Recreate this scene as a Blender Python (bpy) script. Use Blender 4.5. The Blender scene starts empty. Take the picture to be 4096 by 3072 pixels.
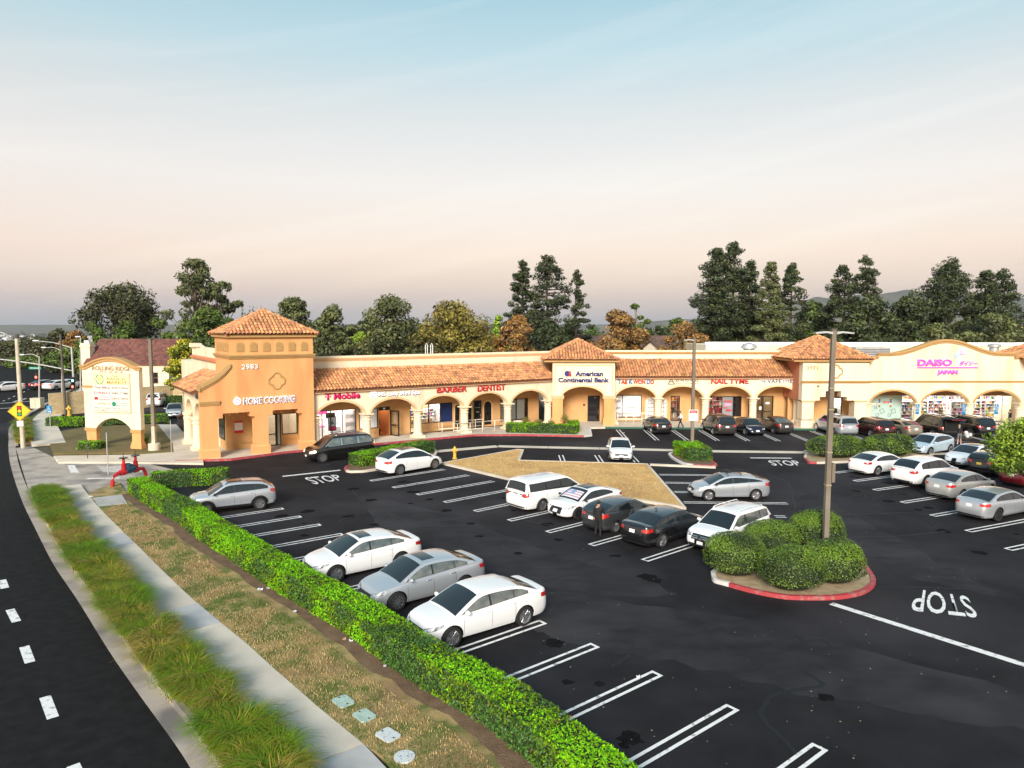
import bpy, bmesh, math, random
import numpy as np
from mathutils import Vector, Matrix, noise as mnoise
random.seed(7); np.random.seed(7)
SC = bpy.context.scene
COL = SC.collection
PI = math.pi

# ---------------------------------------------------------------- camera
F_PX, CAM_H, HOR, ROLL = 2840.0, 9.9, 1302.0, math.radians(0.1)
PITCH = math.atan((1536 - HOR) / F_PX)
_cp, _sp = math.cos(PITCH), math.sin(PITCH)
_R = Vector((1, 0, 0)); _U = Vector((0, _sp, _cp)); CF = Vector((0, _cp, -_sp))
CR = _R * math.cos(ROLL) + _U * math.sin(ROLL)
CU = _U * math.cos(ROLL) - _R * math.sin(ROLL)
cam_d = bpy.data.cameras.new('camera'); cam = bpy.data.objects.new('camera', cam_d); COL.objects.link(cam)
cam_d.sensor_width = 36.0; cam_d.lens = 36.0 * F_PX / 4096.0
cam_d.clip_start = 0.1; cam_d.clip_end = 30000
cam.matrix_world = Matrix(((CR.x, CU.x, -CF.x, 0), (CR.y, CU.y, -CF.y, 0), (CR.z, CU.z, -CF.z, CAM_H), (0, 0, 0, 1)))
SC.camera = cam

def ray(x, y):
    return CF + CR * ((x - 2048) / F_PX) - CU * ((y - 1536) / F_PX)
def G(x, y, z=0.0):
    """photo pixel -> point on the horizontal plane at height z"""
    d = ray(x, y); t = (z - CAM_H) / d.z
    return Vector((d.x * t, d.y * t, z))
def AT(x, y, Y):
    """photo pixel -> point at distance Y in front of the camera"""
    d = ray(x, y); t = Y / d.y
    return Vector((d.x * t, Y, CAM_H + d.z * t))
def ZAT(x, y, p):
    """height of a photo pixel standing above ground point p"""
    d = ray(x, y); t = math.hypot(p[0], p[1]) / math.hypot(d.x, d.y)
    return CAM_H + d.z * t

# ---------------------------------------------------------------- world, sun, exposure
SUN_EL, SUN_AZ = math.radians(26), math.radians(190)   # behind the camera, to the left
W = bpy.data.worlds.new('World'); SC.world = W; W.use_nodes = True
nt = W.node_tree; nt.nodes.clear()
def N(t, **k):
    n = nt.nodes.new(t)
    for a, b in k.items(): setattr(n, a, b)
    return n
wo = N('ShaderNodeOutputWorld'); bg = N('ShaderNodeBackground'); bg.inputs['Strength'].default_value = 1.0
tc = N('ShaderNodeTexCoord'); sep = N('ShaderNodeSeparateXYZ'); nt.links.new(tc.outputs['Generated'], sep.inputs[0])
rmp = N('ShaderNodeValToRGB'); cr = rmp.color_ramp
stops = [(0.0, (.27, .29, .32)), (.045, (.41, .335, .35)), (.095, (.52, .40, .38)), (.19, (.505, .445, .435)),
         (.27, (.42, .41, .41)), (.35, (.28, .375, .41)), (.43, (.185, .315, .375)), (.65, (.15, .25, .33)), (1.0, (.10, .19, .27))]
while len(cr.elements) < len(stops): cr.elements.new(0.5)
for e, (p, c) in zip(cr.elements, stops): e.position = p; e.color = (*c, 1)
nt.links.new(sep.outputs['Z'], rmp.inputs[0])
sky = N('ShaderNodeTexSky', sky_type='NISHITA', sun_disc=False, sun_elevation=math.radians(6), sun_rotation=SUN_AZ,
        altitude=200, air_density=1.2, dust_density=2.0, ozone_density=1.2)
skm = N('ShaderNodeMixRGB', blend_type='MULTIPLY'); skm.inputs[0].default_value = 1; skm.inputs[2].default_value = (.05, .05, .05, 1)
nt.links.new(sky.outputs[0], skm.inputs[1])
# thin cirrus streaks
mp0 = N('ShaderNodeMapping'); mp0.inputs['Rotation'].default_value = (0, math.radians(12), 0); nt.links.new(tc.outputs['Generated'], mp0.inputs[0])
mp = N('ShaderNodeMapping'); mp.inputs['Scale'].default_value = (.8, .8, 13.0); nt.links.new(mp0.outputs[0], mp.inputs[0])
ns = N('ShaderNodeTexNoise'); ns.inputs['Scale'].default_value = 2.2; ns.inputs['Detail'].default_value = 5
nt.links.new(mp.outputs[0], ns.inputs[0])
cr2 = N('ShaderNodeValToRGB'); cr2.color_ramp.elements[0].position = .50; cr2.color_ramp.elements[1].position = .68
cr2.color_ramp.elements[1].color = (.11, .11, .11, 1)
nt.links.new(ns.outputs[0], cr2.inputs[0])
cl = N('ShaderNodeMixRGB'); cl.inputs[2].default_value = (.68, .62, .57, 1)
nt.links.new(cr2.outputs[0], cl.inputs[0]); nt.links.new(rmp.outputs[0], cl.inputs[1])
ad = N('ShaderNodeMixRGB', blend_type='ADD'); ad.inputs[0].default_value = 1
nt.links.new(cl.outputs[0], ad.inputs[1]); nt.links.new(skm.outputs[0], ad.inputs[2])
nt.links.new(ad.outputs[0], bg.inputs['Color']); nt.links.new(bg.outputs[0], wo.inputs[0])

sd = bpy.data.lights.new('sun', 'SUN'); sd.energy = 3.7; sd.angle = math.radians(20); sd.color = (1.0, .925, .84)
so = bpy.data.objects.new('sun', sd); COL.objects.link(so)
_sv = Vector((math.sin(SUN_AZ) * math.cos(SUN_EL), math.cos(SUN_AZ) * math.cos(SUN_EL), math.sin(SUN_EL)))
so.rotation_euler = (-_sv).to_track_quat('-Z', 'Y').to_euler()
so.location = (0, 0, 60)
SC.view_settings.view_transform = 'Standard'; SC.view_settings.look = 'None'
SC.view_settings.exposure = 0.6; SC.view_settings.gamma = 1.0; SC.view_settings.use_curve_mapping = False
SC.render.engine = 'CYCLES'

# ---------------------------------------------------------------- materials
MATS = {}
def mat(name, col, rough=.7, metal=0., col2=None, scale=4., detail=4., lo=.35, hi=.65, bump=0., bscale=None, coat=0.,
        spec=.5, emit=None, estr=0., coords='Object', rnd=0., col3=None, scale3=.6, stretch=None, ior=None, bdist=.02):
    """procedural principled material: two colours mixed by noise, optional large-scale third colour, fine bump, random tint per object/island"""
    if name in MATS: return MATS[name]
    m = bpy.data.materials.new(name); m.use_nodes = True
    t = m.node_tree; b = t.nodes['Principled BSDF']; L = t.links.new
    b.inputs['Roughness'].default_value = rough; b.inputs['Metallic'].default_value = metal
    b.inputs['Specular IOR Level'].default_value = spec
    if ior: b.inputs['IOR'].default_value = ior
    if coat: b.inputs['Coat Weight'].default_value = coat; b.inputs['Coat Roughness'].default_value = .04
    b.inputs['Base Color'].default_value = (*col, 1)
    out = None
    co = None
    def cds():
        nonlocal co
        if co is None:
            tcn = t.nodes.new('ShaderNodeTexCoord') if coords != 'World' else t.nodes.new('ShaderNodeNewGeometry')
            co = tcn.outputs['Position'] if coords == 'World' else tcn.outputs[coords]
            if stretch:
                mpn = t.nodes.new('ShaderNodeMapping'); mpn.inputs['Scale'].default_value = stretch
                L(co, mpn.inputs[0]); co = mpn.outputs[0]
        return co
    if col2:
        n = t.nodes.new('ShaderNodeTexNoise'); n.inputs['Scale'].default_value = scale; n.inputs['Detail'].default_value = detail
        L(cds(), n.inputs[0])
        r = t.nodes.new('ShaderNodeValToRGB'); r.color_ramp.elements[0].position = lo; r.color_ramp.elements[1].position = hi
        r.color_ramp.elements[0].color = (*col, 1); r.color_ramp.elements[1].color = (*col2, 1)
        L(n.outputs[0], r.inputs[0]); out = r.outputs[0]
    if col3:
        n = t.nodes.new('ShaderNodeTexNoise'); n.inputs['Scale'].default_value = scale3; n.inputs['Detail'].default_value = 3
        L(cds(), n.inputs[0])
        r = t.nodes.new('ShaderNodeValToRGB'); r.color_ramp.elements[0].position = .48; r.color_ramp.elements[1].position = .68
        L(n.outputs[0], r.inputs[0])
        mx = t.nodes.new('ShaderNodeMixRGB'); L(r.outputs[0], mx.inputs[0])
        if out: L(out, mx.inputs[1])
        else: mx.inputs[1].default_value = (*col, 1)
        mx.inputs[2].default_value = (*col3, 1); out = mx.outputs[0]
    if rnd:
        g = t.nodes.new('ShaderNodeNewGeometry'); oi = t.nodes.new('ShaderNodeObjectInfo')
        a = t.nodes.new('ShaderNodeMath'); a.operation = 'ADD'; L(g.outputs['Random Per Island'], a.inputs[0]); L(oi.outputs['Random'], a.inputs[1])
        fr = t.nodes.new('ShaderNodeMath'); fr.operation = 'FRACT'; L(a.outputs[0], fr.inputs[0])
        mr = t.nodes.new('ShaderNodeMapRange'); mr.inputs['To Min'].default_value = 1 - rnd; mr.inputs['To Max'].default_value = 1 + rnd
        L(fr.outputs[0], mr.inputs[0])
        hs = t.nodes.new('ShaderNodeHueSaturation'); L(mr.outputs[0], hs.inputs['Value'])
        mh = t.nodes.new('ShaderNodeMapRange'); mh.inputs['To Min'].default_value = .5 - rnd * .05; mh.inputs['To Max'].default_value = .5 + rnd * .05
        m2 = t.nodes.new('ShaderNodeMath'); m2.operation = 'MULTIPLY'; m2.inputs[1].default_value = 7.31; L(fr.outputs[0], m2.inputs[0])
        f2 = t.nodes.new('ShaderNodeMath'); f2.operation = 'FRACT'; L(m2.outputs[0], f2.inputs[0]); L(f2.outputs[0], mh.inputs[0]); L(mh.outputs[0], hs.inputs['Hue'])
        if out: L(out, hs.inputs['Color'])
        else: hs.inputs['Color'].default_value = (*col, 1)
        out = hs.outputs[0]
    if out: L(out, b.inputs['Base Color'])
    if bump:
        n = t.nodes.new('ShaderNodeTexNoise'); n.inputs['Scale'].default_value = bscale or scale * 6; n.inputs['Detail'].default_value = 3
        L(cds(), n.inputs[0])
        bp = t.nodes.new('ShaderNodeBump'); bp.inputs['Strength'].default_value = bump; bp.inputs['Distance'].default_value = bdist
        L(n.outputs[0], bp.inputs['Height']); L(bp.outputs[0], b.inputs['Normal'])
    if emit:
        b.inputs['Emission Color'].default_value = (*emit, 1); b.inputs['Emission Strength'].default_value = estr
    MATS[name] = m
    return m
def glass_mat(name, tint=(.9, .95, .95), refl=.12, rough=.02):
    if name in MATS: return MATS[name]
    m = bpy.data.materials.new(name); m.use_nodes = True; t = m.node_tree; t.nodes.clear(); L = t.links.new
    o = t.nodes.new('ShaderNodeOutputMaterial'); mx = t.nodes.new('ShaderNodeMixShader')
    tr = t.nodes.new('ShaderNodeBsdfTransparent'); tr.inputs[0].default_value = (*tint, 1)
    gl = t.nodes.new('ShaderNodeBsdfGlossy'); gl.inputs['Roughness'].default_value = rough
    fz = t.nodes.new('ShaderNodeFresnel'); fz.inputs[0].default_value = 1.5
    ad_ = t.nodes.new('ShaderNodeMath'); ad_.operation = 'ADD'; ad_.inputs[1].default_value = refl; ad_.use_clamp = True
    L(fz.outputs[0], ad_.inputs[0]); L(ad_.outputs[0], mx.inputs[0]); L(tr.outputs[0], mx.inputs[1]); L(gl.outputs[0], mx.inputs[2]); L(mx.outputs[0], o.inputs[0])
    MATS[name] = m
    return m

# ---------------------------------------------------------------- mesh helpers
class MB:
    def __init__(self): self.v = []; self.f = []; self.m = []; self.mi = 0
    def add(self, vs, fs):
        o = len(self.v); self.v += [tuple(p) for p in vs]
        for f in fs: self.f.append(tuple(i + o for i in f)); self.m.append(self.mi)
        return self
    def box(self, x0, x1, y0, y1, z0, z1, M=None):
        p = [(x0, y0, z0), (x1, y0, z0), (x1, y1, z0), (x0, y1, z0), (x0, y0, z1), (x1, y0, z1), (x1, y1, z1), (x0, y1, z1)]
        if M is not None: p = [M @ Vector(q) for q in p]
        return self.add(p, [(3, 2, 1, 0), (4, 5, 6, 7), (0, 1, 5, 4), (1, 2, 6, 5), (2, 3, 7, 6), (3, 0, 4, 7)])
    def prism(self, pts, a0, a1, ax='z', M=None):
        """polygon pts extruded along an axis; ax y: pts are (x,z); ax x: pts are (y,z)"""
        n = len(pts)
        def mk(p, h):
            q = (p[0], p[1], h) if ax == 'z' else ((p[0], h, p[1]) if ax == 'y' else (h, p[0], p[1]))
            return M @ Vector(q) if M is not None else q
        vs = [mk(p, a0) for p in pts] + [mk(p, a1) for p in pts]
        fs = [tuple(range(n))[::-1], tuple(range(n, 2 * n))] + [(i, (i + 1) % n, n + (i + 1) % n, n + i) for i in range(n)]
        return self.add(vs, fs)
    def grid(self, P):
        """rows of points -> quads"""
        r, c = len(P), len(P[0])
        return self.add([q for row in P for q in row], [(i * c + j, i * c + j + 1, (i + 1) * c + j + 1, (i + 1) * c + j) for i in range(r - 1) for j in range(c - 1)])
    def lathe(self, prof, n=12, M=None, a0=0., a1=2 * PI):
        full = abs(a1 - a0 - 2 * PI) < 1e-6
        k = n if full else n + 1
        vs = []
        for r, z in prof:
            for i in range(k):
                a = a0 + (a1 - a0) * i / n
                q = Vector((r * math.cos(a), r * math.sin(a), z)); vs.append(M @ q if M is not None else q)
        fs = []
        for j in range(len(prof) - 1):
            for i in range(n):
                i2 = (i + 1) % k if full else i + 1
                fs.append((j * k + i, j * k + i2, (j + 1) * k + i2, (j + 1) * k + i))
        if full:
            if prof[0][0] > 1e-6: fs.append(tuple(range(n))[::-1])
            if prof[-1][0] > 1e-6: fs.append(tuple((len(prof) - 1) * k + i for i in range(n)))
        return self.add(vs, fs)
    def tube(self, pts, r, n=8, caps=True, flat=None):
        pts = [Vector(p) for p in pts]; rs = r if isinstance(r, (list, tuple)) else [r] * len(pts)
        up = Vector((0, 0, 1)); vs = []
        for i, p in enumerate(pts):
            d = (pts[min(i + 1, len(pts) - 1)] - pts[max(i - 1, 0)])
            if d.length < 1e-9: d = Vector((0, 0, 1))
            d.normalize(); u = up if abs(d.z) < .95 else Vector((1, 0, 0))
            a = d.cross(u).normalized(); b = a.cross(d).normalized()
            for k in range(n):
                t = 2 * PI * k / n + PI / n
                vs.append(p + a * (rs[i] * math.cos(t)) + b * (rs[i] * math.sin(t)))
        fs = [(i * n + k, i * n + (k + 1) % n, (i + 1) * n + (k + 1) % n, (i + 1) * n + k) for i in range(len(pts) - 1) for k in range(n)]
        if caps: fs += [tuple(range(n))[::-1], tuple((len(pts) - 1) * n + k for k in range(n))]
        return self.add(vs, fs)
    def ball(self, c, rx, ry, rz, n=10, m=7):
        c = Vector(c)
        P = [[c + Vector((rx * math.cos(2 * PI * j / n) * math.sin(PI * i / m), ry * math.sin(2 * PI * j / n) * math.sin(PI * i / m), -rz * math.cos(PI * i / m))) for j in range(n + 1)] for i in range(m + 1)]
        return self.grid(P)
    def mesh(self, name, mats, smooth=False, angle=None):
        me = bpy.data.meshes.new(name); me.from_pydata(self.v, [], self.f)
        for m in (mats if isinstance(mats, (list, tuple)) else [mats]): me.materials.append(m)
        if any(self.m): me.polygons.foreach_set('material_index', self.m)
        if smooth:
            me.polygons.foreach_set('use_smooth', [True] * len(self.f))
            if angle: me.set_sharp_from_angle(angle=math.radians(angle))
        me.update()
        return me
    def build(self, name, mats, parent=None, smooth=False, angle=None):
        return link(name, self.mesh(name, mats, smooth, angle), parent)
def link(name, data, parent=None, loc=None, rz=None):
    o = bpy.data.objects.new(name, data); COL.objects.link(o)
    if parent is not None: o.parent = parent
    if loc is not None: o.location = loc
    if rz is not None: o.rotation_euler = (0, 0, rz)
    return o
def tag(o, label=None, cat=None, group=None, kind=None):
    if label: o['label'] = label
    if cat: o['category'] = cat
    if group: o['group'] = group
    if kind: o['kind'] = kind
    return o
def thing(name, label, cat, loc=(0, 0, 0), rz=0., group=None):
    o = bpy.data.objects.new(name, None); COL.objects.link(o); o.empty_display_size = .2
    o.location = loc; o.rotation_euler = (0, 0, rz)
    return tag(o, label, cat, group)
def sheet(pts, z):
    """flat polygon (may be concave) at height z, triangulated"""
    bm = bmesh.new(); vs = [bm.verts.new((p[0], p[1], z)) for p in pts]
    f = bm.faces.new(vs); f.normal_update()
    if f.normal.z < 0: f.normal_flip()
    bmesh.ops.triangulate(bm, faces=bm.faces[:])
    me = bpy.data.meshes.new('sheet'); bm.to_mesh(me); bm.free()
    return me
def slab(pts, z0, z1):
    """concave polygon extruded z0..z1"""
    bm = bmesh.new(); vs = [bm.verts.new((p[0], p[1], z1)) for p in pts]
    f = bm.faces.new(vs); f.normal_update()
    if f.normal.z < 0: f.normal_flip()
    r = bmesh.ops.extrude_face_region(bm, geom=[f])
    bmesh.ops.translate(bm, verts=[v for v in r['geom'] if isinstance(v, bmesh.types.BMVert)], vec=(0, 0, 0))
    for v in vs: v.co.z = z0
    bmesh.ops.recalc_face_normals(bm, faces=bm.faces[:])
    bmesh.ops.triangulate(bm, faces=[f for f in bm.faces if len(f.verts) > 4])
    me = bpy.data.meshes.new('slab'); bm.to_mesh(me); bm.free()
    return me
def mobj(name, me, m, parent=None, kind=None):
    me.materials.clear(); me.materials.append(m); me.name = name
    o = link(name, me, parent)
    if kind: o['kind'] = kind
    return o
def spline(pts, n):
    """Catmull-Rom through points"""
    P = [Vector(p) for p in pts]; P = [2 * P[0] - P[1]] + P + [2 * P[-1] - P[-2]]
    out = []
    for i in range(1, len(P) - 2):
        for k in range(n):
            t = k / n; a, b, c, d = P[i - 1], P[i], P[i + 1], P[i + 2]
            out.append(.5 * ((2 * b) + (c - a) * t + (2 * a - 5 * b + 4 * c - d) * t * t + (3 * b - a - 3 * c + d) * t ** 3))
    out.append(P[-2]); return out
def offset(pts, d):
    """offset a polyline to its left by d (negative: right)"""
    out = []
    for i, p in enumerate(pts):
        a, b = pts[max(i - 1, 0)], pts[min(i + 1, len(pts) - 1)]
        t = Vector((b[0] - a[0], b[1] - a[1])); t.normalize()
        out.append(Vector((p[0] - t.y * d, p[1] + t.x * d, 0)))
    return out
def text_mesh(s, size, mats, extrude=.03, bold=0., sx=1., align='LEFT', spacing=1., shear=0.):
    cu = bpy.data.curves.new('lettering', 'FONT'); cu.body = s; cu.size = size; cu.extrude = extrude; cu.offset = bold
    cu.align_x = align; cu.space_character = spacing; cu.shear = shear; cu.resolution_u = 3
    o = bpy.data.objects.new('lettering', cu); COL.objects.link(o)
    dg = bpy.context.evaluated_depsgraph_get(); dg.update()
    me = bpy.data.meshes.new_from_object(o.evaluated_get(dg))
    bpy.data.objects.remove(o); bpy.data.curves.remove(cu)
    me.materials.clear()
    for m in (mats if isinstance(mats, (list, tuple)) else [mats]): me.materials.append(m)
    if sx != 1: 
        for v in me.vertices: v.co.x *= sx
    return me
def text_fit(s, x0, x1, z0, cap, y, m, parent, name='lettering', extrude=.04, bold=0., spacing=1., shear=0.):
    """upright lettering in the local x-z plane (facing -y), filling x0..x1 with capital height cap, baseline z0"""
    me = text_mesh(s, 1., m, 0., bold, 1., 'LEFT', spacing, shear)
    xs = [v.co.x for v in me.vertices]
    if not xs: return None
    a, b = min(xs), max(xs); hcap = .72
    sx = (x1 - x0) / max(b - a, 1e-6); sz = cap / hcap
    bm = bmesh.new(); bm.from_mesh(me)
    for v in bm.verts: v.co = Vector((x0 + (v.co.x - a) * sx, y, z0 + v.co.y * sz))
    if extrude:
        r = bmesh.ops.extrude_face_region(bm, geom=bm.faces[:])
        for e in r['geom']:
            if isinstance(e, bmesh.types.BMVert): e.co.y = y - extrude
    bmesh.ops.recalc_face_normals(bm, faces=bm.faces[:])
    bm.to_mesh(me); bm.free(); me.name = name
    return link(name, me, parent)
# ================================================================ ground
M_asph = mat('lot_asphalt', (.0100, .0093, .0107), .82, col2=(.0195, .018, .0206), scale=.55, detail=8, coords='World', bump=.7, bscale=45, spec=.18, col3=(.040, .0365, .0415), scale3=.10)
M_road = mat('road_asphalt', (.0100, .0098, .0098), .88, col2=(.0165, .016, .0158), scale=2.5, detail=8, coords='World', bump=.6, bscale=55, spec=.12)
M_conc = mat('concrete', (.58, .51, .41), .85, col2=(.64, .57, .46), scale=1.6, detail=7, coords='World', bump=.25, bscale=45, col3=(.50, .44, .36), scale3=.35)
M_conc_grey = mat('concrete_new', (.40, .395, .38), .85, col2=(.47, .46, .44), scale=2, detail=6, coords='World', bump=.25, bscale=45)
M_conc_dirty = mat('gutter_concrete', (.33, .29, .25), .88, col2=(.44, .39, .33), scale=1.1, detail=8, coords='World', bump=.4, bscale=35, col3=(.17, .155, .145), scale3=.5)
M_white = mat('road_paint', (.76, .75, .72), .7, col2=(.22, .215, .21), scale=5, detail=10, lo=.54, hi=.70, coords='World', bump=.2, bscale=60)
M_redpaint = mat('red_kerb_paint', (.40, .045, .055), .65, col2=(.33, .16, .14), scale=5, detail=9, lo=.5, hi=.66, coords='World', bump=.2, bscale=30)
M_greenpaint = mat('green_kerb_paint', (.015, .12, .07), .6, col2=(.02, .09, .06), scale=3, coords='World')
M_whitekerb = mat('white_kerb_paint', (.70, .69, .66), .7, col2=(.55, .53, .49), scale=3, detail=6, coords='World')
M_lawn = mat('dry_lawn', (.44, .315, .13), .95, col2=(.13, .165, .03), scale=1.5, detail=9, lo=.42, hi=.60, coords='World', bump=.9, bscale=40, col3=(.32, .20, .095), scale3=.45, bdist=.06)
M_lawn2 = mat('dark_lawn', (.13, .12, .03), .95, col2=(.20, .14, .06), scale=.9, detail=9, coords='World', bump=.9, bscale=40, bdist=.05)  # darker green-brown lawn colour
M_dead = mat('dead_grass', (.66, .43, .165), .95, col2=(.55, .33, .115), scale=1.2, detail=9, coords='World', bump=.9, bscale=30, col3=(.46, .27, .10), scale3=.35, bdist=.06)
M_dirt = mat('dirt', (.13, .078, .042), .95, col2=(.20, .125, .07), scale=2.5, detail=8, coords='World', bump=.8, bscale=25, bdist=.05)
M_terrain = mat('terrain', (.055, .055, .028), .95, col2=(.10, .085, .05), scale=.02, detail=9, coords='World')
M_sand = mat('island_soil', (.42, .33, .20), .95, col2=(.30, .22, .12), scale=3, detail=7, coords='World', bump=.6, bscale=30)
M_seal = mat('crack_sealant', (.008, .008, .009), .6, spec=.3)

# terrain: level around the plaza, sinking to a valley further out
def terr(x, y):
    d = math.hypot(x * .9, y)
    t = min(max((d - 190) / 1100, 0), 1); t = t * t * (3 - 2 * t)
    return -.06 - 58 * t
rad = [0, 30, 60, 90, 120, 150, 180, 220, 270, 340, 430, 560, 740, 980, 1300, 1800, 2600, 4000, 6500, 11000, 18000]
NA = 72
mb = MB(); vs = [(0, 0, -.06)]
for r in rad[1:]:
    for k in range(NA):
        a = 2 * PI * k / NA; x, y = r * math.cos(a), r * math.sin(a); vs.append((x, y, terr(x, y)))
fs = [(0, 1 + k, 1 + (k + 1) % NA) for k in range(NA)]
for j in range(len(rad) - 2):
    for k in range(NA):
        a, b = 1 + j * NA + k, 1 + j * NA + (k + 1) % NA
        fs.append((a, a + NA, b + NA, b))
mb.add(vs, fs); tag(mb.build('terrain', M_terrain, smooth=True), kind='structure')

# street: kerb line from photo
EDGE = [G(x, y) for x, y in [(762, 3072), (691, 2963), (536, 2749), (430, 2594), (310, 2400), (213, 2255), (139, 2110), (87, 2000), (46, 1877), (34, 1800), (35, 1752)]]
EDGE = [Vector((-4.6, 11.6, 0)), Vector((-5.6, 13.2, 0))] + EDGE + [Vector((-48.2, 67.5, 0)), Vector((-53.0, 76, 0)), Vector((-58.5, 88, 0)), Vector((-64, 100, 0)), Vector((-72, 116, 0)), Vector((-86, 140, 0)), Vector((-112, 180, 0))]
ES = spline(EDGE, 5)
far_side = offset(ES, 16)
mobj('road', sheet([(p.x, p.y) for p in ES] + [(p.x, p.y) for p in far_side[::-1]], 0.0), M_road, kind='structure')
road = bpy.data.objects['road']
# far verge of the road and the crossing street
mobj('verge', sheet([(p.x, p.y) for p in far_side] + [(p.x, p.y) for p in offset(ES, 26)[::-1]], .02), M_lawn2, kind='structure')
cs = [G(-60, 1640), G(163, 1640), G(335, 1622), G(335, 1588), G(180, 1596), G(-60, 1608)]
def strip_pts(a, b, w):
    a, b = Vector(a), Vector(b); d = (b - a); d.z = 0; d.normalize(); n = Vector((-d.y, d.x, 0)) * (w / 2)
    return [a + n, b + n, b - n, a - n]
def flat(name, pts, z, m, parent):
    return mobj(name, sheet([(p[0], p[1]) for p in pts], z), m, parent)
# lane dashes: rounded white bars, from photo
for (xa, ya, xb, yb) in [(8, 2320, 20, 2353), (40, 2438, 66, 2487), (97, 2586, 120, 2650), (180, 2787, 212, 2872), (292, 3060, 345, 3170), (-24, 2225, -16, 2255), (-44, 2160, -37, 2180)]:
    flat('lane_dash', strip_pts(G(xa, ya), G(xb, yb), .26), .004, M_white, road)
for k in range(26):
    i = 58 + k * 1.15
    if i + .5 < len(ES) - 1:
        p = offset(ES, 5.4)
        a = p[int(i)].lerp(p[int(i) + 1], i % 1); j = i + .42; b = p[int(j)].lerp(p[int(j) + 1], j % 1)
        flat('lane_dash', strip_pts(a, b, .14), .004, M_white, road)
for (xa, ya, xb, yb) in [(0, 1614, 190, 1600), (0, 1634, 120, 1628), (55, 1607, 105, 1594)]:
    flat('stop_line', strip_pts(G(xa, ya), G(xb, yb), .3), .0045, M_white, road)

# gutter pan (slabs), kerb (segments)
gut = link('gutter', None); gut['kind'] = 'structure'
krb = link('kerb', None); krb['kind'] = 'structure'
G1 = offset(ES, -.48); K1 = offset(ES, -.66); GL = offset(ES, 0)
def arc_idx(pts):
    s = [0]
    for a, b in zip(pts, pts[1:]): s.append(s[-1] + (Vector((b.x, b.y)) - Vector((a.x, a.y))).length)
    return s
SA = arc_idx(ES)
def at_s(pts, s):
    for i in range(len(SA) - 1):
        if SA[i + 1] >= s: t = (s - SA[i]) / max(SA[i + 1] - SA[i], 1e-9); return pts[i].lerp(pts[i + 1], t)
    return pts[-1]
def s_of(p):
    return min(range(len(ES)), key=lambda i: (ES[i] - p).length)
S_D0 = SA[s_of(G(80, 1985))]; S_D1 = SA[s_of(G(34, 1800))]   # driveway mouth
s = 0.
while s < SA[-1] - 90:
    L_ = 1.55 if s < 60 else 6.
    e = s + L_ - .035
    n = 4
    a = [at_s(ES, s + (e - s) * k / n) for k in range(n + 1)]; b = [at_s(G1, s + (e - s) * k / n) for k in range(n + 1)]
    mb = MB()
    mb.prism([(p.x, p.y) for p in a] + [(p.x, p.y) for p in b[::-1]], -.05, .008 + random.uniform(0, .004)); mb.build('gutter_slab', M_conc_dirty, gut)
    if not (S_D0 - .4 < s < S_D1):
        b = [at_s(G1, s + (e - s) * k / n) for k in range(n + 1)]; c = [at_s(K1, s + (e - s) * k / n) for k in range(n + 1)]
        bt = [p.lerp(q, .22) for p, q in zip(b, c)]
        mb = MB(); mb.grid([[(p.x, p.y, 0) for p in b], [(p.x, p.y, .11) for p in b], [(p.x, p.y, .15) for p in bt], [(p.x, p.y, .152) for p in c], [(p.x, p.y, 0) for p in c]])
        mb.build('kerb_segment', M_conc_dirty, krb)
    s += L_
# planting strip soil
def band(pa, pb, s0, s1, step=1.):
    n = max(2, int((s1 - s0) / step)); A = [at_s(pa, s0 + (s1 - s0) * k / n) for k in range(n + 1)]; B = [at_s(pb, s0 + (s1 - s0) * k / n) for k in range(n + 1)]
    return [(p.x, p.y) for p in A] + [(p.x, p.y) for p in B[::-1]]
W0 = offset(ES, -1.55)
WR = spline([Vector((-.4, 11.4, 0))] + [G(x, y, .15) for x, y in [(1573, 3072), (1426, 2954), (1182, 2750), (1000, 2585), (840, 2455), (720, 2349), (581, 2213), (413, 2048), (371, 2000)]], 6)
def near_on(pts, p): return min(pts, key=lambda q: (Vector((q.x, q.y)) - Vector((p.x, p.y))).length)
mobj('planting_strip', slab(band(K1, W0, .5, S_D0 + 1.2), -.02, .13), M_dirt, kind='structure')
S_G2, S_G3 = SA[s_of(G(34, 1790))] + .6, SA[s_of(G(50, 1698))] + 1
mobj('planting_strip', slab(band(K1, W0, S_G2, S_G3), -.02, .13), M_dirt, kind='structure')
mobj('grass_base', slab(band(K1, W0, .5, S_D0 - .6), .1, .30), mat('grass_thatch', (.06, .075, .012), .95, col2=(.12, .10, .025), scale=5, detail=8, coords='World', bump=1., bscale=30, bdist=.1), kind='structure')  # dark undergrowth core added under the blades, fills the gaps between them
# sidewalk slabs
walk = link('sidewalk', None); walk['kind'] = 'structure'
s = .4; k = 0
while s < S_D0 - .5:
    e = min(s + 2.25, S_D0)
    A = [at_s(W0, s), at_s(W0, e - .04)]; B = [near_on(WR, A[0] + (A[0] - at_s(ES, s)) * .72), near_on(WR, A[1] + (A[1] - at_s(ES, e)) * .72)]
    # exact intersections across the walk
    def across(sv):
        a = at_s(ES, sv); d = (at_s(W0, sv) - a); d.normalize()
        best = min(WR, key=lambda q: abs((q - a).x * d.y - (q - a).y * d.x) + (100 if (q - a).dot(d) < 0 else 0))
        return a + d * (best - a).dot(d)
    B = [across(s), across(e - .04)]
    zz = .15 + random.uniform(-.004, .004)
    mb = MB(); mb.prism([(p.x, p.y) for p in (A[0], A[1], B[1], B[0])], -.02, zz)
    mb.build('pavement_slab', M_conc_grey if k in (0, 5, 10) else M_conc, walk)
    s += 2.25; k += 1
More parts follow.
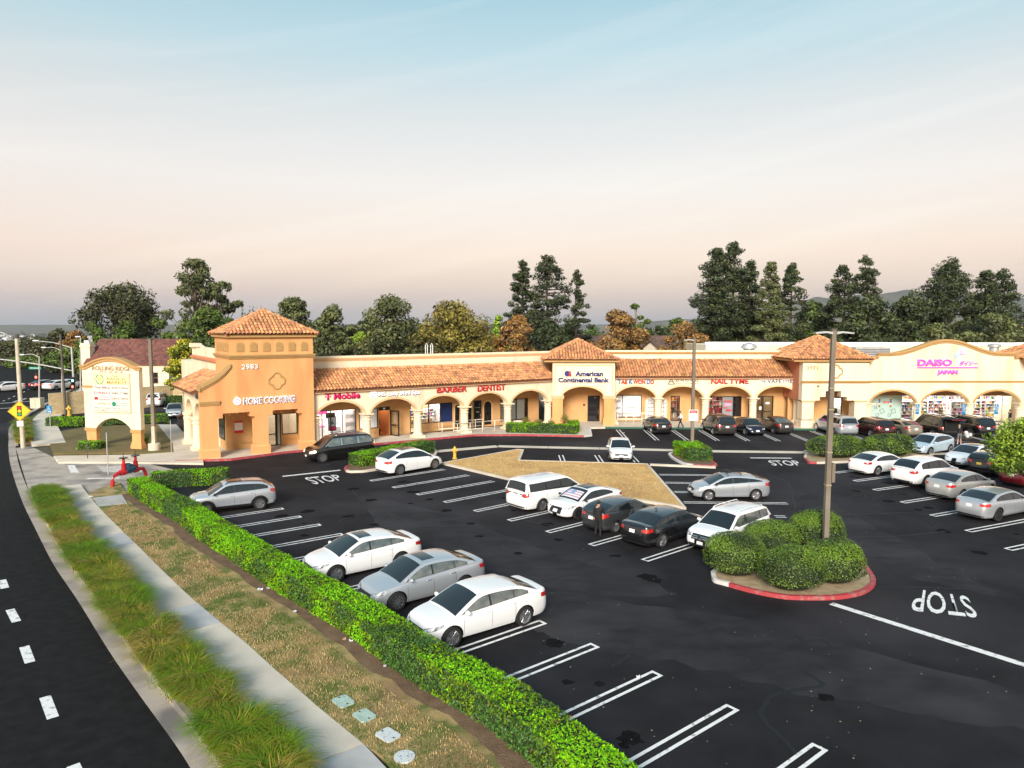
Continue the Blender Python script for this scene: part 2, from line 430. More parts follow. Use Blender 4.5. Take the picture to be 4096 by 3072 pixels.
# driveway apron (concrete) and the walk continuing past it
DW = [at_s(G1, S_D0), at_s(W0, S_D0), across(S_D0 - .3), G(420, 2062), G(440, 2000), G(480, 1985), G(620, 2000), G(700, 1880), G(560, 1848), G(330, 1848), G(255, 1850), at_s(W0, S_D1 + .8), at_s(G1, S_D1 + .8)]
drv = mobj('driveway', sheet([(p.x, p.y) for p in DW], .012), M_conc_dirty, kind='structure')
for pts in ([(270, 1861), (298, 1861), (317, 1891), (282, 1891)],):
    flat('lane_dash', [G(*p, .012) for p in pts], .017, M_white, drv)
for i in range(7):
    flat('lettering_stroke', strip_pts(G(388 + i * 4, 1866 + i * 3.6), G(560 + i * 2, 1866 + i * 3.6), .13), .017, M_white, drv)
flat('stop_line', strip_pts(G(348, 1915), G(480, 1913), .3), .017, M_white, drv)
S_E = SA[-1] - 60
P_ = []
s = S_D1 + .8
while s < S_E - 8:
    e = s + 3.
    A = [at_s(W0, s), at_s(W0, e - .03)]; B = [at_s(offset(ES, -3.9), s), at_s(offset(ES, -3.9), e - .03)]
    mb = MB(); mb.prism([(p.x, p.y) for p in (A[0], A[1], B[1], B[0])], -.02, .15); mb.build('pavement_slab', M_conc, walk)
    s += 3.
# lawn between walk and hedge, dirt margin by the hedge
HL = spline([Vector((2.3, 12.2, 0)), Vector((1.2, 13.9, 0))] + [G(x, y, .1) for x, y in [(2066, 3021), (1903, 2891), (1605, 2712), (1366, 2533), (1084, 2360), (917, 2243), (786, 2158), (700, 2090), (600, 2035), (510, 1975)]], 4)
lawn_poly = [(p.x, p.y) for p in WR] + [(p.x, p.y) for p in [G(345, 1975, .14), G(470, 1925, .14)]] + [(p.x, p.y) for p in HL[::-1]]
mobj('lawn', slab(lawn_poly, -.02, .135), M_lawn, kind='structure')
di = [(p.x, p.y) for p in HL]; do = [(p.x, p.y) for p in offset(HL, .42)]
dj = [Vector((p[0], p[1], 0)) + Vector((random.uniform(-.12, .12), random.uniform(-.12, .12), 0)) for p in do]
mobj('soil', sheet([(p.x, p.y) for p in offset(HL, -.9)] + [(p.x, p.y) for p in dj[::-1]], .142), M_dirt, kind='structure')
pad = thing('concrete_pad', 'square concrete pad in the lawn beside the sidewalk near the red pipes', 'pad')
mobj('pad_slab', slab([tuple(G(x, y, .17)[:2]) for x, y in [(372, 1992), (488, 1978), (508, 2012), (395, 2025)]], .1, .17), M_conc_grey, pad)

# parking lot
HRr = offset(HL, -.75)
lot_poly = [(p.x, p.y) for p in HRr] + [tuple(G(x, y)[:2]) for x, y in [(560, 1912), (600, 1885), (640, 1872), (520, 1848)]] + [(-25, 51), (-14, 60), (0, 72), (10, 76), (75, 78), (90, 40), (60, 6), (4, 8)]
lot = mobj('parking_lot', sheet(lot_poly, 0.002), M_asph, kind='structure')
lot2 = mobj('side_parking_lot', sheet([(-52, 66), (-44, 63), (-35, 63.0), (-28, 62), (-24, 66), (-33, 86), (-42, 88), (-50, 80)], .004), M_asph, kind='structure')
# double stall stripes
def stall(a, b, gap=.20, w=.10, cap=True, m=M_white):
    """hairpin double stripe from a (closed tip) to b"""
    a, b = Vector(a), Vector(b); d = (b - a); d.z = 0; d.normalize(); n = Vector((-d.y, d.x, 0))
    mb = MB()
    for s_ in (-1, 1):
        c = n * (s_ * (gap / 2 + w / 2)); h = n * (w / 2)
        nseg = 6
        for k in range(nseg):
            p, q = (a + c).lerp(b + c, k / nseg), (a + c).lerp(b + c, (k + 1) / nseg)
            mb.add([p + h, q + h, q - h, p - h], [(0, 1, 2, 3)])
    e = n * (gap / 2 + w)
    if cap: mb.add([a + e - d * w, a - e - d * w, a - e, a + e], [(0, 3, 2, 1)])
    o = mb.build('stall_stripe', m, lot)
    o.location.z = .008
    return o
def px(l): return [G(*p) for p in l]
LT = px([(1125.8, 2035.1), (1196.3, 2067.2), (1274, 2099.8), (1363.1, 2138.2)])
NT = px([(2164.6, 2490.6), (2372.3, 2584.4), (2621.9, 2697.3), (2923, 2834), (3272, 2993)])
for t_, dg_ in [(p, 36) for p in LT] + [(p, 39) for p in NT]:
    d = Vector((math.cos(math.radians(dg_)), math.sin(math.radians(dg_)), 0)); stall(t_, t_ - d * 5.3)
dL = NT[0] - LT[3]
for k in (1, 2, 3, 4, 5): 
    d = Vector((math.cos(math.radians(37.5)), math.sin(math.radians(37.5)), 0)); t_ = LT[3] + dL * (k / 6); stall(t_, t_ - d * 5.3)
CT = px([(1488, 1922.7), (1577.7, 1949.8), (1674.4, 1977.8), (1784.2, 2008), (1905.4, 2043.8), (2041.7, 2081.2), (2195.9, 2127.5), (2370, 2179.2), (2583.8, 2240.4)])
for i, t_ in enumerate(CT):
    d = Vector((math.cos(math.radians(40)), math.sin(math.radians(40)), 0)); stall(t_, t_ + d * (5.6))
RT = px([(3347.8, 1890.4), (3423.6, 1923.6), (3503, 1960), (3613, 2009.8), (3734.6, 2062.5), (3877.2, 2124.4), (4037.5, 2197.3)])
for t_ in RT:
    d = Vector((math.cos(math.radians(25)), math.sin(math.radians(25)), 0)); stall(t_, t_ + d * 5.6)
for k in range(15): stall((10 + 2.60 * k, 61.0 - .08 * k, 0), (10.1 + 2.60 * k, 67.2 - .1 * k, 0), cap=False)
for x in (3.74, 6.5, 9.1): stall((x, 53.8, 0), (x, 51, 0), cap=False)
for (xa, ya, xb, yb) in [(2637, 1899, 2860, 1901), (2662, 1931, 2800, 1933), (2697, 1968, 2790, 1969), (2735, 2010, 3150, 2014)]:
    stall(G(xa, ya), G(xb, yb), cap=False)
for (xa, ya, xb, yb) in [(3100, 2066, 3144, 2067), (3130, 2100, 3160, 2102)]: stall(G(xa, ya), G(xb, yb), cap=False)
def line(xa, ya, xb, yb, w): flat('stop_line', strip_pts(G(xa, ya), G(xb, yb), w), .010, M_white, lot)
line(1130, 1906, 1362, 1881, .30); line(3001, 1832, 3167, 1833, .30); line(3325, 2415, 4200, 2693, .30)
def stop(c_tl, c_tr, c_bl, c_br):
    """STOP lettering laid on the lot between four photo corners (top-left ... of the word as read)"""
    a, b, c, d = [G(*p) for p in (c_bl, c_br, c_tl, c_tr)]
    me = text_mesh('STOP', 1., M_white, 0., .012)
    xs = [v.co.x for v in me.vertices]; x0, x1 = min(xs), max(xs)
    for v in me.vertices:
        u, w = (v.co.x - x0) / (x1 - x0), v.co.y / .72
        p = (a.lerp(b, u)).lerp(c.lerp(d, u), w); v.co = (p.x, p.y, .010)
    me.name = 'stop_lettering'; link('stop_lettering', me, lot)
stop((1212, 1911), (1346, 1898), (1258, 1937), (1372, 1919))
stop((3068, 1842), (3184, 1842), (3090, 1862), (3210, 1862))
stop((3918, 2476), (3640, 2446), (3870, 2388), (3664, 2358))
# drainage strip across the lot
dr = link('drain_strip', None); dr['kind'] = 'structure'
DS = [Vector((-10.6, 52.9, 0))] + [G(x, y) for x, y in [(1716, 1808), (1992, 1785), (2400, 1794), (2693, 1801), (2847, 1805), (3258, 1810)]] + [Vector((40, 54.4, 0))]
for a, b in zip(DS, DS[1:]):
    n = max(1, int((b - a).length / 3))
    for k in range(n):
        q = strip_pts(a.lerp(b, k / n), a.lerp(b, (k + 1) / n - .004), .95)
        mobj('gutter_slab', slab([(p.x, p.y) for p in q], -.01, .010), M_conc, dr)
# crack seals and tyre marks on the asphalt
def crack(pts, w, n=6):
    P = spline([G(*p) for p in pts], n); mb = MB(); rows = [[], []]
    for i, p in enumerate(P):
        a, b = P[max(i - 1, 0)], P[min(i + 1, len(P) - 1)]; d = b - a; d.normalize(); nn = Vector((-d.y, d.x, 0)) * (w * (.6 + .5 * random.random()) / 2)
        j = Vector((random.uniform(-.03, .03), random.uniform(-.03, .03), 0))
        rows[0].append(p + nn + j); rows[1].append(p - nn + j)
    mb.grid(rows); o = mb.build('crack_seal', M_seal, lot); o.location.z = .006
crack([(3222, 2690), (3290, 2740), (3200, 2757), (3090, 2783), (3050, 2830), (3048, 2870), (3110, 2935), (3190, 3020)], .16)
crack([(2630, 2545), (2520, 2548), (2528, 2590), (2515, 2625), (2450, 2668)], .12)
crack([(2010, 2180), (2030, 2210), (2130, 2250), (2240, 2260), (2340, 2245), (2410, 2230)], .12)
crack([(2170, 2330), (2240, 2308), (2330, 2292), (2500, 2262)], .10)
crack([(1470, 2020), (1540, 2045), (1600, 2070), (1680, 2085), (1780, 2082), (1900, 2062), (2010, 2040)], .10)
crack([(1410, 1960), (1440, 2000), (1462, 2045), (1430, 2060), (1350, 2085)], .09)
crack([(1560, 2060), (1600, 2090), (1690, 2115), (1780, 2105), (1900, 2090)], .08)
crack([(1905, 2044), (2000, 2060), (2120, 2085), (2300, 2120)], .07)
crack([(3300, 2065), (3450, 2055), (3620, 2052), (3730, 2058)], .10)
crack([(3210, 2000), (3300, 2020), (3430, 2062)], .09)
crack([(3400, 2145), (3500, 2148), (3650, 2140), (3780, 2125)], .10)
crack([(3480, 2345), (3700, 2350), (4000, 2362)], .08)
crack([(3065, 1895), (3150, 1930), (3170, 1980), (3180, 2035)], .10)
crack([(1060, 1880), (1120, 1870), (1230, 1872), (1240, 1862)], .08)
crack([(2395, 1810), (2440, 1830), (2470, 1842)], .08)
crack([(2860, 1810), (2940, 1830), (2990, 1832)], .08)
# lighter worn aisle, oil stains and fine cracks
def patch(name, pts, z, m, jag=.25):
    P = spline([G(*p) for p in pts] + [G(*pts[0])], 6)[:-1]
    mobj(name, sheet([(p.x + random.uniform(-jag, jag), p.y + random.uniform(-jag, jag)) for p in P], z), m, lot)
M_worn = mat('worn_asphalt', (.0145, .0136, .0152), .8, col2=(.027, .0252, .028), scale=.9, detail=9, coords='World', bump=.6, bscale=45, spec=.2, col3=(.038, .0355, .039), scale3=.22, stretch=(1., 1.6, 1.))
patch('worn_patch', [(1700, 2300), (2300, 2380), (3000, 2480), (3600, 2640), (4150, 2790), (4200, 2930), (3300, 2790), (2700, 2650), (2250, 2560), (1950, 2430)], .0032, M_worn)
patch('worn_patch', [(1450, 1980), (1800, 2060), (2100, 2170), (2450, 2290), (2700, 2380), (2300, 2360), (1850, 2240), (1500, 2090)], .0034, M_worn)
patch('worn_patch', [(3260, 1960), (3450, 2080), (3700, 2220), (4000, 2380), (3600, 2300), (3480, 2200), (3300, 2100), (3180, 2000)], .0036, M_worn)
M_oil = mat('oil_stain', (.006, .006, .006), .95, spec=.05, col2=(.012, .0115, .012), scale=5, detail=6, coords='World')
for t_ in LT + NT + CT + RT:
    for k in range(2):
        d = Vector((math.cos(.7), math.sin(.7), 0)); c = t_ + d * random.uniform(-3.8, 3.) + Vector((random.uniform(.9, 1.5), random.uniform(-1.3, -.6), 0)); r = random.uniform(.12, .45)
        mobj('oil_stain', sheet([(c.x + r * random.uniform(.6, 1.2) * math.cos(q * PI / 6), c.y + r * random.uniform(.5, 1.1) * math.sin(q * PI / 6)) for q in range(12)], .0045 + .0002 * k), M_oil, lot)
for k in range(34):
    x, y = random.uniform(1200, 4000), random.uniform(1880, 2900); P = [(x, y)]
    for j in range(4): x += random.uniform(20, 75) * (1 if k % 2 else -1); y += random.uniform(-14, 26); P.append((x, y))
    if G(*P[0]).y < 48: crack(P, random.uniform(.02, .05), 5)
# dead-grass island with kerb
ISL = px([(1764, 1858), (2069, 1803), (2096, 1805), (2080, 1847), (2591, 1862), (2745, 2040), (2034, 1922)])
isl = link('grass_island', None); isl['kind'] = 'structure'
cx = sum((p for p in ISL), Vector()) / len(ISL)
def inset(poly, d):
    out = []; n = len(poly)
    ar = sum(poly[i].x * poly[(i + 1) % n].y - poly[(i + 1) % n].x * poly[i].y for i in range(n)); sg = 1 if ar > 0 else -1
    for i in range(n):
        a, b, c = poly[i - 1], poly[i], poly[(i + 1) % n]
        d1 = (b - a).normalized(); d2 = (c - b).normalized(); n1 = Vector((-d1.y, d1.x, 0)) * sg; n2 = Vector((-d2.y, d2.x, 0)) * sg
        m_ = (n1 + n2); m_ = m_ / max(m_.length_squared / 2, .3); out.append(b + m_ * d)
    return out
mobj('dead_grass', slab([(p.x, p.y) for p in inset(ISL, .15)], 0, .13), M_dead, isl)
I2 = inset(ISL, .16)
for i in range(len(ISL)):
    a, b, c, d = ISL[i], ISL[(i + 1) % len(ISL)], I2[(i + 1) % len(ISL)], I2[i]
    n = max(1, int((b - a).length / 3.0))
    for k in range(n):
        t0, t1 = k / n, (k + 1) / n - (.003 if k < n - 1 else 0)
        mobj('kerb_segment', slab([tuple(p[:2]) for p in (a.lerp(b, t0), a.lerp(b, t1), d.lerp(c, t1), d.lerp(c, t0))], -.01, .15 + .002 * (i % 2)), M_conc, isl)
# kerb strip from island to the hedge island
mobj('kerb_segment', slab([(p.x, p.y) for p in strip_pts(G(2600, 1862), G(2862, 1873), .25)], -.01, .13), M_conc, isl)
# ================================================================ plaza building
M_cream = mat('cream_stucco', (.85, .72, .515), .9, col2=(.81, .68, .475), scale=1.2, detail=8, coords='World', bump=.35, bscale=30, col3=(.74, .59, .42), scale3=.8, stretch=(1, 1, .22))
M_cream2 = mat('yellow_cream_stucco', (.80, .69, .505), .9, col2=(.76, .645, .46), scale=1.2, detail=8, coords='World', bump=.35, bscale=30, col3=(.68, .54, .35), scale3=.8, stretch=(1, 1, .22))
M_orange = mat('orange_stucco', (.74, .38, .15), .9, col2=(.69, .335, .125), scale=1.1, detail=8, coords='World', bump=.4, bscale=30, col3=(.64, .29, .11), scale3=.9, stretch=(1, 1, .25))
M_terra = mat('terracotta_stucco', (.55, .20, .10), .9, col2=(.48, .17, .085), scale=1.3, detail=8, coords='World', bump=.4, bscale=30)
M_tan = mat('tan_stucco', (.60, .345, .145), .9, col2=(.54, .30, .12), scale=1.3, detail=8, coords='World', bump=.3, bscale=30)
M_trim = mat('ochre_trim', (.47, .275, .11), .85, col2=(.43, .26, .09), scale=2, detail=7, coords='World', bump=.3, bscale=25)
M_trimL = mat('peach_trim', (.74, .49, .27), .85, col2=(.69, .44, .23), scale=2, detail=7, coords='World')
M_col = mat('column_stucco', (.80, .68, .49), .85, col2=(.76, .63, .44), scale=1.4, detail=7, coords='World', bump=.3, bscale=25)
M_flatroof = mat('roof_membrane', (.62, .60, .57), .9, col2=(.52, .50, .47), scale=.8, detail=7, coords='World')
M_tile = mat('clay_tile', (.70, .355, .155), .82, col2=(.60, .265, .11), scale=9, detail=5, coords='World', rnd=.30, bump=.3, bscale=30, col3=(.36, .17, .085), scale3=1.6)
M_deck = mat('roof_underlay', (.20, .075, .035), .95, col2=(.12, .05, .03), scale=5, coords='World')
M_frame = mat('bronze_frame', (.022, .018, .016), .4, metal=.3)
M_dkglass = mat('dark_glazing', (.012, .012, .014), .05, spec=.8)
M_pane = glass_mat('shop_glass', (.93, .95, .95), .03)
M_frost = mat('frosted_film', (.42, .56, .50), .35, col2=(.36, .50, .46), scale=.8, coords='World')
M_white_film = mat('white_film', (.80, .82, .82), .5)
M_blind = mat('blind_fabric', (.78, .75, .68), .8, rnd=.08)
M_rail = mat('rail_paint', (.80, .72, .58), .5)
M_red = mat('red_letter', (.62, .015, .02), .35, coat=.3)
M_mag = mat('magenta_letter', (.72, .01, .13), .35, coat=.3)
M_pink = mat('pink_lit_letter', (.80, .06, .38), .4, emit=(.95, .10, .50), estr=.45)
M_navy = mat('navy_letter', (.012, .025, .18), .35, coat=.3)
M_blk = mat('black_letter', (.008, .008, .009), .4)
M_wht = mat('white_letter', (.82, .82, .84), .4)
M_whtlit = mat('white_lit_letter', (.85, .84, .9), .4, emit=(.9, .85, 1.), estr=.5)
M_blue = mat('blue_letter', (.02, .20, .55), .4)
M_bronze_l = mat('tan_letter', (.55, .38, .20), .5)
M_shadowgrey = mat('shadow_grey', (.10, .09, .11), .5)  # painted shadow behind the white spa letters; also the dark grille slats
M_ceil = mat('shop_ceiling_light', (.9, .9, .9), .5, emit=(1., .96, .90), estr=9.)
M_ceil_dim = mat('shop_ceiling_light_dim', (.9, .9, .9), .5, emit=(1., .80, .55), estr=3.5)
M_room = mat('shop_wall', (.75, .72, .68), .8)
M_floor_in = mat('shop_floor', (.50, .42, .34), .4)
M_woodfl = mat('wood_floor', (.42, .17, .05), .35, col2=(.30, .11, .03), scale=3, coords='World')

def frame_at(loc, deg): return Vector(loc), math.radians(deg)
def ledge_prof(d, h):   # moulding profile (outward = -y)
    return [(0, 0), (-d * .35, 0), (-d * .45, h * .25), (-d * .75, h * .45), (-d * .85, h * .7), (-d, h * .75), (-d, h), (0, h)]
def moulding(mb, x0, x1, y, z, d, h):
    mb.prism([(y + a, z + b) for a, b in ledge_prof(d, h)], x0, x1, 'x')
def wall_holes(mb, x0, x1, z0, z1, y0, y1, holes):
    xs = sorted(set([x0, x1] + [v for h in holes for v in h[:2]]))
    for a, b in zip(xs, xs[1:]):
        hs = sorted([h for h in holes if h[0] <= a + 1e-6 and h[1] >= b - 1e-6], key=lambda h: h[2])
        z = z0
        for h in hs:
            if h[2] > z + 1e-6: mb.box(a, b, y0, y1, z, h[2])
            z = h[3]
        if z1 > z + 1e-6: mb.box(a, b, y0, y1, z, z1)
def arch_z(x, xa, xb, zs, zc):
    c, r = (xa + xb) / 2, (xb - xa) / 2
    t = min(abs(x - c) / r, 1.); R = (r * r + (zc - zs) ** 2) / (2 * (zc - zs)); seg = math.sqrt(max(R * R - (x - c) ** 2, 0)) - (R - (zc - zs)) + zs
    ell = zs + (zc - zs) * math.sqrt(max(1 - t * t, 0))
    return .45 * seg + .55 * ell
def arcade(p, x0, x1, bays, zs, zc, zt, y0, th, mw, mtrim, cols, zb=.15, colm=None, shaft=.34):
    """wall with arches; bays = [(xa, xb)], cols = column centres"""
    xs = [x0]
    for xa, xb in bays: xs += [xa - 1e-4] + [xa + (xb - xa) * (1 - math.cos(PI * k / 24)) / 2 for k in range(25)] + [xb + 1e-4]
    xs.append(x1)
    def zlow(x):
        for xa, xb in bays:
            if xa - 5e-5 <= x <= xb + 5e-5: return arch_z(x, xa, xb, zs, zc)
        return zs
    mb = MB(); zl = [zlow(x) for x in xs]
    mb.grid([[(x, y0, z) for x, z in zip(xs, zl)], [(x, y0, zt) for x in xs]])
    mb.grid([[(x, y0 + th, z) for x, z in zip(xs, zl)], [(x, y0, z) for x, z in zip(xs, zl)]])
    mb.grid([[(x, y0 + th, zt) for x in xs], [(x, y0 + th, z) for x, z in zip(xs, zl)]])
    mb.build('arcade_wall', mw, p)
    for xa, xb in bays:
        mb = MB(); n = 28; rows = [[], [], [], []]; w = .17
        for k in range(n + 1):
            a = PI * k / n; c, r = (xa + xb) / 2, (xb - xa) / 2
            x = c - r * math.cos(a); z = arch_z(x, xa, xb, zs, zc) if 0 < k < n else zs
            xo = c - (r + w) * math.cos(a); zo = z + w * (math.sin(a) ** .6 if 0 < k < n else 0)
            rows[0].append((x, y0, z - .002)); rows[1].append((x, y0 - .04, z - .002)); rows[2].append((xo, y0 - .04, zo)); rows[3].append((xo, y0, zo))
        mb.grid(rows); mb.build('arch_trim', mtrim, p)
    for i, c in enumerate(cols):
        mb = MB(); r = shaft; M = Matrix.Translation((c, y0 + th / 2, 0))
        mb.box(c - r * 1.45, c + r * 1.45, y0 + th / 2 - r * 1.45, y0 + th / 2 + r * 1.45, zb, zb + .2)
        mb.lathe([(r * 1.35, zb + .2), (r * 1.4, zb + .27), (r * 1.3, zb + .34), (r * 1.06, zb + .38), (r * 1.05, zb + .5), (r * .98, zs - .62), (r * 1.14, zs - .60), (r * 1.14, zs - .53), (r * .98, zs - .51),
                  (r * .98, zs - .34), (r * 1.2, zs - .31), (r * 1.22, zs - .24), (r * 1.05, zs - .22), (r * 1.05, zs - .1)], 20, M)
        mb.box(c - r * 1.42, c + r * 1.42, y0 + th / 2 - r * 1.42, y0 + th / 2 + r * 1.42, zs - .1, zs)
        mb.build('column', colm or M_col, p, True, 40)
# ---- clay tile roofs
def tile_mesh():
    mb = MB(); n = 5; rows = []
    for j, (y, r, z) in enumerate([(-.02, .135, .035), (.46, .105, .0)]):
        rows.append([(-math.cos(PI * k / n) * r, y, z + math.sin(PI * k / n) * r * .95) for k in range(n + 1)])
    mb.grid(rows)
    lip = [(p[0] * .82, p[1] + .001, (p[2] - .035) * .80 + .03) for p in rows[0]]
    mb.grid([lip, rows[0]])
    return mb.mesh('roof_tile', M_tile, True, 50)
TILE = tile_mesh()
TILE_V = [Vector(v.co) for v in TILE.vertices]; TILE_F = [tuple(p.vertices) for p in TILE.polygons]
def tile_field(roof, P0, U, V, ln, inside, budget, tw=.285, cl=.40, slope=3.):
    """lay tiles: P0 eave start, U along eave, V up the slope (units), inside(u,v) test; returns number of single tiles used"""
    U, V = U.normalized(), V.normalized(); Nn = U.cross(V).normalized()
    if Nn.z < 0: Nn = -Nn
    R = Matrix((U, V, Nn)).transposed()
    todo = []
    nv = int(slope / cl) + 1
    for j in range(nv):
        for i in range(int(ln / tw)):
            u, v = (i + .5) * tw, j * cl
            if inside(u, v): todo.append((u, v))
    rest = MB()
    for k, (u, v) in enumerate(todo):
        jit = Matrix.Rotation(random.uniform(-.035, .035), 3, 'Z') @ Matrix.Rotation(random.uniform(-.03, .03), 3, 'X')
        pos = P0 + U * (u + random.uniform(-.012, .012)) + V * (v + random.uniform(-.02, .02)) + Nn * (.02 + random.uniform(0, .014))
        if k < budget:
            o = link('roof_tile', TILE, roof); m4 = (R @ jit).to_4x4(); m4.translation = pos; o.matrix_local = m4
        else:
            A_ = R @ jit; rest.add([A_ @ q + pos for q in TILE_V], TILE_F)
    if rest.v: o = rest.build('roof_tile', M_tile, roof, True, 50); o['kind'] = 'stuff'
    return min(budget, len(todo))
def shed_roof(p, x0, x1, ye, ze, yt, zt, budget=300):
    mb = MB(); mb.prism([(ye, ze - .14), (ye, ze), (yt, zt), (yt, zt - .3)], x0, x1, 'x'); rf = mb.build('roof', M_deck, p)
    P0 = Vector((x0, ye - .04, ze + .0)); V = Vector((0, yt - ye, zt - ze)); sl = V.length
    tile_field(rf, P0, Vector((1, 0, 0)), V, x1 - x0, lambda u, v: v < sl - .2, budget, slope=sl)
    mb = MB(); mb.box(x0, x1, ye + .02, ye + .10, ze - .20, ze - .143); mb.build('fascia', M_trimL, p)
    return rf
def hip_roof(p, x0, x1, y0, y1, ze, za, budget=300, ridge=0.):
    cx_, cy_ = (x0 + x1) / 2, (y0 + y1) / 2
    mb = MB(); c = [(x0, y0, ze), (x1, y0, ze), (x1, y1, ze), (x0, y1, ze)]
    mb.add(c + [(cx_ - ridge, cy_, za), (cx_ + ridge, cy_, za)], [(0, 1, 5, 4), (1, 2, 5), (2, 3, 4, 5), (3, 0, 4), (3, 2, 1, 0)])
    rf = mb.build('roof', M_deck, p)
    used = 0
    hw, hd = (x1 - x0) / 2, (y1 - y0) / 2
    s1 = math.hypot(hd, za - ze)
    def tri(half, sl, rid=0.): return lambda u, v: abs(u - half) < rid + (half - rid) * (1 - v / sl) - .05 and v < sl - .25
    used += tile_field(rf, Vector((x0, y0 - .03, ze)), Vector((1, 0, 0)), Vector((0, hd, za - ze)), x1 - x0, tri(hw, s1, ridge), budget, slope=s1)
    s2 = math.hypot(hw - ridge, za - ze)
    tile_field(rf, Vector((x0 - .03, y1, ze)), Vector((0, -1, 0)), Vector((hw - ridge, 0, za - ze)), y1 - y0, tri(hd, s2), max(0, budget - used), slope=s2)
    tile_field(rf, Vector((x1 + .03, y0, ze)), Vector((0, 1, 0)), Vector((-hw + ridge, 0, za - ze)), y1 - y0, tri(hd, s2), 0, slope=s2)
    tile_field(rf, Vector((x1, y1 + .03, ze)), Vector((-1, 0, 0)), Vector((0, -hd, za - ze)), x1 - x0, tri(hw, s1, ridge), 0, slope=s1)
    for q, a in ((c[0], -1), (c[1], 1), (c[2], 1), (c[3], -1)):
        a_, b_ = Vector(q) + Vector((0, 0, .05)), Vector((cx_ + a * ridge, cy_, za + .06)); n = int((b_ - a_).length / .38); mb = MB()
        for k in range(n):
            mb.tube([a_.lerp(b_, k / n), a_.lerp(b_, (k + 1.15) / n)], [.15, .12], 8, False)
        mb.build('hip_ridge_tile', M_tile, rf, True, 60)
    mb = MB(); e = .12
    for (ax, bx, ay, by) in ((x0 + e, x1 - e, y0 + e, y0 + e + .08), (x0 + e, x1 - e, y1 - e - .08, y1 - e), (x0 + e, x0 + e + .08, y0 + e + .08, y1 - e - .08), (x1 - e - .08, x1 - e, y0 + e + .08, y1 - e - .08)):
        mb.box(ax, bx, ay, by, ze - .22, ze - .003)
    mb.build('fascia', M_trim, p)
    return rf
# ---- shopfront pieces
def win(p, x0, x1, z0, z1, y, mull=(), rails=(), m=None, fw=.07, name='window', fm=None):
    mb = MB(); d0, d1 = y - .05, y + .05
    mb.box(x0, x1, d0, d1, z0, z0 + fw); mb.box(x0, x1, d0, d1, z1 - fw, z1)
    mb.box(x0, x0 + fw, d0, d1, z0 + fw, z1 - fw); mb.box(x1 - fw, x1, d0, d1, z0 + fw, z1 - fw)
    for q in mull: mb.box(q - fw / 2, q + fw / 2, d0, d1, z0 + fw, z1 - fw)
    for q in rails: mb.box(x0 + fw, x1 - fw, d0 + .01, d1 - .01, q - fw / 2, q + fw / 2)
    o = mb.build(name, fm or M_frame, p)
    xs = [x0 + fw] + list(mull) + [x1 - fw]
    for i, (a, b) in enumerate(zip(xs, xs[1:])):
        mb = MB(); mb.box(a + .03 if i else a, b - .03 if i < len(xs) - 2 else b, y + .0, y + .012, z0 + fw, z1 - fw); mb.build('pane', m[i] if isinstance(m, list) else (m or M_dkglass), o)
    return o
def door(p, x0, x1, z0, z1, y, m=None, name='door', rail=True):
    o = win(p, x0, x1, z0, z1, y, m=m, rails=(z0 + .95,) if rail else (), fw=.09, name=name)
    mb = MB(); mb.tube([(x1 - .16, y - .07, z0 + .75), (x1 - .16, y - .12, z0 + .8), (x1 - .16, y - .12, z0 + 1.2), (x1 - .16, y - .07, z0 + 1.25)], .018, 6); mb.build('handle', mat('steel', (.6, .6, .6), .3, metal=1.), o)
    return o
def arch_win(p, x0, x1, z0, z1, y, m=None, surround=M_trimL):
    c, r = (x0 + x1) / 2, (x1 - x0) / 2; zs = z1 - r
    def prof(rr, ext): return [(c - rr, z0 - ext)] + [(c - rr * math.cos(PI * k / 14), zs + rr * math.sin(PI * k / 14)) for k in range(15)] + [(c + rr, z0 - ext)]
    a, b = prof(r, 0), prof(r + .13, 0); mb = MB()
    mb.grid([[(x, y, z) for x, z in b], [(x, y - .05, z) for x, z in b], [(x, y - .05, z) for x, z in a], [(x, y, z) for x, z in a]]); o = mb.build('window', surround, p)
    mb = MB(); mb.prism(a, y - .012, y + .0, 'y'); mb.build('pane', m or M_dkglass, o)
    mb = MB()
    for q in (-.33, .33): mb.box(c + q * r - .015, c + q * r + .015, y - .03, y - .014, z0, zs + r * .85)
    k = 1
    while z0 + .42 * k < zs + .02: mb.box(x0, x1, y - .031, y - .015, z0 + .42 * k - .015, z0 + .42 * k + .015); k += 1
    for ang in (45, 90, 135): mb.tube([(c, y - .022, zs), (c + r * .97 * math.cos(math.radians(ang)), y - .022, zs + r * .97 * math.sin(math.radians(ang)))], .015, 4)
    mb.build('muntin', M_frame, o)
    return o
def room(p, x0, x1, y0, y1, z0, z1, mw=M_room, mf=M_floor_in, light=M_ceil):
    mb = MB(); mb.box(x0, x1, y1, y1 + .1, z0, z1); mb.box(x0 - .1, x0, y0, y1 + .1, z0, z1); mb.box(x1, x1 + .1, y0, y1 + .1, z0, z1); mb.box(x0 - .1, x1 + .1, y0, y1 + .1, z1, z1 + .1)
    o = mb.build('shop_interior', mw, p)
    mb = MB(); mb.box(x0, x1, y0, y1, z0 - .05, z0); mb.build('shop_floor', mf, o)
    if light:
        mb = MB()
        n = max(1, int((x1 - x0) / 1.6))
        for k in range(n):
            c = x0 + (x1 - x0) * (k + .5) / n; mb.box(c - .55, c + .55, y0 + .4, y1 - .4, z1 - .06, z1 - .01)
        mb.build('ceiling_light', light, o)
    return o
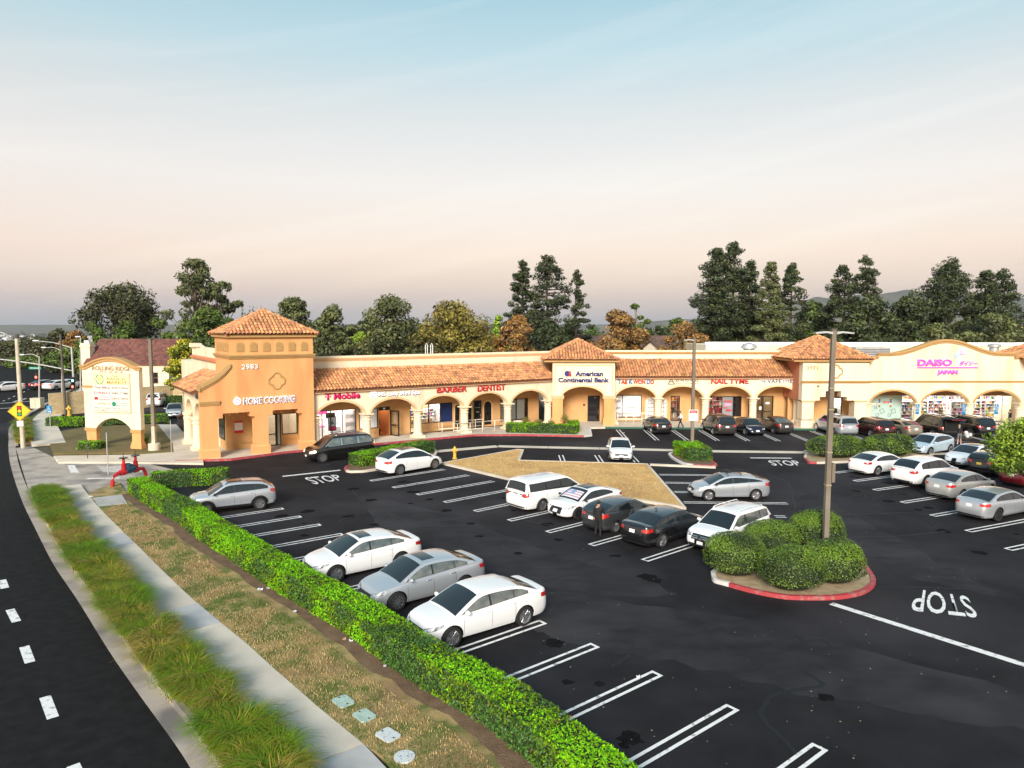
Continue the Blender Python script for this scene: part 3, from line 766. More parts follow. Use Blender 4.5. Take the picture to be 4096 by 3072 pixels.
def shelves(p, x0, x1, y, z0, z1, levels, seed, pal, dens=9, depth=.4):
    rd = random.Random(seed); mb = MB()
    for k in range(levels + 1): z = z0 + (z1 - z0) * k / levels; mb.box(x0, x1, y, y + depth, z, z + .03)
    mb.box(x0 - .03, x0, y, y + depth, z0, z1); mb.box(x1, x1 + .03, y, y + depth, z0, z1); mb.box(x0, x1, y + depth, y + depth + .02, z0, z1)
    sh = mb.build('shelf', M_wht, p)
    mbs = [MB() for _ in pal]
    for k in range(levels):
        z = z0 + (z1 - z0) * k / levels + .032; hmax = (z1 - z0) / levels - .06; x = x0 + .02
        while x < x1 - .1:
            w = rd.uniform(.06, .24); w = min(w, x1 - x - .01)
            if rd.random() < .88: rd.choice(mbs).box(x, x + w * .92, y + .05, y + depth * .9, z, z + hmax * rd.uniform(.45, 1))
            x += w
    for b_, c_ in zip(mbs, pal):
        if b_.v: o = b_.build('merchandise', c_, sh); o['kind'] = 'stuff'
PAL = [mat('goods_%s' % n, c, .5) for n, c in (('white', (.75, .75, .75)), ('red', (.55, .04, .05)), ('black', (.02, .02, .02)), ('yellow', (.6, .42, .05)), ('green', (.05, .3, .12)), ('blue', (.05, .15, .45)), ('pink', (.65, .2, .35)), ('brown', (.25, .12, .05)), ('cream', (.7, .6, .45)))]

# ================= corner restaurant with tower (local frame along the left wing)
LW_O, LW_A = Vector((-22.52, 51.09, 0)), math.radians(34)
def lw(s, y, z=0): return Vector((LW_O.x + s * math.cos(LW_A) - y * math.sin(LW_A), LW_O.y + s * math.sin(LW_A) + y * math.cos(LW_A), z))
B1 = thing('corner_restaurant', 'orange stucco corner tower building with tiled hip roof and small arched vents', 'building', LW_O, LW_A)
# front wall of the tower
mb = MB()
xs_op = [(1.14, 3.75), (4.75, 7.36)]
def front_prof():
    pts = [(0, .8)]
    return pts
TH = .85
ops = []
for a, b in xs_op: ops += [(a, b, 0, 3.05), (a + .34, b - .33, 3.05, 3.40)]
wall_holes(mb, 0, 8.32, .8, 4.1, 0, TH, [(a, b, .8 if z0 == 0 else z0, z1) for a, b, z0, z1 in ops])
def curve_z(s):   # swept shoulder on the left
    t = min(max(s / 2.13, 0), 1); return 5.45 + 1.55 * (t ** 1.15 * (1 - .18 * math.sin(PI * t)))
cs_ = [(2.13 * k / 16, curve_z(2.13 * k / 16)) for k in range(17)]
mb.prism([(0, 4.1), (8.32, 4.1), (8.32, 7.5), (2.13, 7.5)] + cs_[::-1], 0, TH, 'y')
wl = mb.build('wall', M_orange, B1)
mb = MB(); mb.box(2.13, 8.32, TH, 5.2, 4.1, 7.5); mb.box(2.13, 8.32, 0, 5.2, 7.5, 9.05); mb.build('tower', M_orange, B1)
for a, b in ((0, 1.14), (3.72, 4.78), (7.33, 8.32)):
    mb = MB(); mb.box(a - .08, b + .08, -.09, TH + .09, .15, .72); mb.add([(a - .08, -.09, .72), (b + .08, -.09, .72), (b + .08, TH + .09, .72), (a - .08, TH + .09, .72), (a, 0, .82), (b, 0, .82), (b, TH, .82), (a, TH, .82)], [(0, 1, 5, 4), (1, 2, 6, 5), (2, 3, 7, 6), (3, 0, 4, 7)])
    mb.build('pier_base', M_orange, B1)
# swept cornice on the shoulder
mb = MB(); rows = [[], [], [], [], [], []]
for s_, z_ in cs_:
    for r_, (dy, dz) in zip(rows, [(0, -.34), (-.07, -.32), (-.07, -.2), (-.14, -.17), (-.14, .03), (TH + .05, .03)]): r_.append((s_, dy, z_ + dz))
mb.grid(rows); mb.build('cornice', M_trim, B1)
mb = MB(); mb.prism([(a, b) for a, b in [(-.14, 5.12), (-.14, 5.46), (-.02, 5.46), (-.02, 5.12)]], -.14, TH, 'y'); mb.build('cornice_end', M_trim, B1)
mb = MB(); moulding(mb, -.10, 1.30, 0, 4.02, .14, .34); mb.build('pier_moulding', M_trim, B1)
mb = MB()
for (a, b, y_) in ((1.98, 8.47, 0),): moulding(mb, a, b, y_, 7.38, .2, .3)
mb.prism([(2.13 + q, 7.38 + w) for q, w in ledge_prof(.2, .3)], .0, 5.2, 'y'); mb.prism([(8.32 - q, 7.38 + w) for q, w in ledge_prof(.2, .3)], .0, 5.2, 'y'); mb.build('cornice', M_trim, B1)
mb = MB(); moulding(mb, 2.05, 8.40, 0, 9.0, .12, .14); mb.prism([(2.13 + q, 9.0 + w) for q, w in ledge_prof(.12, .14)], .0, 5.2, 'y'); mb.build('cornice', M_trim, B1)
hip_roof(B1, 1.78, 8.67, -.35, 5.55, 9.2, 11.02)
def vent(p, c, z0, z1, w, y, axis='x'):
    zs = z1 - w / 2; pr = [(c - w / 2, z0)] + [(c - w / 2 * math.cos(PI * k / 8), zs + w / 2 * math.sin(PI * k / 8)) for k in range(9)] + [(c + w / 2, z0)]
    po = [(c + (a - c) * 1.26, z0 - .05 + (b - z0) * 1.13) for a, b in pr]
    mb = MB()
    if axis == 'x': mb.prism(po, y - .05, y, 'y')
    else: mb.prism(po, y - .05, y, 'x')
    o = mb.build('vent', M_trim, p)
    mb = MB(); k = 0
    while z0 + .06 * k < z1 - .06:
        zz = z0 + .06 * k; hw = w / 2 * (1 if zz < zs else math.sqrt(max(0, 1 - ((zz - zs) / (w / 2)) ** 2))) * .94
        if axis == 'x': mb.prism([(y - .075, zz), (y - .05, zz + .045), (y - .05, zz)], c - hw, c + hw, 'x')
        else: mb.prism([(y - .075, zz), (y - .05, zz + .045), (y - .05, zz)], c - hw, c + hw, 'y')
        k += 1
    mb.build('louvre', M_trim, o)
for k in range(6): vent(B1, 2.83 + k * .96, 7.97, 8.62, .44, 0)
for k in range(6): vent(B1, .55 + k * .72, 7.97, 8.62, .38, 2.13, 'y')
def quatrefoil(p, c, z, r, y, m):
    mb = MB(); pts = []
    R = r * .52; o_ = r - R
    for q in range(4):
        a = PI / 2 * q; cx_, cz_ = c + o_ * math.cos(a), z + o_ * math.sin(a)
        for k in range(9): t = a - PI / 2 * .98 + PI * .98 * k / 8; pts.append((cx_ + R * math.cos(t), y, cz_ + R * math.sin(t)))
        b = a + PI / 4; pts.append((c + r * .80 * math.cos(b), y, z + r * .80 * math.sin(b)))
    pts.append(pts[0]); mb.tube(pts, .075, 6, False); mb.build('quatrefoil_moulding', m, p)
quatrefoil(B1, 5.47, 5.65, .62, 0, M_trim)
# recessed shopfront behind the tower arches
mb = MB(); wall_holes(mb, 2.3, 8.5, .15, 4.2, 3.0, 3.2, [(5.3, 6.55, .15, 2.75), (6.62, 7.9, 1.0, 2.75), (4.25, 5.2, 1.0, 2.75)]); mb.box(2.3, 2.5, 3.2, 9.5, .15, 4.2); mb.box(0.3, 8.5, .85, 9.5, 4.2, 4.3)
mb.build('shop_wall', M_tan, B1)
mb = MB(); mb.box(7.9, 8.3, .86, 3.0, .15, 4.2); mb.build('side_wall', M_tan, B1)
door(B1, 5.3, 6.2, .15, 2.75, 3.08, M_pane, 'door'); win(B1, 6.62, 7.9, 1.0, 2.75, 3.06, m=M_pane); win(B1, 4.25, 5.2, 1.0, 2.75, 3.06, m=M_dkglass)
win(B1, 6.2, 6.55, .15, 2.75, 3.08, m=M_frost)
room(B1, 3.9, 8.2, 3.25, 6.5, .15, 3.2, light=M_ceil_dim)
mb = MB()
for k in range(5): mb.box(2.22, 2.28, 3.3 + k * .55, 3.8 + k * .55, .9, 2.9)
mb.build('side_window', M_dkglass, B1)
mb = MB(); mb.box(2.95, 3.55, 2.95, 2.99, 1.45, 2.35); nb = mb.build('notice_board', M_wht, B1)
mb = MB(); mb.box(2.93, 3.57, 2.935, 2.948, 2.25, 2.37); mb.build('notice_bar', M_red, nb); mb = MB(); mb.box(2.93, 3.57, 2.935, 2.948, 1.43, 1.65); mb.build('notice_bar', M_red, nb)
mb = MB()
for k in range(6): mb.box(3.4 + k * .16, 3.5 + k * .16, 2.97, 2.995, .55, .65)
for k in range(6): mb.box(6.9 + k * .16, 7.0 + k * .16, 2.97, 2.995, .55, .65)
mb.build('frieze', M_trim, B1)
# string lights under the lintels
M_bulb = mat('warm_bulb', (.9, .6, .3), .4, emit=(1., .55, .2), estr=1.5)
for (a, b) in ((1.5, 3.4), (5.1, 7.0)):
    mb = MB()
    for k in range(26): mb.ball((random.uniform(a, b), random.uniform(.9, 1.3), 3.35 - abs(random.gauss(0, .22))), .012, .012, .012, 4, 3)
    o = mb.build('string_light', M_bulb, B1); o['kind'] = 'stuff'
# side arcade toward the street
mb = MB(); ybay = [(1.1, 4.1), (4.75, 7.9)]
ys = [.0] + [v for a, b in ybay for v in ([a - 1e-4] + [a + (b - a) * (1 - math.cos(PI * k / 20)) / 2 for k in range(21)] + [b + 1e-4])] + [8.9]
zl = [next((arch_z(q, a, b, 2.75, 4.0) for a, b in ybay if a - 5e-5 <= q <= b + 5e-5), 2.75) for q in ys]
for xx, fl in ((.25, 0), (.75, 1)):
    mb.grid([[(xx, q, z) for q, z in zip(ys, zl)], [(xx, q, 5.0) for q in ys]])
mb.grid([[(.25, q, z) for q, z in zip(ys, zl)], [(.75, q, z) for q, z in zip(ys, zl)]])
mb.box(.25, .75, 8.45, 8.95, .15, 5.0)
mb.build('side_arcade_wall', M_cream, B1)
for q in (4.42, 8.2):
    mb = MB(); M = Matrix.Translation((.5, q, 0)); r = .36
    mb.box(.5 - r * 1.4, .5 + r * 1.4, q - r * 1.4, q + r * 1.4, .15, .42)
    mb.lathe([(r * 1.3, .42), (r * 1.3, .52), (r * 1.05, .58), (r * .98, 2.2), (r * 1.15, 2.22), (r * 1.15, 2.3), (r, 2.32), (r, 2.5), (r * 1.25, 2.55), (r * 1.3, 2.66), (r * 1.3, 2.75)], 18, M)
    mb.build('column', M_col, B1, True, 40)
mb = MB(); mb.prism([(-.45, 4.80), (-.45, 4.95), (2.2, 6.2), (2.2, 5.9)], .86, 9.2, 'y'); rf = mb.build('roof', M_deck, B1)
Vv = Vector((2.65, 0, 1.25)); tile_field(rf, Vector((-.5, 9.2, 4.95)), Vector((0, -1, 0)), Vv, 8.3, lambda u, v: v < Vv.length - .15, 0, slope=Vv.length)
mb = MB(); mb.box(2.2, 2.6, 5.2, 15.5, .15, 8.0); mb.build('end_wall', M_cream, B1)
mb = MB(); mb.prism([(2.0, 7.9), (2.0, 8.25), (2.7, 8.25), (2.7, 7.9)], 13.6, 15.7, 'y'); mb.prism([(13.6, 7.98), (13.6, 8.25), (12.9, 8.12), (11.5, 7.98)], 2.05, 2.65, 'x')
mb.build('parapet_scroll', M_cream, B1)
mb = MB(); mb.prism([(1.95, 6.95), (1.95, 7.1), (2.2, 7.22), (2.2, 6.95)], 5.2, 15.3, 'y'); mb.build('tile_ledge', M_terra, B1)
mb = MB(); mb.box(2.6, 9.4, 7.2, 24, .15, 6.4); mb.build('rear_block', M_cream, B1)
# ================= left arcade wing
B2 = thing('arcade_shops', 'long cream arcade with clay tile shed roof between corner tower and bank entrance', 'building', LW_O, LW_A)
LC = [12.98 + 4.72 * k for k in range(4)]
bays = [(8.62, 12.68)] + [(c + .30, c + 4.42) for c in LC]
arcade(B2, 8.32, 32.4, bays, 2.58, 3.67, 4.5, .45, .5, M_cream, M_trimL, [8.60] + LC + [31.9])
shed_roof(B2, 8.33, 32.6, .18, 4.68, 3.1, 6.25)
mb = MB(); mb.box(8.33, 34.6, 3.1, 3.4, 4.6, 7.0); mb.build('parapet', M_cream, B2)
mb = MB(); moulding(mb, 8.33, 34.6, 3.1, 6.88, .14, .26); mb.build('parapet_band', M_trimL, B2)
mb = MB(); mb.box(8.33, 34.6, 3.0, 3.5, 7.143, 7.30); mb.build('parapet_cap', M_cream, B2)
mb = MB(); mb.box(8.5, 34.6, 8.5, 24, .15, 6.3); mb.box(8.5, 34.6, 3.5, 8.5, 6.0, 6.3); mb.build('rear_block', M_flatroof, B2)
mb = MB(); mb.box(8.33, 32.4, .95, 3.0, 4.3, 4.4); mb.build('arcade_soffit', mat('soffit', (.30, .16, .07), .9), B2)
mb = MB()
for k in range(11): x = 9.5 + k * 2.3; mb.box(x, x + .12, .96, 2.98, 3.95, 4.28)
mb.box(8.33, 32.3, 2.2, 2.32, 3.62, 3.82); mb.build('soffit_beam', M_tan, B2)
H2 = [(8.7, 12.95, .15, 2.75), (13.2, 14.95, .9, 2.7), (15.0, 16.1, .15, 2.75), (18.05, 18.75, .15, 2.75), (18.8, 22.4, .95, 2.75)]
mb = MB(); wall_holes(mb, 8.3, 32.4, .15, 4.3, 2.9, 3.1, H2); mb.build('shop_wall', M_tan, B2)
# phone shop
win(B2, 8.7, 12.95, .15, 2.75, 2.98, mull=(9.2, 9.95, 10.7, 11.75), m=M_pane, fw=.06)
r_ = room(B2, 8.75, 12.9, 3.12, 7.6, .15, 3.0)
mb = MB(); mb.box(9.3, 11.0, 5.2, 5.9, .15, 1.05); mb.box(11.4, 12.1, 4.4, 5.0, .15, 1.1); mb.build('counter', mat('counter_white', (.8, .78, .78), .4), r_)
mb = MB(); mb.box(9.28, 11.02, 5.18, 5.92, 1.05, 1.10); mb.box(8.76, 12.0, 7.5, 7.58, 1.9, 2.7); mb.box(9.5, 10.9, 6.8, 7.2, .15, .7); mb.build('counter_top', mat('shop_magenta', (.70, .02, .20), .4), r_)
mb = MB(); mb.box(8.8, 9.15, 3.6, 4.2, .15, 1.9); mb.tube([(9.2, 4.0, .2), (9.2, 4.0, .95), (9.75, 4.0, .95), (9.75, 4.0, .2)], .02, 4); mb.build('display_stand', M_blk, r_)
mb = MB(); mb.box(10.55, 11.25, 3.18, 3.24, .95, 2.15); mb.box(10.86, 10.94, 3.18, 3.24, .15, .95); mb.box(10.4, 11.2, 3.3, 3.35, 2.05, 2.5); o = mb.build('poster_stand', M_blk, B2)
mb = MB(); mb.box(10.6, 11.2, 3.165, 3.178, 1.35, 2.1); mb.build('poster_top', mat('poster_white', (.75, .72, .80), .5), o)
mb = MB(); mb.box(10.6, 11.2, 3.165, 3.178, 1.0, 1.345); mb.build('poster_bottom', M_mag, o)
mb = MB(); mb.prism([(10.72, 1.5), (11.08, 1.5), (10.9, 1.85)], 3.15, 3.163, 'y'); mb.build('poster_motif', mat('poster_green', (.08, .3, .2), .5), o)
mb = MB()
for k in range(9): x = 12.05 + k * .1; mb.box(x, x + .035, 3.12, 3.17, .2, 2.6)
for k in range(8):
    x = 12.05 + k * .1
    for z in (.7, 1.4, 2.1): mb.tube([(x, 3.14, z - .25), (x + .1, 3.14, z + .25)], .012, 4); mb.tube([(x, 3.14, z + .25), (x + .1, 3.14, z - .25)], .012, 4)
mb.build('folding_gate', M_frame, B2)
# spa
win(B2, 13.2, 14.95, .9, 2.7, 2.98, mull=(13.65,), m=M_white_film)
room(B2, 14.9, 16.3, 3.12, 6.5, .15, 2.9, mat('warm_wall', (.45, .18, .06), .8), M_woodfl, M_ceil_dim)
mb = MB(); mb.box(15.0, 16.1, 2.94, 3.06, 2.42, 2.75); mb.build('transom', M_blk, B2)
mb = MB(); mb.box(15.45, 15.65, 2.92, 2.938, 2.52, 2.66); mb.build('number_plate', M_wht, B2)
dr_ = thing('open_glass_door', 'bronze framed glass door standing open at the med spa shop', 'door', lw(16.12, 2.92), LW_A - math.radians(64))
door(dr_, 0, .98, .16, 2.4, 0, M_pane, 'door_leaf')
pl = thing('potted_plant', 'potted palm inside the open doorway of the spa', 'plant', lw(15.55, 4.3, .15))
mb = MB(); mb.lathe([(.16, 0), (.22, .4), (.24, .42), (.2, .42)], 12); mb.build('pot', M_blk, pl)
mb = MB()
for k in range(14):
    a = k * 2.4; rr = .25 + .3 * random.random(); hh = .9 + .6 * random.random()
    P3 = [Vector((0, 0, .4)), Vector((rr * .4 * math.cos(a), rr * .4 * math.sin(a), hh)), Vector((rr * math.cos(a), rr * math.sin(a), hh * .9))]
    n_ = Vector((-math.sin(a), math.cos(a), 0)) * .06; mb.grid([[q - n_ * w for q, w in zip(P3, (.4, 1, .1))], [q + n_ * w for q, w in zip(P3, (.4, 1, .1))]])
mb.build('frond', mat('palm_leaf', (.03, .09, .03), .6), pl)
mb = MB()
for x in (13.3, 13.7, 14.1, 14.5): mb.box(x, x + .22, 2.87, 2.898, .45, .6)
for x in (19.0, 19.35, 19.7, 20.4, 20.75, 21.3, 21.65, 22.0): mb.box(x, x + .22, 2.87, 2.898, .45, .6)
mb.build('frieze', M_trim, B2)
# barber
win(B2, 18.8, 22.4, .95, 2.75, 2.98, mull=(19.95, 21.15), m=[M_pane, M_pane, mat('navy_film', (.01, .025, .11), .3)])
door(B2, 18.05, 18.75, .15, 2.75, 2.98, M_pane)
rb = room(B2, 18.0, 22.4, 3.12, 6.6, .15, 3.0)
mb = MB(); mb.box(19.2, 21.9, 6.0, 6.5, .15, .95); mb.box(18.3, 21.9, 6.55, 6.58, 1.3, 2.3); mb.build('counter', mat('barber_wood', (.5, .35, .2), .5), rb)
shelves(rb, 19.3, 21.9, 5.6, 1.0, 1.9, 3, 4, PAL)
bp_ = thing('barber_pole', 'red white and blue striped barber pole in the shop window', 'barber pole', lw(20.7, 3.2, 1.2))
mb = MB(); mb.lathe([(.10, 0), (.12, .06), (.10, .1)], 10); mb.lathe([(.10, .78), (.12, .82), (.08, .9), (0, .98)], 10); mb.build('cap', M_wht, bp_)
for k, m_ in enumerate((M_wht, M_red, M_wht, M_navy)):
    mb = MB(); rows = []
    for j in range(13):
        z = .1 + .68 * j / 12; a = j * .55 + k * PI / 2; rows.append([(.085 * math.cos(a + PI / 2 * q / 4), .085 * math.sin(a + PI / 2 * q / 4), z) for q in range(5)])
    mb.grid(rows); mb.build('stripe', m_, bp_)
# dentist
arch_win(B2, 23.55, 24.45, .35, 2.55, 2.895); arch_win(B2, 25.85, 26.7, .35, 2.6, 2.895); arch_win(B2, 22.65, 23.15, .35, 2.5, 2.895)
d_ = door(B2, 24.72, 25.55, .15, 2.75, 2.88, M_dkglass)
text_fit('DENTAL OFFICE', 24.85, 25.42, 2.05, .07, 2.865, M_wht, B2, 'door_lettering', .002); text_fit('OPEN', 24.98, 25.28, 1.6, .09, 2.865, M_wht, B2, 'door_lettering', .002)
# blinds window
win(B2, 27.75, 31.0, .55, 2.65, 2.88, mull=(29.6,), m=M_pane)
mb = MB(); mb.box(27.8, 31.0, 2.893, 2.897, .55, 2.65); mb.build('window_back', M_frame, B2)
for k in range(36):
    x = 27.85 + k * .077
    if abs(x - 29.6) > .07 and x < 30.55: mb = MB(); mb.box(x, x + .068, 2.884, 2.89 + .003 * (k % 2), .62, 2.58); mb.build('blind_slat', M_blind, B2)
# ---- signs on the left wing (things of their own)
def wsign(name, label, wing, cat='sign'):
    o, a = (LW_O, LW_A) if wing == 'L' else ((RW_O, RW_A) if wing == 'R' else (Vector((0, 0, 0)), 0.))
    return thing(name, label, cat, o, a)
sg = wsign('house_number', 'white numerals 2983 high on the orange tower', 'L'); text_fit('2983', 2.91, 4.10, 6.62, .36, -.004, M_wht, sg, bold=.02)
sg = wsign('wall_sign', 'HOME COOKING lettering, black on white, with round flower emblem on orange tower', 'L')
text_fit('HOME COOKING', 2.94, 6.80, 4.00, .48, -.05, M_whtlit, sg, extrude=.06, bold=.035); text_fit('HOME COOKING', 2.98, 6.76, 4.04, .40, -.113, M_blk, sg, extrude=.01, bold=-.004)
mb = MB(); mb.lathe([(0, 0), (.27, 0), (.27, .07), (0, .07)], 20, Matrix.Translation((2.52, -.01, 4.25)) @ Matrix.Rotation(PI / 2, 4, 'X')); mb.prism([(2.4, 4.45), (2.45, 4.62), (2.52, 4.5), (2.6, 4.58), (2.62, 4.44)], -.08, -.02, 'y'); mb.build('emblem', M_whtlit, sg)
mb = MB()
for k in range(5):
    a = PI / 2 + k * 2 * PI / 5; mb.ball((2.52 + .14 * math.cos(a), -.085, 4.25 + .14 * math.sin(a)), .055, .02, .055, 8, 5)
mb.build('petal', mat('petal_pink', (.75, .12, .30), .5), sg)
sg = wsign('wall_sign', 'dark lettering on the street-facing arcade of the corner tower', 'L')
mb = MB()
for k in range(7): mb.box(.17, .22, 1.0 + k * .30, 1.22 + k * .30, 4.35, 4.62)
mb.build('lettering', M_navy, sg)
sg = wsign('wall_sign', 'magenta T Mobile lettering over the first arch', 'L')
text_fit('T', 9.35, 9.85, 3.92, .55, .445, M_mag, sg, bold=.05, extrude=.06); text_fit('Mobile', 10.08, 12.33, 3.92, .52, .445, M_mag, sg, bold=.035, extrude=.06)
mb = MB(); mb.box(9.36, 9.46, .38, .44, 4.13, 4.22); mb.box(9.74, 9.84, .38, .44, 4.13, 4.22); mb.build('dot', M_mag, sg)
sg = wsign('wall_sign', 'white MS Lady Med Spa lettering with square character logo box', 'L')
text_fit('MS Lady Med Spa', 13.96, 17.82, 3.93, .37, .445, M_shadowgrey, sg, extrude=.05, bold=.02); text_fit('MS Lady Med Spa', 13.96, 17.78, 3.97, .36, .39, M_whtlit, sg, extrude=.02, bold=.004)
mb = MB(); mb.box(13.26, 13.76, .38, .445, 3.86, 4.36); mb.build('logo_box', M_whtlit, sg)
text_fit('韓國', 13.31, 13.71, 4.13, .17, .378, M_pink, sg, 'logo_lettering', .004); text_fit('醫美', 13.31, 13.71, 3.9, .17, .378, M_pink, sg, 'logo_lettering', .004)
sg = wsign('wall_sign', 'red BARBER lettering over the third arch', 'L'); text_fit('BARBER', 19.45, 22.49, 3.97, .47, .445, M_red, sg, bold=.014, extrude=.12)
sg = wsign('wall_sign', 'tall red DENTIST lettering over the fourth arch', 'L'); text_fit('DENTIST', 23.65, 26.65, 3.90, .58, .445, M_red, sg, bold=.012, extrude=.12)

# ================= bank entrance pavilion (faces the camera)
B3 = thing('bank_pavilion', 'cream bank entrance with tiled pyramid roof at the bend of the arcade', 'building', (3.96, 69.0, 0))
mb = MB(); W3 = 6.06
bz = lambda x: arch_z(x, 1.0, 4.95, 3.1, 3.95)
xs = [0, 1.0 - 1e-4] + [1.0 + 3.95 * (1 - math.cos(PI * k / 24)) / 2 for k in range(25)] + [4.95 + 1e-4, W3]
zl = [bz(x) if 1.0 <= x <= 4.95 else 3.1 for x in xs]
mb.grid([[(x, 0, z) for x, z in zip(xs, zl)], [(x, 0, 6.45) for x in xs]]); mb.grid([[(x, .8, z) for x, z in zip(xs, zl)], [(x, 0, z) for x, z in zip(xs, zl)]]); mb.build('arch_wall', M_cream, B3)
mb = MB(); mb.box(0, .8, .8, 5, 3.1, 6.45); mb.box(W3 - .8, W3, .8, 5, 3.1, 6.45); mb.build('side_wall', M_terra, B3)
mb = MB(); rows = [[], [], [], []]
for k in range(29):
    a = PI * k / 28; x = 2.975 - 1.975 * math.cos(a); z = bz(min(max(x, 1.0), 4.95)) if 0 < k < 28 else 3.1; xo = 2.975 - 2.14 * math.cos(a); zo = z + .17 * (math.sin(a) ** .6 if 0 < k < 28 else 0)
    rows[0].append((x, 0, z)); rows[1].append((x, -.04, z)); rows[2].append((xo, -.04, zo)); rows[3].append((xo, 0, zo))
mb.grid(rows); mb.build('arch_trim', M_trimL, B3)
mb = MB()
for (a, b, c, d) in ((.18, W3 - .18, 6.02, 6.12), (.18, .28, 3.3, 6.02), (W3 - .28, W3 - .18, 3.3, 6.02)): mb.box(a, b, -.035, -.001, c, d)
mb.build('panel_frame', M_trimL, B3)
for a in (0, W3 - 1.02):
    mb = MB(); mb.box(a, a + 1.02, .0, 1.0, .85, 2.75); mb.box(a - .08, a + 1.10, -.08, 1.08, .15, .75); mb.add([(a - .08, -.08, .75), (a + 1.1, -.08, .75), (a + 1.1, 1.08, .75), (a - .08, 1.08, .75), (a, 0, .85), (a + 1.02, 0, .85), (a + 1.02, 1., .85), (a, 1., .85)], [(0, 1, 5, 4), (1, 2, 6, 5), (2, 3, 7, 6), (3, 0, 4, 7)]); mb.build('pier', M_orange, B3)
    mb = MB(); moulding(mb, a - .1, a + 1.12, 0, 2.75, .12, .35); mb.box(a - .1, a + 1.12, .0, 1.1, 2.75, 3.1); mb.build('capital', M_trimL, B3)
hip_roof(B3, -1.0, W3 + .35, -.4, 6.2, 6.58, 8.5)
mb = MB(); moulding(mb, -.06, W3 + .06, 0, 6.3, .16, .2); mb.build('cornice', M_trim, B3)
mb = MB(); wall_holes(mb, .0, W3, .15, 6.3, 3.0, 3.2, [(3.75, 5.0, .15, 2.8)]); mb.build('shop_wall', M_tan, B3)
door(B3, 3.75, 5.0, .15, 2.8, 3.05, M_dkglass); mb = MB(); mb.box(3.3, 3.48, 2.96, 2.998, 1.75, 1.95); mb.box(1.2, 1.3, 2.96, 2.998, 1.7, 1.85); mb.build('wall_plate', M_blk, B3)
text_fit('47', 4.45, 4.6, 2.55, .12, 3.0, M_wht, B3, 'door_number', .004)
sg = wsign('wall_sign', 'navy American Continental Bank lettering with globe logo on the bank pavilion', 'W')
text_fit('American', 6.17, 8.85, 5.02, .46, 68.99, M_navy, sg, bold=.035, extrude=.08); text_fit('Continental Bank', 4.5, 9.45, 4.42, .43, 68.99, M_navy, sg, bold=.035, extrude=.08)
mb = MB()
Mg = Matrix.Translation((5.38, 68.95, 5.25)) @ Matrix.Rotation(PI / 2, 4, 'X')
for r in (.27,): mb.lathe([(r - .03, 0), (r, 0), (r, .04), (r - .03, .04)], 20, Mg)
for k in (-1, 0, 1): mb.box(5.38 - .26 * (1 - .15 * abs(k)), 5.38 + .26 * (1 - .15 * abs(k)), 68.91, 68.95, 5.25 + k * .13 - .02, 5.25 + k * .13 + .02)
for k in (-.14, 0, .14): mb.box(5.38 + k - .012, 5.38 + k + .012, 68.905, 68.948, 5.0, 5.5)
mb.build('globe', M_navy, sg)
mb = MB(); mb.prism([(5.5, 5.0), (5.78, 5.0), (5.7, 5.5), (5.58, 5.5)], 68.88, 68.9, 'y'); mb.build('sail', M_red, sg)

# ================= right arcade wing
RW_O, RW_A = Vector((10.0, 70.03, 0)), math.radians(1)
B4 = thing('arcade_shops', 'cream four-arch arcade with clay tile shed roof right of the bank entrance', 'building', RW_O, RW_A)
RC = [4.57, 9.30, 14.08]
bays = [(.25, 4.27), (4.87, 9.0), (9.6, 13.78), (14.38, 18.6)]
arcade(B4, -.1, 18.9, bays, 2.76, 3.89, 4.75, 0, .5, M_cream, M_trimL, [.05] + RC + [18.5], colm=M_col)
shed_roof(B4, -.1, 18.9, -.27, 4.86, 2.6, 6.5)
mb = MB(); mb.box(-1.5, 20.5, 2.6, 2.9, 4.8, 7.15); mb.build('parapet', M_cream, B4)
mb = MB(); moulding(mb, -1.5, 20.5, 2.6, 7.0, .14, .24); mb.build('parapet_band', M_trim, B4)
mb = MB(); mb.box(-1.5, 20.5, 2.5, 3.0, 7.243, 7.40); mb.build('parapet_cap', M_cream, B4)
mb = MB(); mb.box(-6, 20.5, 8., 24, .15, 6.5); mb.box(-6, 20.5, 3.0, 8., 6.2, 6.5); mb.build('rear_block', M_flatroof, B4)
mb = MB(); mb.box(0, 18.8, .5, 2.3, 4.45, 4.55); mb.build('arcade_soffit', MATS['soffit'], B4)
mb = MB()
for k in range(9): x = .9 + k * 2.1; mb.box(x, x + .12, .52, 2.2, 4.1, 4.44)
mb.box(0, 18.7, 1.5, 1.62, 3.72, 3.95); mb.build('soffit_beam', M_tan, B4)
H4 = [(9.6, 13.6, .6, 2.72), (14.3, 16.9, .15, 2.75), (6.3, 7.25, .15, 2.75)]
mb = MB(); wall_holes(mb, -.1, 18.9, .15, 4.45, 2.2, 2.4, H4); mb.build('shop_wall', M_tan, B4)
win(B4, .25, 3.3, .55, 2.85, 2.17, mull=(1.32,), m=M_white_film)
for z in (.75, 1.4, 2.1): text_fit('KICK', .62, 1.2, z, .22, 2.16, M_blk, B4, 'window_lettering', .004, .02)
for z in (.75, 1.4, 2.1): mb = MB(); mb.prism([(.35, z + .22), (.58, z + .2), (.48, z), (.45, z + .14)], 2.156, 2.164, 'y'); mb.build('window_mark', M_red, B4)
text_fit('SIDEKICK', 1.95, 2.95, 1.45, .18, 2.16, M_blk, B4, 'window_lettering', .004, .01)
mb = MB()
for k in range(16): a = k * .7; mb.tube([(2.1 + .35 * math.cos(a) * random.uniform(.3, 1), 2.157, 2.15 + .3 * math.sin(a * 1.3)), (2.1 + .4 * math.cos(a + .5), 2.157, 2.15 + .3 * math.sin(a * 1.3 + .8))], .02, 4)
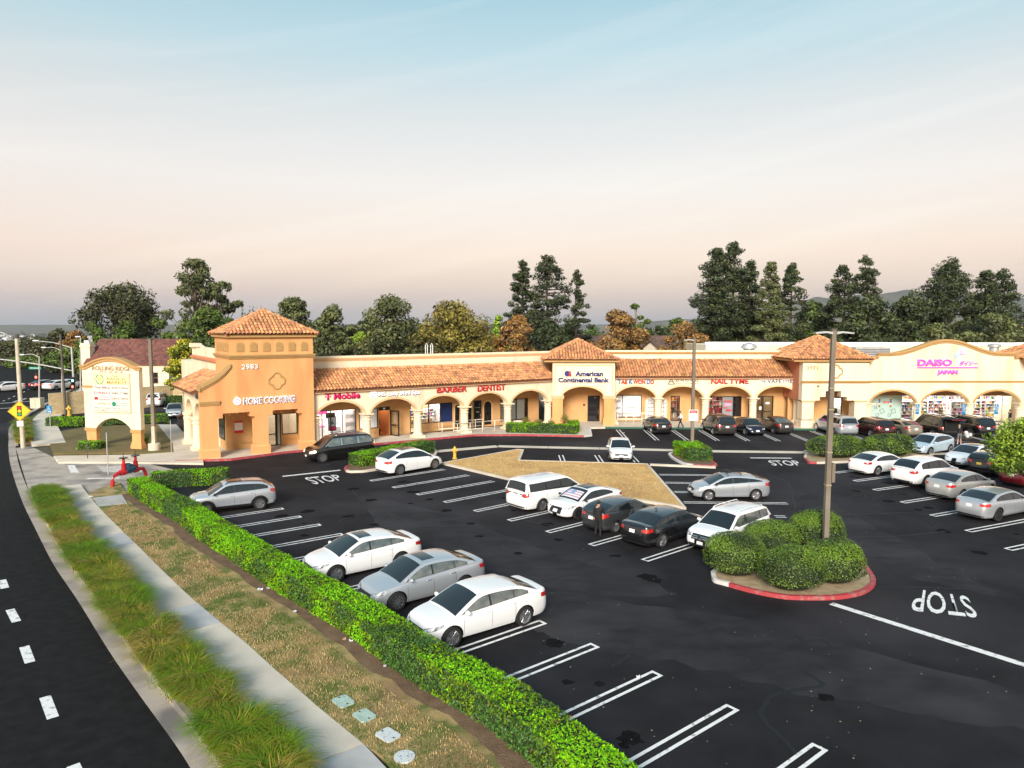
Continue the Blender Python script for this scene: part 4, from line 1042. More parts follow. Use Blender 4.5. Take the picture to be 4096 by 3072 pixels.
mb.build('window_drawing', mat('ink_blue', (.25, .33, .40), .5), B4)
arch_win(B4, 3.75, 4.55, .3, 2.55, 2.195, M_white_film); arch_win(B4, 5.05, 5.85, .3, 2.55, 2.195, M_white_film)
door(B4, 6.3, 7.25, .15, 2.75, 2.28, M_pane); rt_ = room(B4, 6.0, 7.6, 2.42, 5.5, .15, 3.0, mat('tea_wall', (.35, .13, .04), .8), M_woodfl, M_ceil_dim); shelves(rt_, 6.1, 7.5, 4.6, .2, 2.6, 4, 9, PAL[3:4] + PAL[7:8] + PAL[1:3])
win(B4, 9.6, 13.6, .6, 2.72, 2.28, mull=(10.5, 11.6, 12.75), m=[M_pane, M_pane, mat('grey_film', (.25, .25, .27), .4), M_dkglass])
rn = room(B4, 9.5, 13.7, 2.42, 6.0, .15, 3.0, light=M_ceil_dim)
mb = MB(); 
for k in range(4): mb.box(9.9 + k * .9, 10.4 + k * .9, 4.2, 4.8, .15, 1.25)
mb.build('salon_chair', mat('salon_red', (.25, .02, .03), .5), rn)
shelves(rn, 9.7, 13.5, 5.5, .4, 2.4, 4, 11, PAL[:3] + PAL[6:7])
text_fit('WAXING', 11.72, 12.62, 2.08, .2, 2.24, M_red, B4, 'window_lettering', .004, .03)
M_neon_r = mat('red_neon', (.9, .1, .15), .4, emit=(1., .12, .2), estr=3.5); M_neon_b = mat('blue_neon', (.3, .1, .9), .4, emit=(.35, .1, 1.), estr=3.5)
text_fit('OPEN', 11.9, 12.5, 1.75, .2, 2.24, M_neon_r, B4, 'neon_sign', .01, .02); text_fit('464-', 11.66, 12.2, 1.45, .18, 2.24, M_red, B4, 'window_lettering', .004, .03); text_fit('8889', 12.0, 12.65, 1.15, .2, 2.24, M_red, B4, 'window_lettering', .004, .03)
text_fit('Pedicure', 9.65, 10.4, 2.1, .16, 2.24, M_bronze_l, B4, 'window_lettering', .004, .02)
mb = MB()
for k in range(5): mb.box(9.7 + .15 * k, 9.82 + .15 * k, 2.23, 2.245, 1.15 + .07 * (k % 2), 1.35 + .07 * (k % 2))
mb.build('window_sticker', M_red, B4)
win(B4, 14.3, 15.75, .15, 2.75, 2.28, m=M_pane); door(B4, 15.8, 16.9, .15, 2.75, 2.28, M_pane)
rv = room(B4, 14.2, 17.0, 2.42, 6.5, .15, 3.0, mat('vape_wall', (.40, .30, .16), .8), mat('vape_floor', (.38, .26, .10), .4), M_ceil_dim)
mb = MB(); mb.box(15.0, 16.6, 4.6, 5.2, .15, 1.0); mb.build('counter', mat('vape_counter', (.16, .07, .03), .5), rv)
text_fit('OPEN', 14.55, 15.15, 2.15, .2, 2.24, M_neon_r, B4, 'neon_sign', .01, .02); mb = MB(); mb.box(14.5, 15.2, 2.245, 2.25, 2.1, 2.14); mb.box(14.5, 15.2, 2.245, 2.25, 2.36, 2.4); mb.build('neon_border', M_neon_b, B4)
mb = MB(); mb.box(15.45, 15.7, 2.235, 2.25, 1.3, 1.65); mb.box(16.1, 16.5, 2.215, 2.23, 1.9, 2.1); mb.build('window_notice', M_wht, B4)
sg = wsign('wall_sign', 'red and blue TAE KWON DO lettering over an arch', 'R')
for t_, a, b, m_ in (('T', .43, .78, M_blue), ('AE', .80, 1.40, M_red), ('K', 1.56, 1.95, M_blue), ('WON', 1.98, 3.18, M_red), ('D', 3.33, 3.68, M_blue), ('O', 3.70, 4.06, M_red)): text_fit(t_, a, b, 4.18, .46 if m_ is M_blue else .40, -.004, m_, sg, bold=.03, extrude=.1)
sg = wsign('wall_sign', 'black OMOMO TEA SHOPPE lettering with triangle logo', 'R')
text_fit('OMOMO', 6.22, 8.46, 4.38, .22, -.004, M_blk, sg, spacing=1.6, extrude=.05); text_fit('TEA SHOPPE', 6.25, 8.46, 4.14, .11, -.004, M_blk, sg, spacing=1.6, extrude=.04)
mb = MB(); T3 = [(5.43, -.03, 4.14), (6.12, -.03, 4.14), (5.775, -.03, 4.66)]
for k in range(3): mb.tube([T3[k], T3[(k + 1) % 3]], .03, 6)
mb.tube([(5.55, -.03, 4.3), (5.775, -.03, 4.42), (6.0, -.03, 4.3)], .025, 6); mb.build('triangle_logo', M_blk, sg)
sg = wsign('wall_sign', 'bold red NAIL TYME lettering over an arch', 'R'); text_fit('NAIL TYME', 9.74, 13.45, 4.2, .48, -.004, M_red, sg, bold=.02, extrude=.12)
sg = wsign('wall_sign', 'THE VAPE SITE lettering in black and white beside the house number tower', 'R')
for t_, a, b, c_, h_ in (('THE', 14.6, 15.2, 4.3, .28), ('VAPE', 15.32, 16.75, 4.24, .42), ('SITE', 16.88, 17.55, 4.3, .26)):
    text_fit(t_, a - .03, b + .03, c_ - .02, h_ + .05, -.004, M_whtlit, sg, bold=.03, extrude=.04); text_fit(t_, a, b, c_, h_, -.046, M_blk, sg, bold=.012, extrude=.03)
mb = MB(); mb.box(17.65, 18.36, -.05, -.003, 4.24, 4.56); mb.build('logo_box', M_blk, sg); text_fit('煙霧', 17.75, 18.2, 4.3, .2, -.052, M_whtlit, sg, extrude=.01)

# ================= house-number tower at the right wing end
B5 = thing('number_tower', 'cream tower numbered 2971 with tiled hip roof and stepped doorway', 'building', (27.9, 68.0, 0), RW_A)
mb = MB(); wall_holes(mb, 0, 6.4, 2.75, 6.5, 0, .8, [(1.75, 4.4, 2.75, 3.1), (2.3, 3.8, 3.1, 3.66)]); mb.build('wall', M_cream2, B5)
mb = MB(); mb.box(0, .6, .8, 6, 2.75, 6.5); mb.box(5.8, 6.4, .8, 6, 2.75, 6.5); mb.build('side_wall', M_terra, B5)
for a in (.05, 5.15):
    mb = MB(); mb.box(a, a + 1.15, 0, 1.1, .9, 2.6); mb.box(a - .08, a + 1.23, -.08, 1.18, .15, .82); mb.build('pier', M_cream2, B5)
    mb = MB(); moulding(mb, a - .08, a + 1.23, 0, 2.58, .1, .17); mb.build('pier_cap', M_trimL, B5)
mb = MB(); moulding(mb, -.15, 6.6, 0, 4.42, .18, .24); mb.build('belt_course', M_trim, B5)
hip_roof(B5, -1.1, 6.75, -.4, 7.2, 6.72, 8.9)
mb = MB(); moulding(mb, -.05, 6.45, 0, 6.4, .12, .16); mb.build('cornice', M_trim, B5)
quatrefoil(B5, 3.22, 5.54, .63, 0, M_trim)
mb = MB(); wall_holes(mb, 0, 6.4, .15, 4.5, 3.2, 3.4, [(4.4, 5.5, .15, 2.7)]); mb.build('shop_wall', M_tan, B5)
win(B5, 4.4, 5.5, .15, 2.7, 3.28, m=M_pane); ri = room(B5, 4.3, 5.6, 3.42, 5.5, .15, 2.9); mb = MB(); mb.box(4.7, 5.4, 4., 4.5, .15, 1.5); mb.build('display', M_blk, ri)
sg = wsign('house_number', 'tan numerals 2971 on the cream tower', 'W'); sg.location = (27.9, 68.0, 0); sg.rotation_euler = (0, 0, RW_A); text_fit('2971', .34, 1.44, 5.76, .32, -.004, M_bronze_l, sg, bold=.02)
mb = MB(); mb.ball((1.5, -.1, 4.15), .08, .08, .08, 8, 6); mb.tube([(1.5, 0, 4.2), (1.5, -.1, 4.2)], .03, 6); mb.build('security_camera', M_blk, B5)

# ================= discount store with curved parapet
B6 = thing('discount_store', 'yellow-cream store with curved parapet, three arches and bright windows', 'building', (34.35, 68.8, 0), RW_A)
bays = [(.6, 5.05), (5.68, 10.2), (10.82, 15.3), (15.95, 20.4)]
arcade(B6, .05, 24, bays, 2.42, 3.61, 6.75, 0, .5, M_cream2, M_trim, [.45, 5.36, 10.5, 15.6, 20.7], colm=M_col, shaft=.36)
cp = [(1.15, 6.95)] + [(2.5 + 10.6 * k / 24, 7.35 + 1.2 * .5 * (1 - math.cos(2 * PI * k / 24))) for k in range(25)] + [(14.5, 6.95)]
poly = [(.05, 6.75), (.05, 6.87), (1.15, 6.87), (1.15, 7.2), (2.5, 7.2)] + [(2.5 + 10.6 * k / 24, 7.3 + 1.25 * .5 * (1 - math.cos(2 * PI * k / 24))) for k in range(25)] + [(13.1, 7.2), (14.5, 7.2), (14.5, 6.87), (24, 6.87), (24, 6.75)]
mb = MB(); mb.prism(poly[::-1], 0, .5, 'y'); mb.build('parapet', M_cream2, B6)
mb = MB(); crv = [(2.5 + 10.6 * k / 24, 7.3 + 1.25 * .5 * (1 - math.cos(2 * PI * k / 24))) for k in range(25)]
rows = [[], [], [], [], [], []]
for x_, z_ in crv:
    for r_, (dy, dz) in zip(rows, [(0, -.28), (-.1, -.26), (-.1, -.12), (-.2, -.08), (-.2, .1), (.55, .1)]): r_.append((x_, dy, z_ + dz))
mb.grid(rows)
for a, b, z_ in ((-.1, 1.15, 6.72), (1.05, 2.5, 7.02), (13.1, 14.6, 7.02), (14.5, 24, 6.72)): moulding(mb, a, b, 0, z_, .2, .3)
mb.build('cornice', M_trim, B6)
mb = MB(); moulding(mb, .08, 24, 0, 4.42, .1, .2); mb.build('belt_course', M_trim, B6)
mb = MB(); mb.box(.05, 24, .5, 2.3, 4.0, 4.1); mb.build('arcade_soffit', MATS['soffit'], B6)
mb = MB(); mb.box(.05, 24, .9, 1.1, 3.3, 3.6); mb.box(.05, 24, 1.7, 1.85, 3.0, 3.3); mb.build('soffit_beam', MATS['soffit'], B6)
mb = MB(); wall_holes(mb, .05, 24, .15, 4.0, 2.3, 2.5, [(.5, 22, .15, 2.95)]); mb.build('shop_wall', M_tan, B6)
win(B6, .5, 22, .15, 2.95, 2.38, mull=(5.0, 6.6, 8.3, 10.1, 11.9, 13.6, 15.3, 17, 18.7, 20.4), m=[M_frost] + [M_pane] * 10, fw=.06, fm=mat('alu_frame', (.55, .55, .55), .4, metal=.6))
rd_ = room(B6, 4.9, 22.2, 2.52, 11, .15, 3.3)
for k in range(9): shelves(rd_, 5.3 + k * 1.85, 6.75 + k * 1.85, 3.4 + (k % 3) * .5, .2, 2.2, 6, 20 + k, PAL)
for k in range(9): shelves(rd_, 5.2 + k * 1.85, 6.9 + k * 1.85, 6.8, .2, 2.8, 7, 50 + k, PAL)
for a, m_ in ((1.6, .1), (2.75, .1), (3.9, .1)):
    mb = MB()
    for k in range(5): mb.mi = k % 3; mb.box(a - .09, a + .09, 2.36, 2.375, 1.75 + .22 * k, 1.96 + .22 * k)
    mb.build('photo_strip', [PAL[7], PAL[8], PAL[5]], B6)
mb = MB(); mb.box(3.15, 3.72, 2.36, 2.374, 2.15, 2.35); mb.build('stop_notice', M_red, B6); text_fit('STOP', 3.25, 3.62, 2.18, .13, 2.358, M_wht, B6, 'window_lettering', .003)
def sq_out(p, c, z, r, a, m): 
    mb = MB(); q = [(c + r * math.cos(a + PI / 4 + k * PI / 2), 2.36, z + r * math.sin(a + PI / 4 + k * PI / 2)) for k in range(4)]
    for k in range(4): mb.tube([q[k], q[(k + 1) % 4]], .016, 4)
    mb.build('window_square', m, p)
for c, z, r, a in ((.7, 1.75, .17, .2), (1.65, 1.6, .22, 0), (2.4, 1.7, .14, .15), (3.05, 1.35, .28, .5), (4.2, 1.35, .28, .25), (3.8, .95, .18, .1), (2.6, .95, .2, .3)): sq_out(B6, c, z, r, a, M_frame)
mb = MB(); mb.box(.05, 24, .5, 28, .15, 6.7); mb.v = [(x, y + 10.7 if y < 20 else y, z) for x, y, z in mb.v]; mb.build('rear_block', M_flatroof, B6)
mb = MB(); mb.box(.3, 24, 4, 11.3, 4.2, 6.6); mb.build('roof_deck', M_flatroof, B6)
sg = wsign('wall_sign', 'pink DAISO JAPAN lettering with coloured squares on the curved parapet', 'W'); sg.location = (34.35, 68.8, 0); sg.rotation_euler = (0, 0, RW_A)
text_fit('DAISO', 5.0, 8.35, 6.1, .60, -.004, M_pink, sg, bold=.03, extrude=.12); text_fit('JAPAN', 6.98, 8.96, 5.28, .38, -.004, M_pink, sg, bold=.03, extrude=.12); text_fit('ダイソー', 9.1, 10.9, 6.12, .36, -.004, M_pink, sg, bold=.02, extrude=.1, shear=.3)
mb = MB(); mb.box(5.0, 10.95, -.1, -.003, 5.86, 5.95); mb.build('underline', M_pink, sg)
for c, z, r, a, cl_ in ((9.35, 7.42, .33, -.1, (.85, .35, .75)), (8.78, 7.08, .29, .2, (.30, .40, .95)), (9.05, 6.66, .22, -.1, (.55, .9, .65)), (8.88, 6.28, .2, .25, (.8, .8, .95))):
    mb = MB(); mb.prism([(c + r * math.cos(a + PI / 4 + k * PI / 2), z + r * math.sin(a + PI / 4 + k * PI / 2)) for k in range(4)], -.14, -.01, 'y'); mb.build('square', mat('lit_square_%d' % int(c * 100), cl_, .4, emit=cl_, estr=.5), sg)
# rooftop equipment
B7 = thing('rear_store', 'tiled hip roof tower at the far right end of the plaza', 'building', (50.6, 67.6, 0), RW_A)
mb = MB(); mb.box(0, 8, 0, 6, .15, 6.7); mb.build('wall', M_cream2, B7); hip_roof(B7, -1.2, 9, -.5, 6.5, 6.75, 9.0, 120)
mb = MB(); moulding(mb, -.1, 8.1, 0, 4.42, .18, .24); mb.build('belt_course', M_trim, B7)
def roofbox(name, label, cat, x, y, z, sx, sy, sz):
    t = thing(name, label, cat, (x, y, z)); mb = MB(); mb.box(-sx / 2, sx / 2, -sy / 2, sy / 2, 0, sz); mb.build('casing', mat('galvanised', (.55, .55, .53), .5, metal=.5, col2=(.45, .45, .44), scale=2), t)
    mb = MB()
    for k in range(5): mb.box(-sx / 2 + .05, sx / 2 - .05, -sy / 2 - .02, -sy / 2 - .002, sz * (.15 + .16 * k), sz * (.22 + .16 * k))
    mb.build('grille', M_shadowgrey, t)
roofbox('rooftop_unit', 'long metal air unit on the roof behind the curved parapet', 'air unit', 37.3, 74.2, 6.6, 3.6, 1.6, 1.1)
for i, (x, y, r, h_) in enumerate(((50.2, 74, .55, .75), (47.2, 75, .35, .8))):
    t = thing('roof_vent', ('wide' if i == 0 else 'narrow') + ' round metal roof vent behind the curved parapet', 'vent', (x, y, 6.7 + .6)); mb = MB(); mb.lathe([(r * .8, -.6), (r * .8, h_ * .6), (r * 1.1, h_ * .62), (r * 1.1, h_ * .95), (r * .6, h_ * 1.05), (0, h_ * 1.08)], 16); mb.build('hood', MATS['galvanised'], t, True, 40)
t = thing('roof_vent', 'low round metal vent on the roof above the right arcade', 'vent', (26, 78, 6.5)); mb = MB(); mb.lathe([(.6, 0), (.6, .9), (.9, .95), (.7, 1.4), (0, 1.6)], 16); mb.build('hood', MATS['galvanised'], t, True, 40)
lad = thing('roof_ladder', 'white hooped ladder top on the parapet of the left arcade', 'ladder', lw(20.2, 4.0, 6.3), LW_A); mb = MB()
for x in (0, .55): mb.tube([(x, 0, 0), (x, 0, 1.75), (x + .1, -.0, 1.95), (x + .2, 0, 1.75), (x + .2, 0, .9)], .035, 6)
mb.build('hoop', M_wht, lad)
wallb = thing('rear_building', 'long flat-roofed rear building with white parapet behind the store', 'building', (20, 88, 0)); mb = MB(); mb.box(4, 60, 0, 20, 0, 7.5); mb.build('wall', M_cream2, wallb); mb = MB(); mb.box(3.9, 60.1, -.1, .3, 7.5, 7.9); mb.build('parapet_cap', M_wht, wallb)

# ================= plaza sidewalk with painted kerb, ramps and rails
FW = [Vector((-60, 70, 0))]
front = [tuple(G(x, y)[:2]) for x, y in [(500, 1851), (700, 1851), (926, 1843), (1152, 1813), (1504, 1781), (1897, 1745), (2100, 1744), (2336, 1749)]] + [tuple(G(2368, 1745)[:2]), tuple(G(2362, 1716)[:2]), (9.0, 67.9), (29, 66.9), (60, 66.0)]
back = [(60, 73), (29, 73), (8, 73), (3, 70), (-8, 64), (-22, 56), (-27, 66), (-31, 64), (-26, 54), (-33, 50.8)]
pv = mobj('plaza_sidewalk', slab(front + back, -.01, .15), M_conc, kind='structure')
def kerbline(pts, m, name='kerb_paint', w=.17):
    P = [Vector((p[0], p[1], 0)) for p in pts]
    for a, b in zip(P, P[1:]):
        n = max(1, int((b - a).length / 3)); d = (b - a).normalized(); nn = Vector((-d.y, d.x, 0))
        for k in range(n):
            q0, q1 = a.lerp(b, k / n), a.lerp(b, (k + 1) / n)
            mobj(name, slab([tuple((q0 - nn * .012)[:2]), tuple((q1 - nn * .012)[:2]), tuple((q1 + nn * w)[:2]), tuple((q0 + nn * w)[:2])], -.005, .155), m, pv)
kerbline(front[1:8], M_redpaint); kerbline(front[7:10], M_whitekerb); kerbline(front[10:13], M_greenpaint)
def rails(label, pts_list, z0=.15):
    t = thing('handrail', label, 'handrail')
    for pts in pts_list:
        mb = MB(); mb.tube(pts, .035, 8); mb.build('rail', M_rail, t, True)
    return t
def rl(P0, P1, h=.95, posts=4, w=None):
    P0, P1 = Vector(P0), Vector(P1); out = [[P0 + Vector((0, 0, h * .5)), P0 + Vector((0, 0, h)), P1 + Vector((0, 0, h)), P1 + Vector((0, 0, h * .5))], [P0 + Vector((0, 0, .35)), P1 + Vector((0, 0, .35))]]
    for k in range(posts): q = P0.lerp(P1, (k + .3) / posts); out.append([q, q + Vector((0, 0, h))])
    return out
rails('cream tube handrail along the ramp by the dentist arch, inner rail', rl(lw(20.3, 1.7, .15), lw(25.0, 1.7, .15)))
rails('cream tube handrail along the ramp by the barber arch, outer rail', rl(lw(21.0, .2, .15), lw(26.3, .2, .15)))
rails('cream tube handrail in front of the taekwondo window, inner rail', rl((10.4, 71.5, .15), (14.2, 71.5, .15)))
rails('cream tube handrail in front of the taekwondo window, outer rail', rl((10.4, 70.75, .15), (13.6, 70.75, .15)))
# ================================================================ cars
M_tyre = mat('tyre_rubber', (.012, .012, .012), .85)
M_rim = mat('alloy', (.55, .55, .56), .28, metal=.9)
M_rimdk = mat('dark_alloy', (.03, .03, .032), .4, metal=.4)
M_cglass = mat('car_glass', (.010, .014, .016), .03, spec=.7, ior=1.55)
M_cglass2 = mat('car_glass_pale', (.14, .15, .125), .04, spec=1., ior=1.75, col2=(.04, .05, .05), scale=2.2, detail=2)
M_trimblk = mat('black_plastic', (.014, .014, .015), .55)
M_lamp = mat('head_lamp', (.55, .57, .60), .08, spec=1., col2=(.15, .15, .16), scale=9)
M_lampon = mat('head_lamp_lit', (.9, .8, .6), .2, emit=(1., .75, .4), estr=5.)
M_tail = mat('tail_lamp', (.42, .012, .014), .15, spec=.9, coat=.6)
M_tailon = mat('tail_lamp_lit', (.8, .03, .03), .2, emit=(1., .04, .03), estr=4.)
M_tailclear = mat('tail_lamp_clear', (.6, .45, .45), .15, spec=.9)
M_plate = mat('plate_white', (.75, .75, .76), .5)
M_chrome = mat('chrome', (.75, .75, .76), .12, metal=1.)
M_under = mat('underbody', (.006, .006, .006), .95)
def paint(name, col, metal=0., rough=.32): return mat('paint_' + name, col, rough, metal=metal, coat=.9, spec=.5)
P_white = paint('white', (.78, .78, .77)); P_silver = paint('silver', (.50, .53, .56), .55, .3); P_silverw = paint('silver_warm', (.50, .50, .48), .55, .3); P_black = paint('black', (.008, .008, .009), 0, .2)
P_grey = paint('graphite', (.06, .065, .07), .5, .28); P_brown = paint('umber', (.045, .038, .036), .4, .3); P_navy = paint('navy', (.008, .013, .035), .4, .25); P_maroon = paint('maroon', (.045, .006, .008), .3, .25)
P_tan = paint('champagne', (.30, .26, .20), .5, .3); P_dred = paint('dark_red', (.16, .008, .012), .3, .25); P_blue = paint('ice_blue', (.50, .62, .70), .3, .3)

def interp(x, P): return float(np.interp(x, [p[0] for p in P], [p[1] for p in P]))
def smooth_prof(P, n=6):
    Q = spline([(p[0], 0, p[1]) for p in P], n); xs = [q.x for q in Q]; zs = [q.z for q in Q]
    for i in range(1, len(xs)): xs[i] = max(xs[i], xs[i - 1] + 1e-4)
    return list(zip(xs, zs))
def wheel_meshes(R, w, spokes, dark, twin):
    key = ('W', R, w, spokes, dark, twin)
    if key in MATS: return MATS[key]
    M = Matrix.Rotation(-PI / 2, 4, 'X'); rr = R * .70
    mb = MB(); mb.lathe([(rr * .96, -w / 2), (R * .93, -w / 2), (R * .99, -w / 2 + .03), (R, -.03), (R, .03), (R * .99, w / 2 - .03), (R * .93, w / 2), (rr, w / 2 - .004), (rr * .97, w / 2 - .03)], 28, M)
    ty = mb.mesh('tyre', M_tyre, True, 40)
    mb = MB(); mb.mi = 1; mb.lathe([(0, w / 2 - .07), (rr * .97, w / 2 - .06), (rr * .97, -w / 2)], 24, M)
    mb.mi = 0; mb.lathe([(rr * .90, w / 2 - .03), (rr * .92, w / 2 - .002), (rr * .985, w / 2 - .002), (rr * .985, w / 2 - .04)], 28, M); mb.lathe([(0, w / 2 - .015), (rr * .2, w / 2 - .02), (rr * .22, w / 2 - .05)], 12, M)
    for k in range(spokes):
        for tw in ((-.10, .10) if twin else (0,)):
            a = 2 * PI * k / spokes
            hw0, hw1 = (rr * .085, rr * .075) if twin else (rr * .12, rr * .17 if spokes < 7 else rr * .10)
            pts = []
            for rad_, hw, off in ((rr * .16, hw0, tw * .6), (rr * .94, hw1, tw * (2.2 if twin else 0) )):
                c_, s_ = math.cos(a + off), math.sin(a + off); pts += [(rad_ * c_ - hw * s_, w / 2 - .02 + (.014 if rad_ > rr * .5 else 0), rad_ * s_ + hw * c_), (rad_ * c_ + hw * s_, w / 2 - .02 + (.014 if rad_ > rr * .5 else 0), rad_ * s_ - hw * c_)]
            q = [Vector(p) for p in pts]; d = Vector((0, -.035, 0))
            mb.add([q[0], q[1], q[3], q[2], q[0] + d, q[1] + d, q[3] + d, q[2] + d], [(0, 1, 2, 3), (0, 4, 5, 1), (1, 5, 6, 2), (2, 6, 7, 3), (3, 7, 4, 0)])
    ri = mb.mesh('rim', [M_rimdk if dark else M_rim, M_rimdk], False)
    MATS[key] = (ty, ri); return ty, ri

def build_car(name, label, S, pm, loc, head, group=None, glass=None, sglass=None, **o):
    """S: shape dict. x forward, y left. origin on the ground at mid-wheelbase"""
    S = dict(S); S.update(o)
    L, Wd, H, wb, fo, R = S['L'], S['W'], S['H'], S['wb'], S['fo'], S['R']
    glass = glass or M_cglass; sglass = sglass or glass
    x1 = wb / 2 + fo; x0 = x1 - L; cx_ = (x0 + x1) / 2; a = L / 2; b = Wd / 2
    root = thing(name, label, S.get('cat', 'car'), (loc[0], loc[1], 0.012), head, group)
    nf, nr = S.get('nf', 4.6), S.get('nr', 6.)
    zs = S.get('sill', .22); belt = smooth_prof(S['belt']); roof = smooth_prof(S['roof'])
    zb = lambda x: interp(x, belt); zr = lambda x: interp(x, roof)
    def plan(x):
        q = (x - cx_) / a; n = nf if q > 0 else nr
        return b * max(0., 1 - abs(q) ** n) ** (1 / n)
    T = [0, .1, .24, .4, .55, .68, .8, .9, .965, 1.]; WF = [.90, .945, .975, .99, 1.0, .997, .985, .965, .945, .905]
    EF = [-.09, -.03, 0, 0, -.015, -.04, -.07, -.10, -.13, -.19]; ER = [-.08, -.03, 0, 0, -.01, -.03, -.05, -.065, -.08, -.12]
    ew = lambda x: min(max((abs((x - cx_) / a) - .78) / .22, 0), 1) ** 1.5
    def surf(x, y, t, sgn=1):
        k = ew(x); e = float(np.interp(t, T, EF if x > cx_ else ER)) * k * (S.get('rake', 1.) if x > cx_ else 1.)
        return (x + (e if x > cx_ else -e), sgn * y * float(np.interp(t, T, WF)), t)
    Ra = R + .055
    def zlow(x):
        z = zs + .02 * ew(x)
        for xw in (wb / 2, -wb / 2):
            if abs(x - xw) < Ra: z = max(z, R + math.sqrt(max(Ra * Ra - (x - xw) ** 2, 0)))
        return z
    xs = []
    for q in (1, .9999, .999, .997, .992, .983, .968, .945, .915, .88): xs += [cx_ + a * q, cx_ - a * q]
    for xw in (wb / 2, -wb / 2): xs += [xw + Ra * math.cos(PI * k / 12) * (1 - 1e-3 * 0) for k in range(13)] + [xw + Ra + .004, xw - Ra - .004]
    xs += list(np.linspace(cx_ - a * .86, cx_ + a * .86, 26))
    xs = sorted(set(round(x, 4) for x in xs))
    xs = [x for i, x in enumerate(xs) if i == 0 or x - xs[i - 1] > .0008]
    mb = MB()
    for sg_ in (1, -1):
        rows = []
        for t in T:
            row = []
            for x in xs:
                zl, zt = zlow(x), zb(x); p = surf(x, plan(x), t, sg_); z = zl + (zt - zl) * t
                # keep width profile tied to absolute height so arches do not distort
                tt = min(max((z - zs) / max(zt - zs, .01), 0), 1); p2 = surf(x, plan(x), tt, sg_); row.append((p2[0], p2[1], z))
            rows.append(row)
        mb.grid(rows if sg_ < 0 else rows[::-1])
    crown = S.get('crown', .045); rows = []
    for k in range(9):
        u = 1 - k / 4; row = []
        for x in xs:
            p = surf(x, plan(x), 1.); row.append((p[0], p[1] * u, zb(x) + crown * (1 - u * u) * (1 - ew(x) * .6)))
        rows.append(row)
    mb.grid(rows)
    mb.build('body', pm, root, True, 32)
    # greenhouse
    xr, xf = roof[0][0], roof[-1][0]; tum = S.get('tum', .36); rc = S.get('rcrown', .05)
    def yb(x): return plan(min(max(x, cx_ - a * .9), cx_ + a * .9)) * .93 - .005
    def yg(x, z): h = max(z - zb(x), 0); return yb(x) - tum * h - .10 * h * h
    gx = sorted(set([round(q, 4) for q in list(np.linspace(xr, xf, 34)) + [roof[i][0] for i in range(0, len(roof), 3)]]))
    def ztop(x): return zr(x)
    mb = MB()
    for sg_ in (1, -1):
        rows = []
        for k in range(7):
            t = k / 6; row = []
            for x in gx:
                z = zb(x) - .02 + (max(ztop(x) - rc, zb(x) - .015) - zb(x) + .02) * t
                y = yg(x, z) - (.018 if k == 6 else 0); row.append((x, sg_ * y, z))
            rows.append(row)
        mb.grid(rows if sg_ < 0 else rows[::-1])
    rows = []
    for k in range(11):
        u = 1 - k / 5; row = []
        for x in gx:
            z = max(ztop(x) - rc, zb(x) - .015); ye = yg(x, z) - .018; row.append((x, ye * u, z + rc * (1 - abs(u) ** 2.4)))
        rows.append(row)
    mb.grid(rows)
    mb.build('roof', S.get('roofmat') or pm, root, True, 40)
    def top_patch(xa, xb, edge, off, nm, m, n=8, edge2=None):
        mb = MB(); rows = []
        for k in range(9):
            u = 1 - k / 4; row = []
            for i in range(n + 1):
                x = xa + (xb - xa) * i / n; z = max(ztop(x) - rc, zb(x) - .015); ye = yg(x, z) - .018
                e = edge + ((edge2 if edge2 is not None else edge) - edge) * i / n; y = max(ye - e, .02) * u
                dzdx = (ztop(min(x + .02, xf)) - ztop(max(x - .02, xr))) / .04; nl = math.sqrt(1 + dzdx * dzdx)
                row.append((x - off * dzdx / nl, y, z + rc * (1 - abs(y / ye) ** 2.4) + off / nl))
            rows.append(row)
        mb.grid(rows); return mb.build(nm, m, root, True)
    ws = S['ws']; bw = S['bw']
    top_patch(ws[0], ws[1], .045, .007, 'windshield', glass, edge2=.05)
    if bw: top_patch(bw[0], bw[1], .07, .007, 'rear_window', S.get('rglass') or glass, edge2=.07)
    if S.get('sun'): top_patch(S['sun'][0], S['sun'][1], .22, .006, 'sunroof', S.get('sunmat') or M_cglass)
    rail_h = S.get('railh', .075)
    def side_patch(sg_, xa, xb, off, nm, m, inset=.0, n=12):
        mb = MB(); rows = [[] for _ in range(5)]
        for i in range(n + 1):
            x = xa + (xb - xa) * i / n; z0_ = zb(x) + .012 + inset; z1_ = max(z0_ + .004, min(ztop(x) - rc - rail_h - inset, S.get('dlotop', 9)))
            for k in range(5): z = z0_ + (z1_ - z0_) * k / 4; rows[k].append((x, sg_ * (yg(x, z) + off), z))
        mb.grid(rows if sg_ < 0 else rows[::-1]); return mb.build(nm, m, root, True)
    W_ = S['wins']
    for sg_ in (1, -1):
        side_patch(sg_, W_[0][0] - .02, W_[-1][1] + .02, .004, 'window_trim', S.get('dlotrim') or M_trimblk)
        for i, (xa, xb) in enumerate(W_): side_patch(sg_, xa, xb, .008, 'side_window', sglass if not (S.get('privacy') and i < S['privacy']) else M_cglass, .012)
    # panels on the body side / nose / tail addressed by arc length from the nose or tail centre
    def outline(front):
        th = [PI / 2 * k / 160 for k in range(161)]; n = nf if front else nr; P = []
        for t in th: c_, s_ = math.cos(t), math.sin(t); P.append((cx_ + (1 if front else -1) * a * c_ ** (2 / n), b * s_ ** (2 / n)))
        s = [0]
        for p, q in zip(P, P[1:]): s.append(s[-1] + math.hypot(q[0] - p[0], q[1] - p[1]))
        return P, s
    OF, OR = outline(True), outline(False)
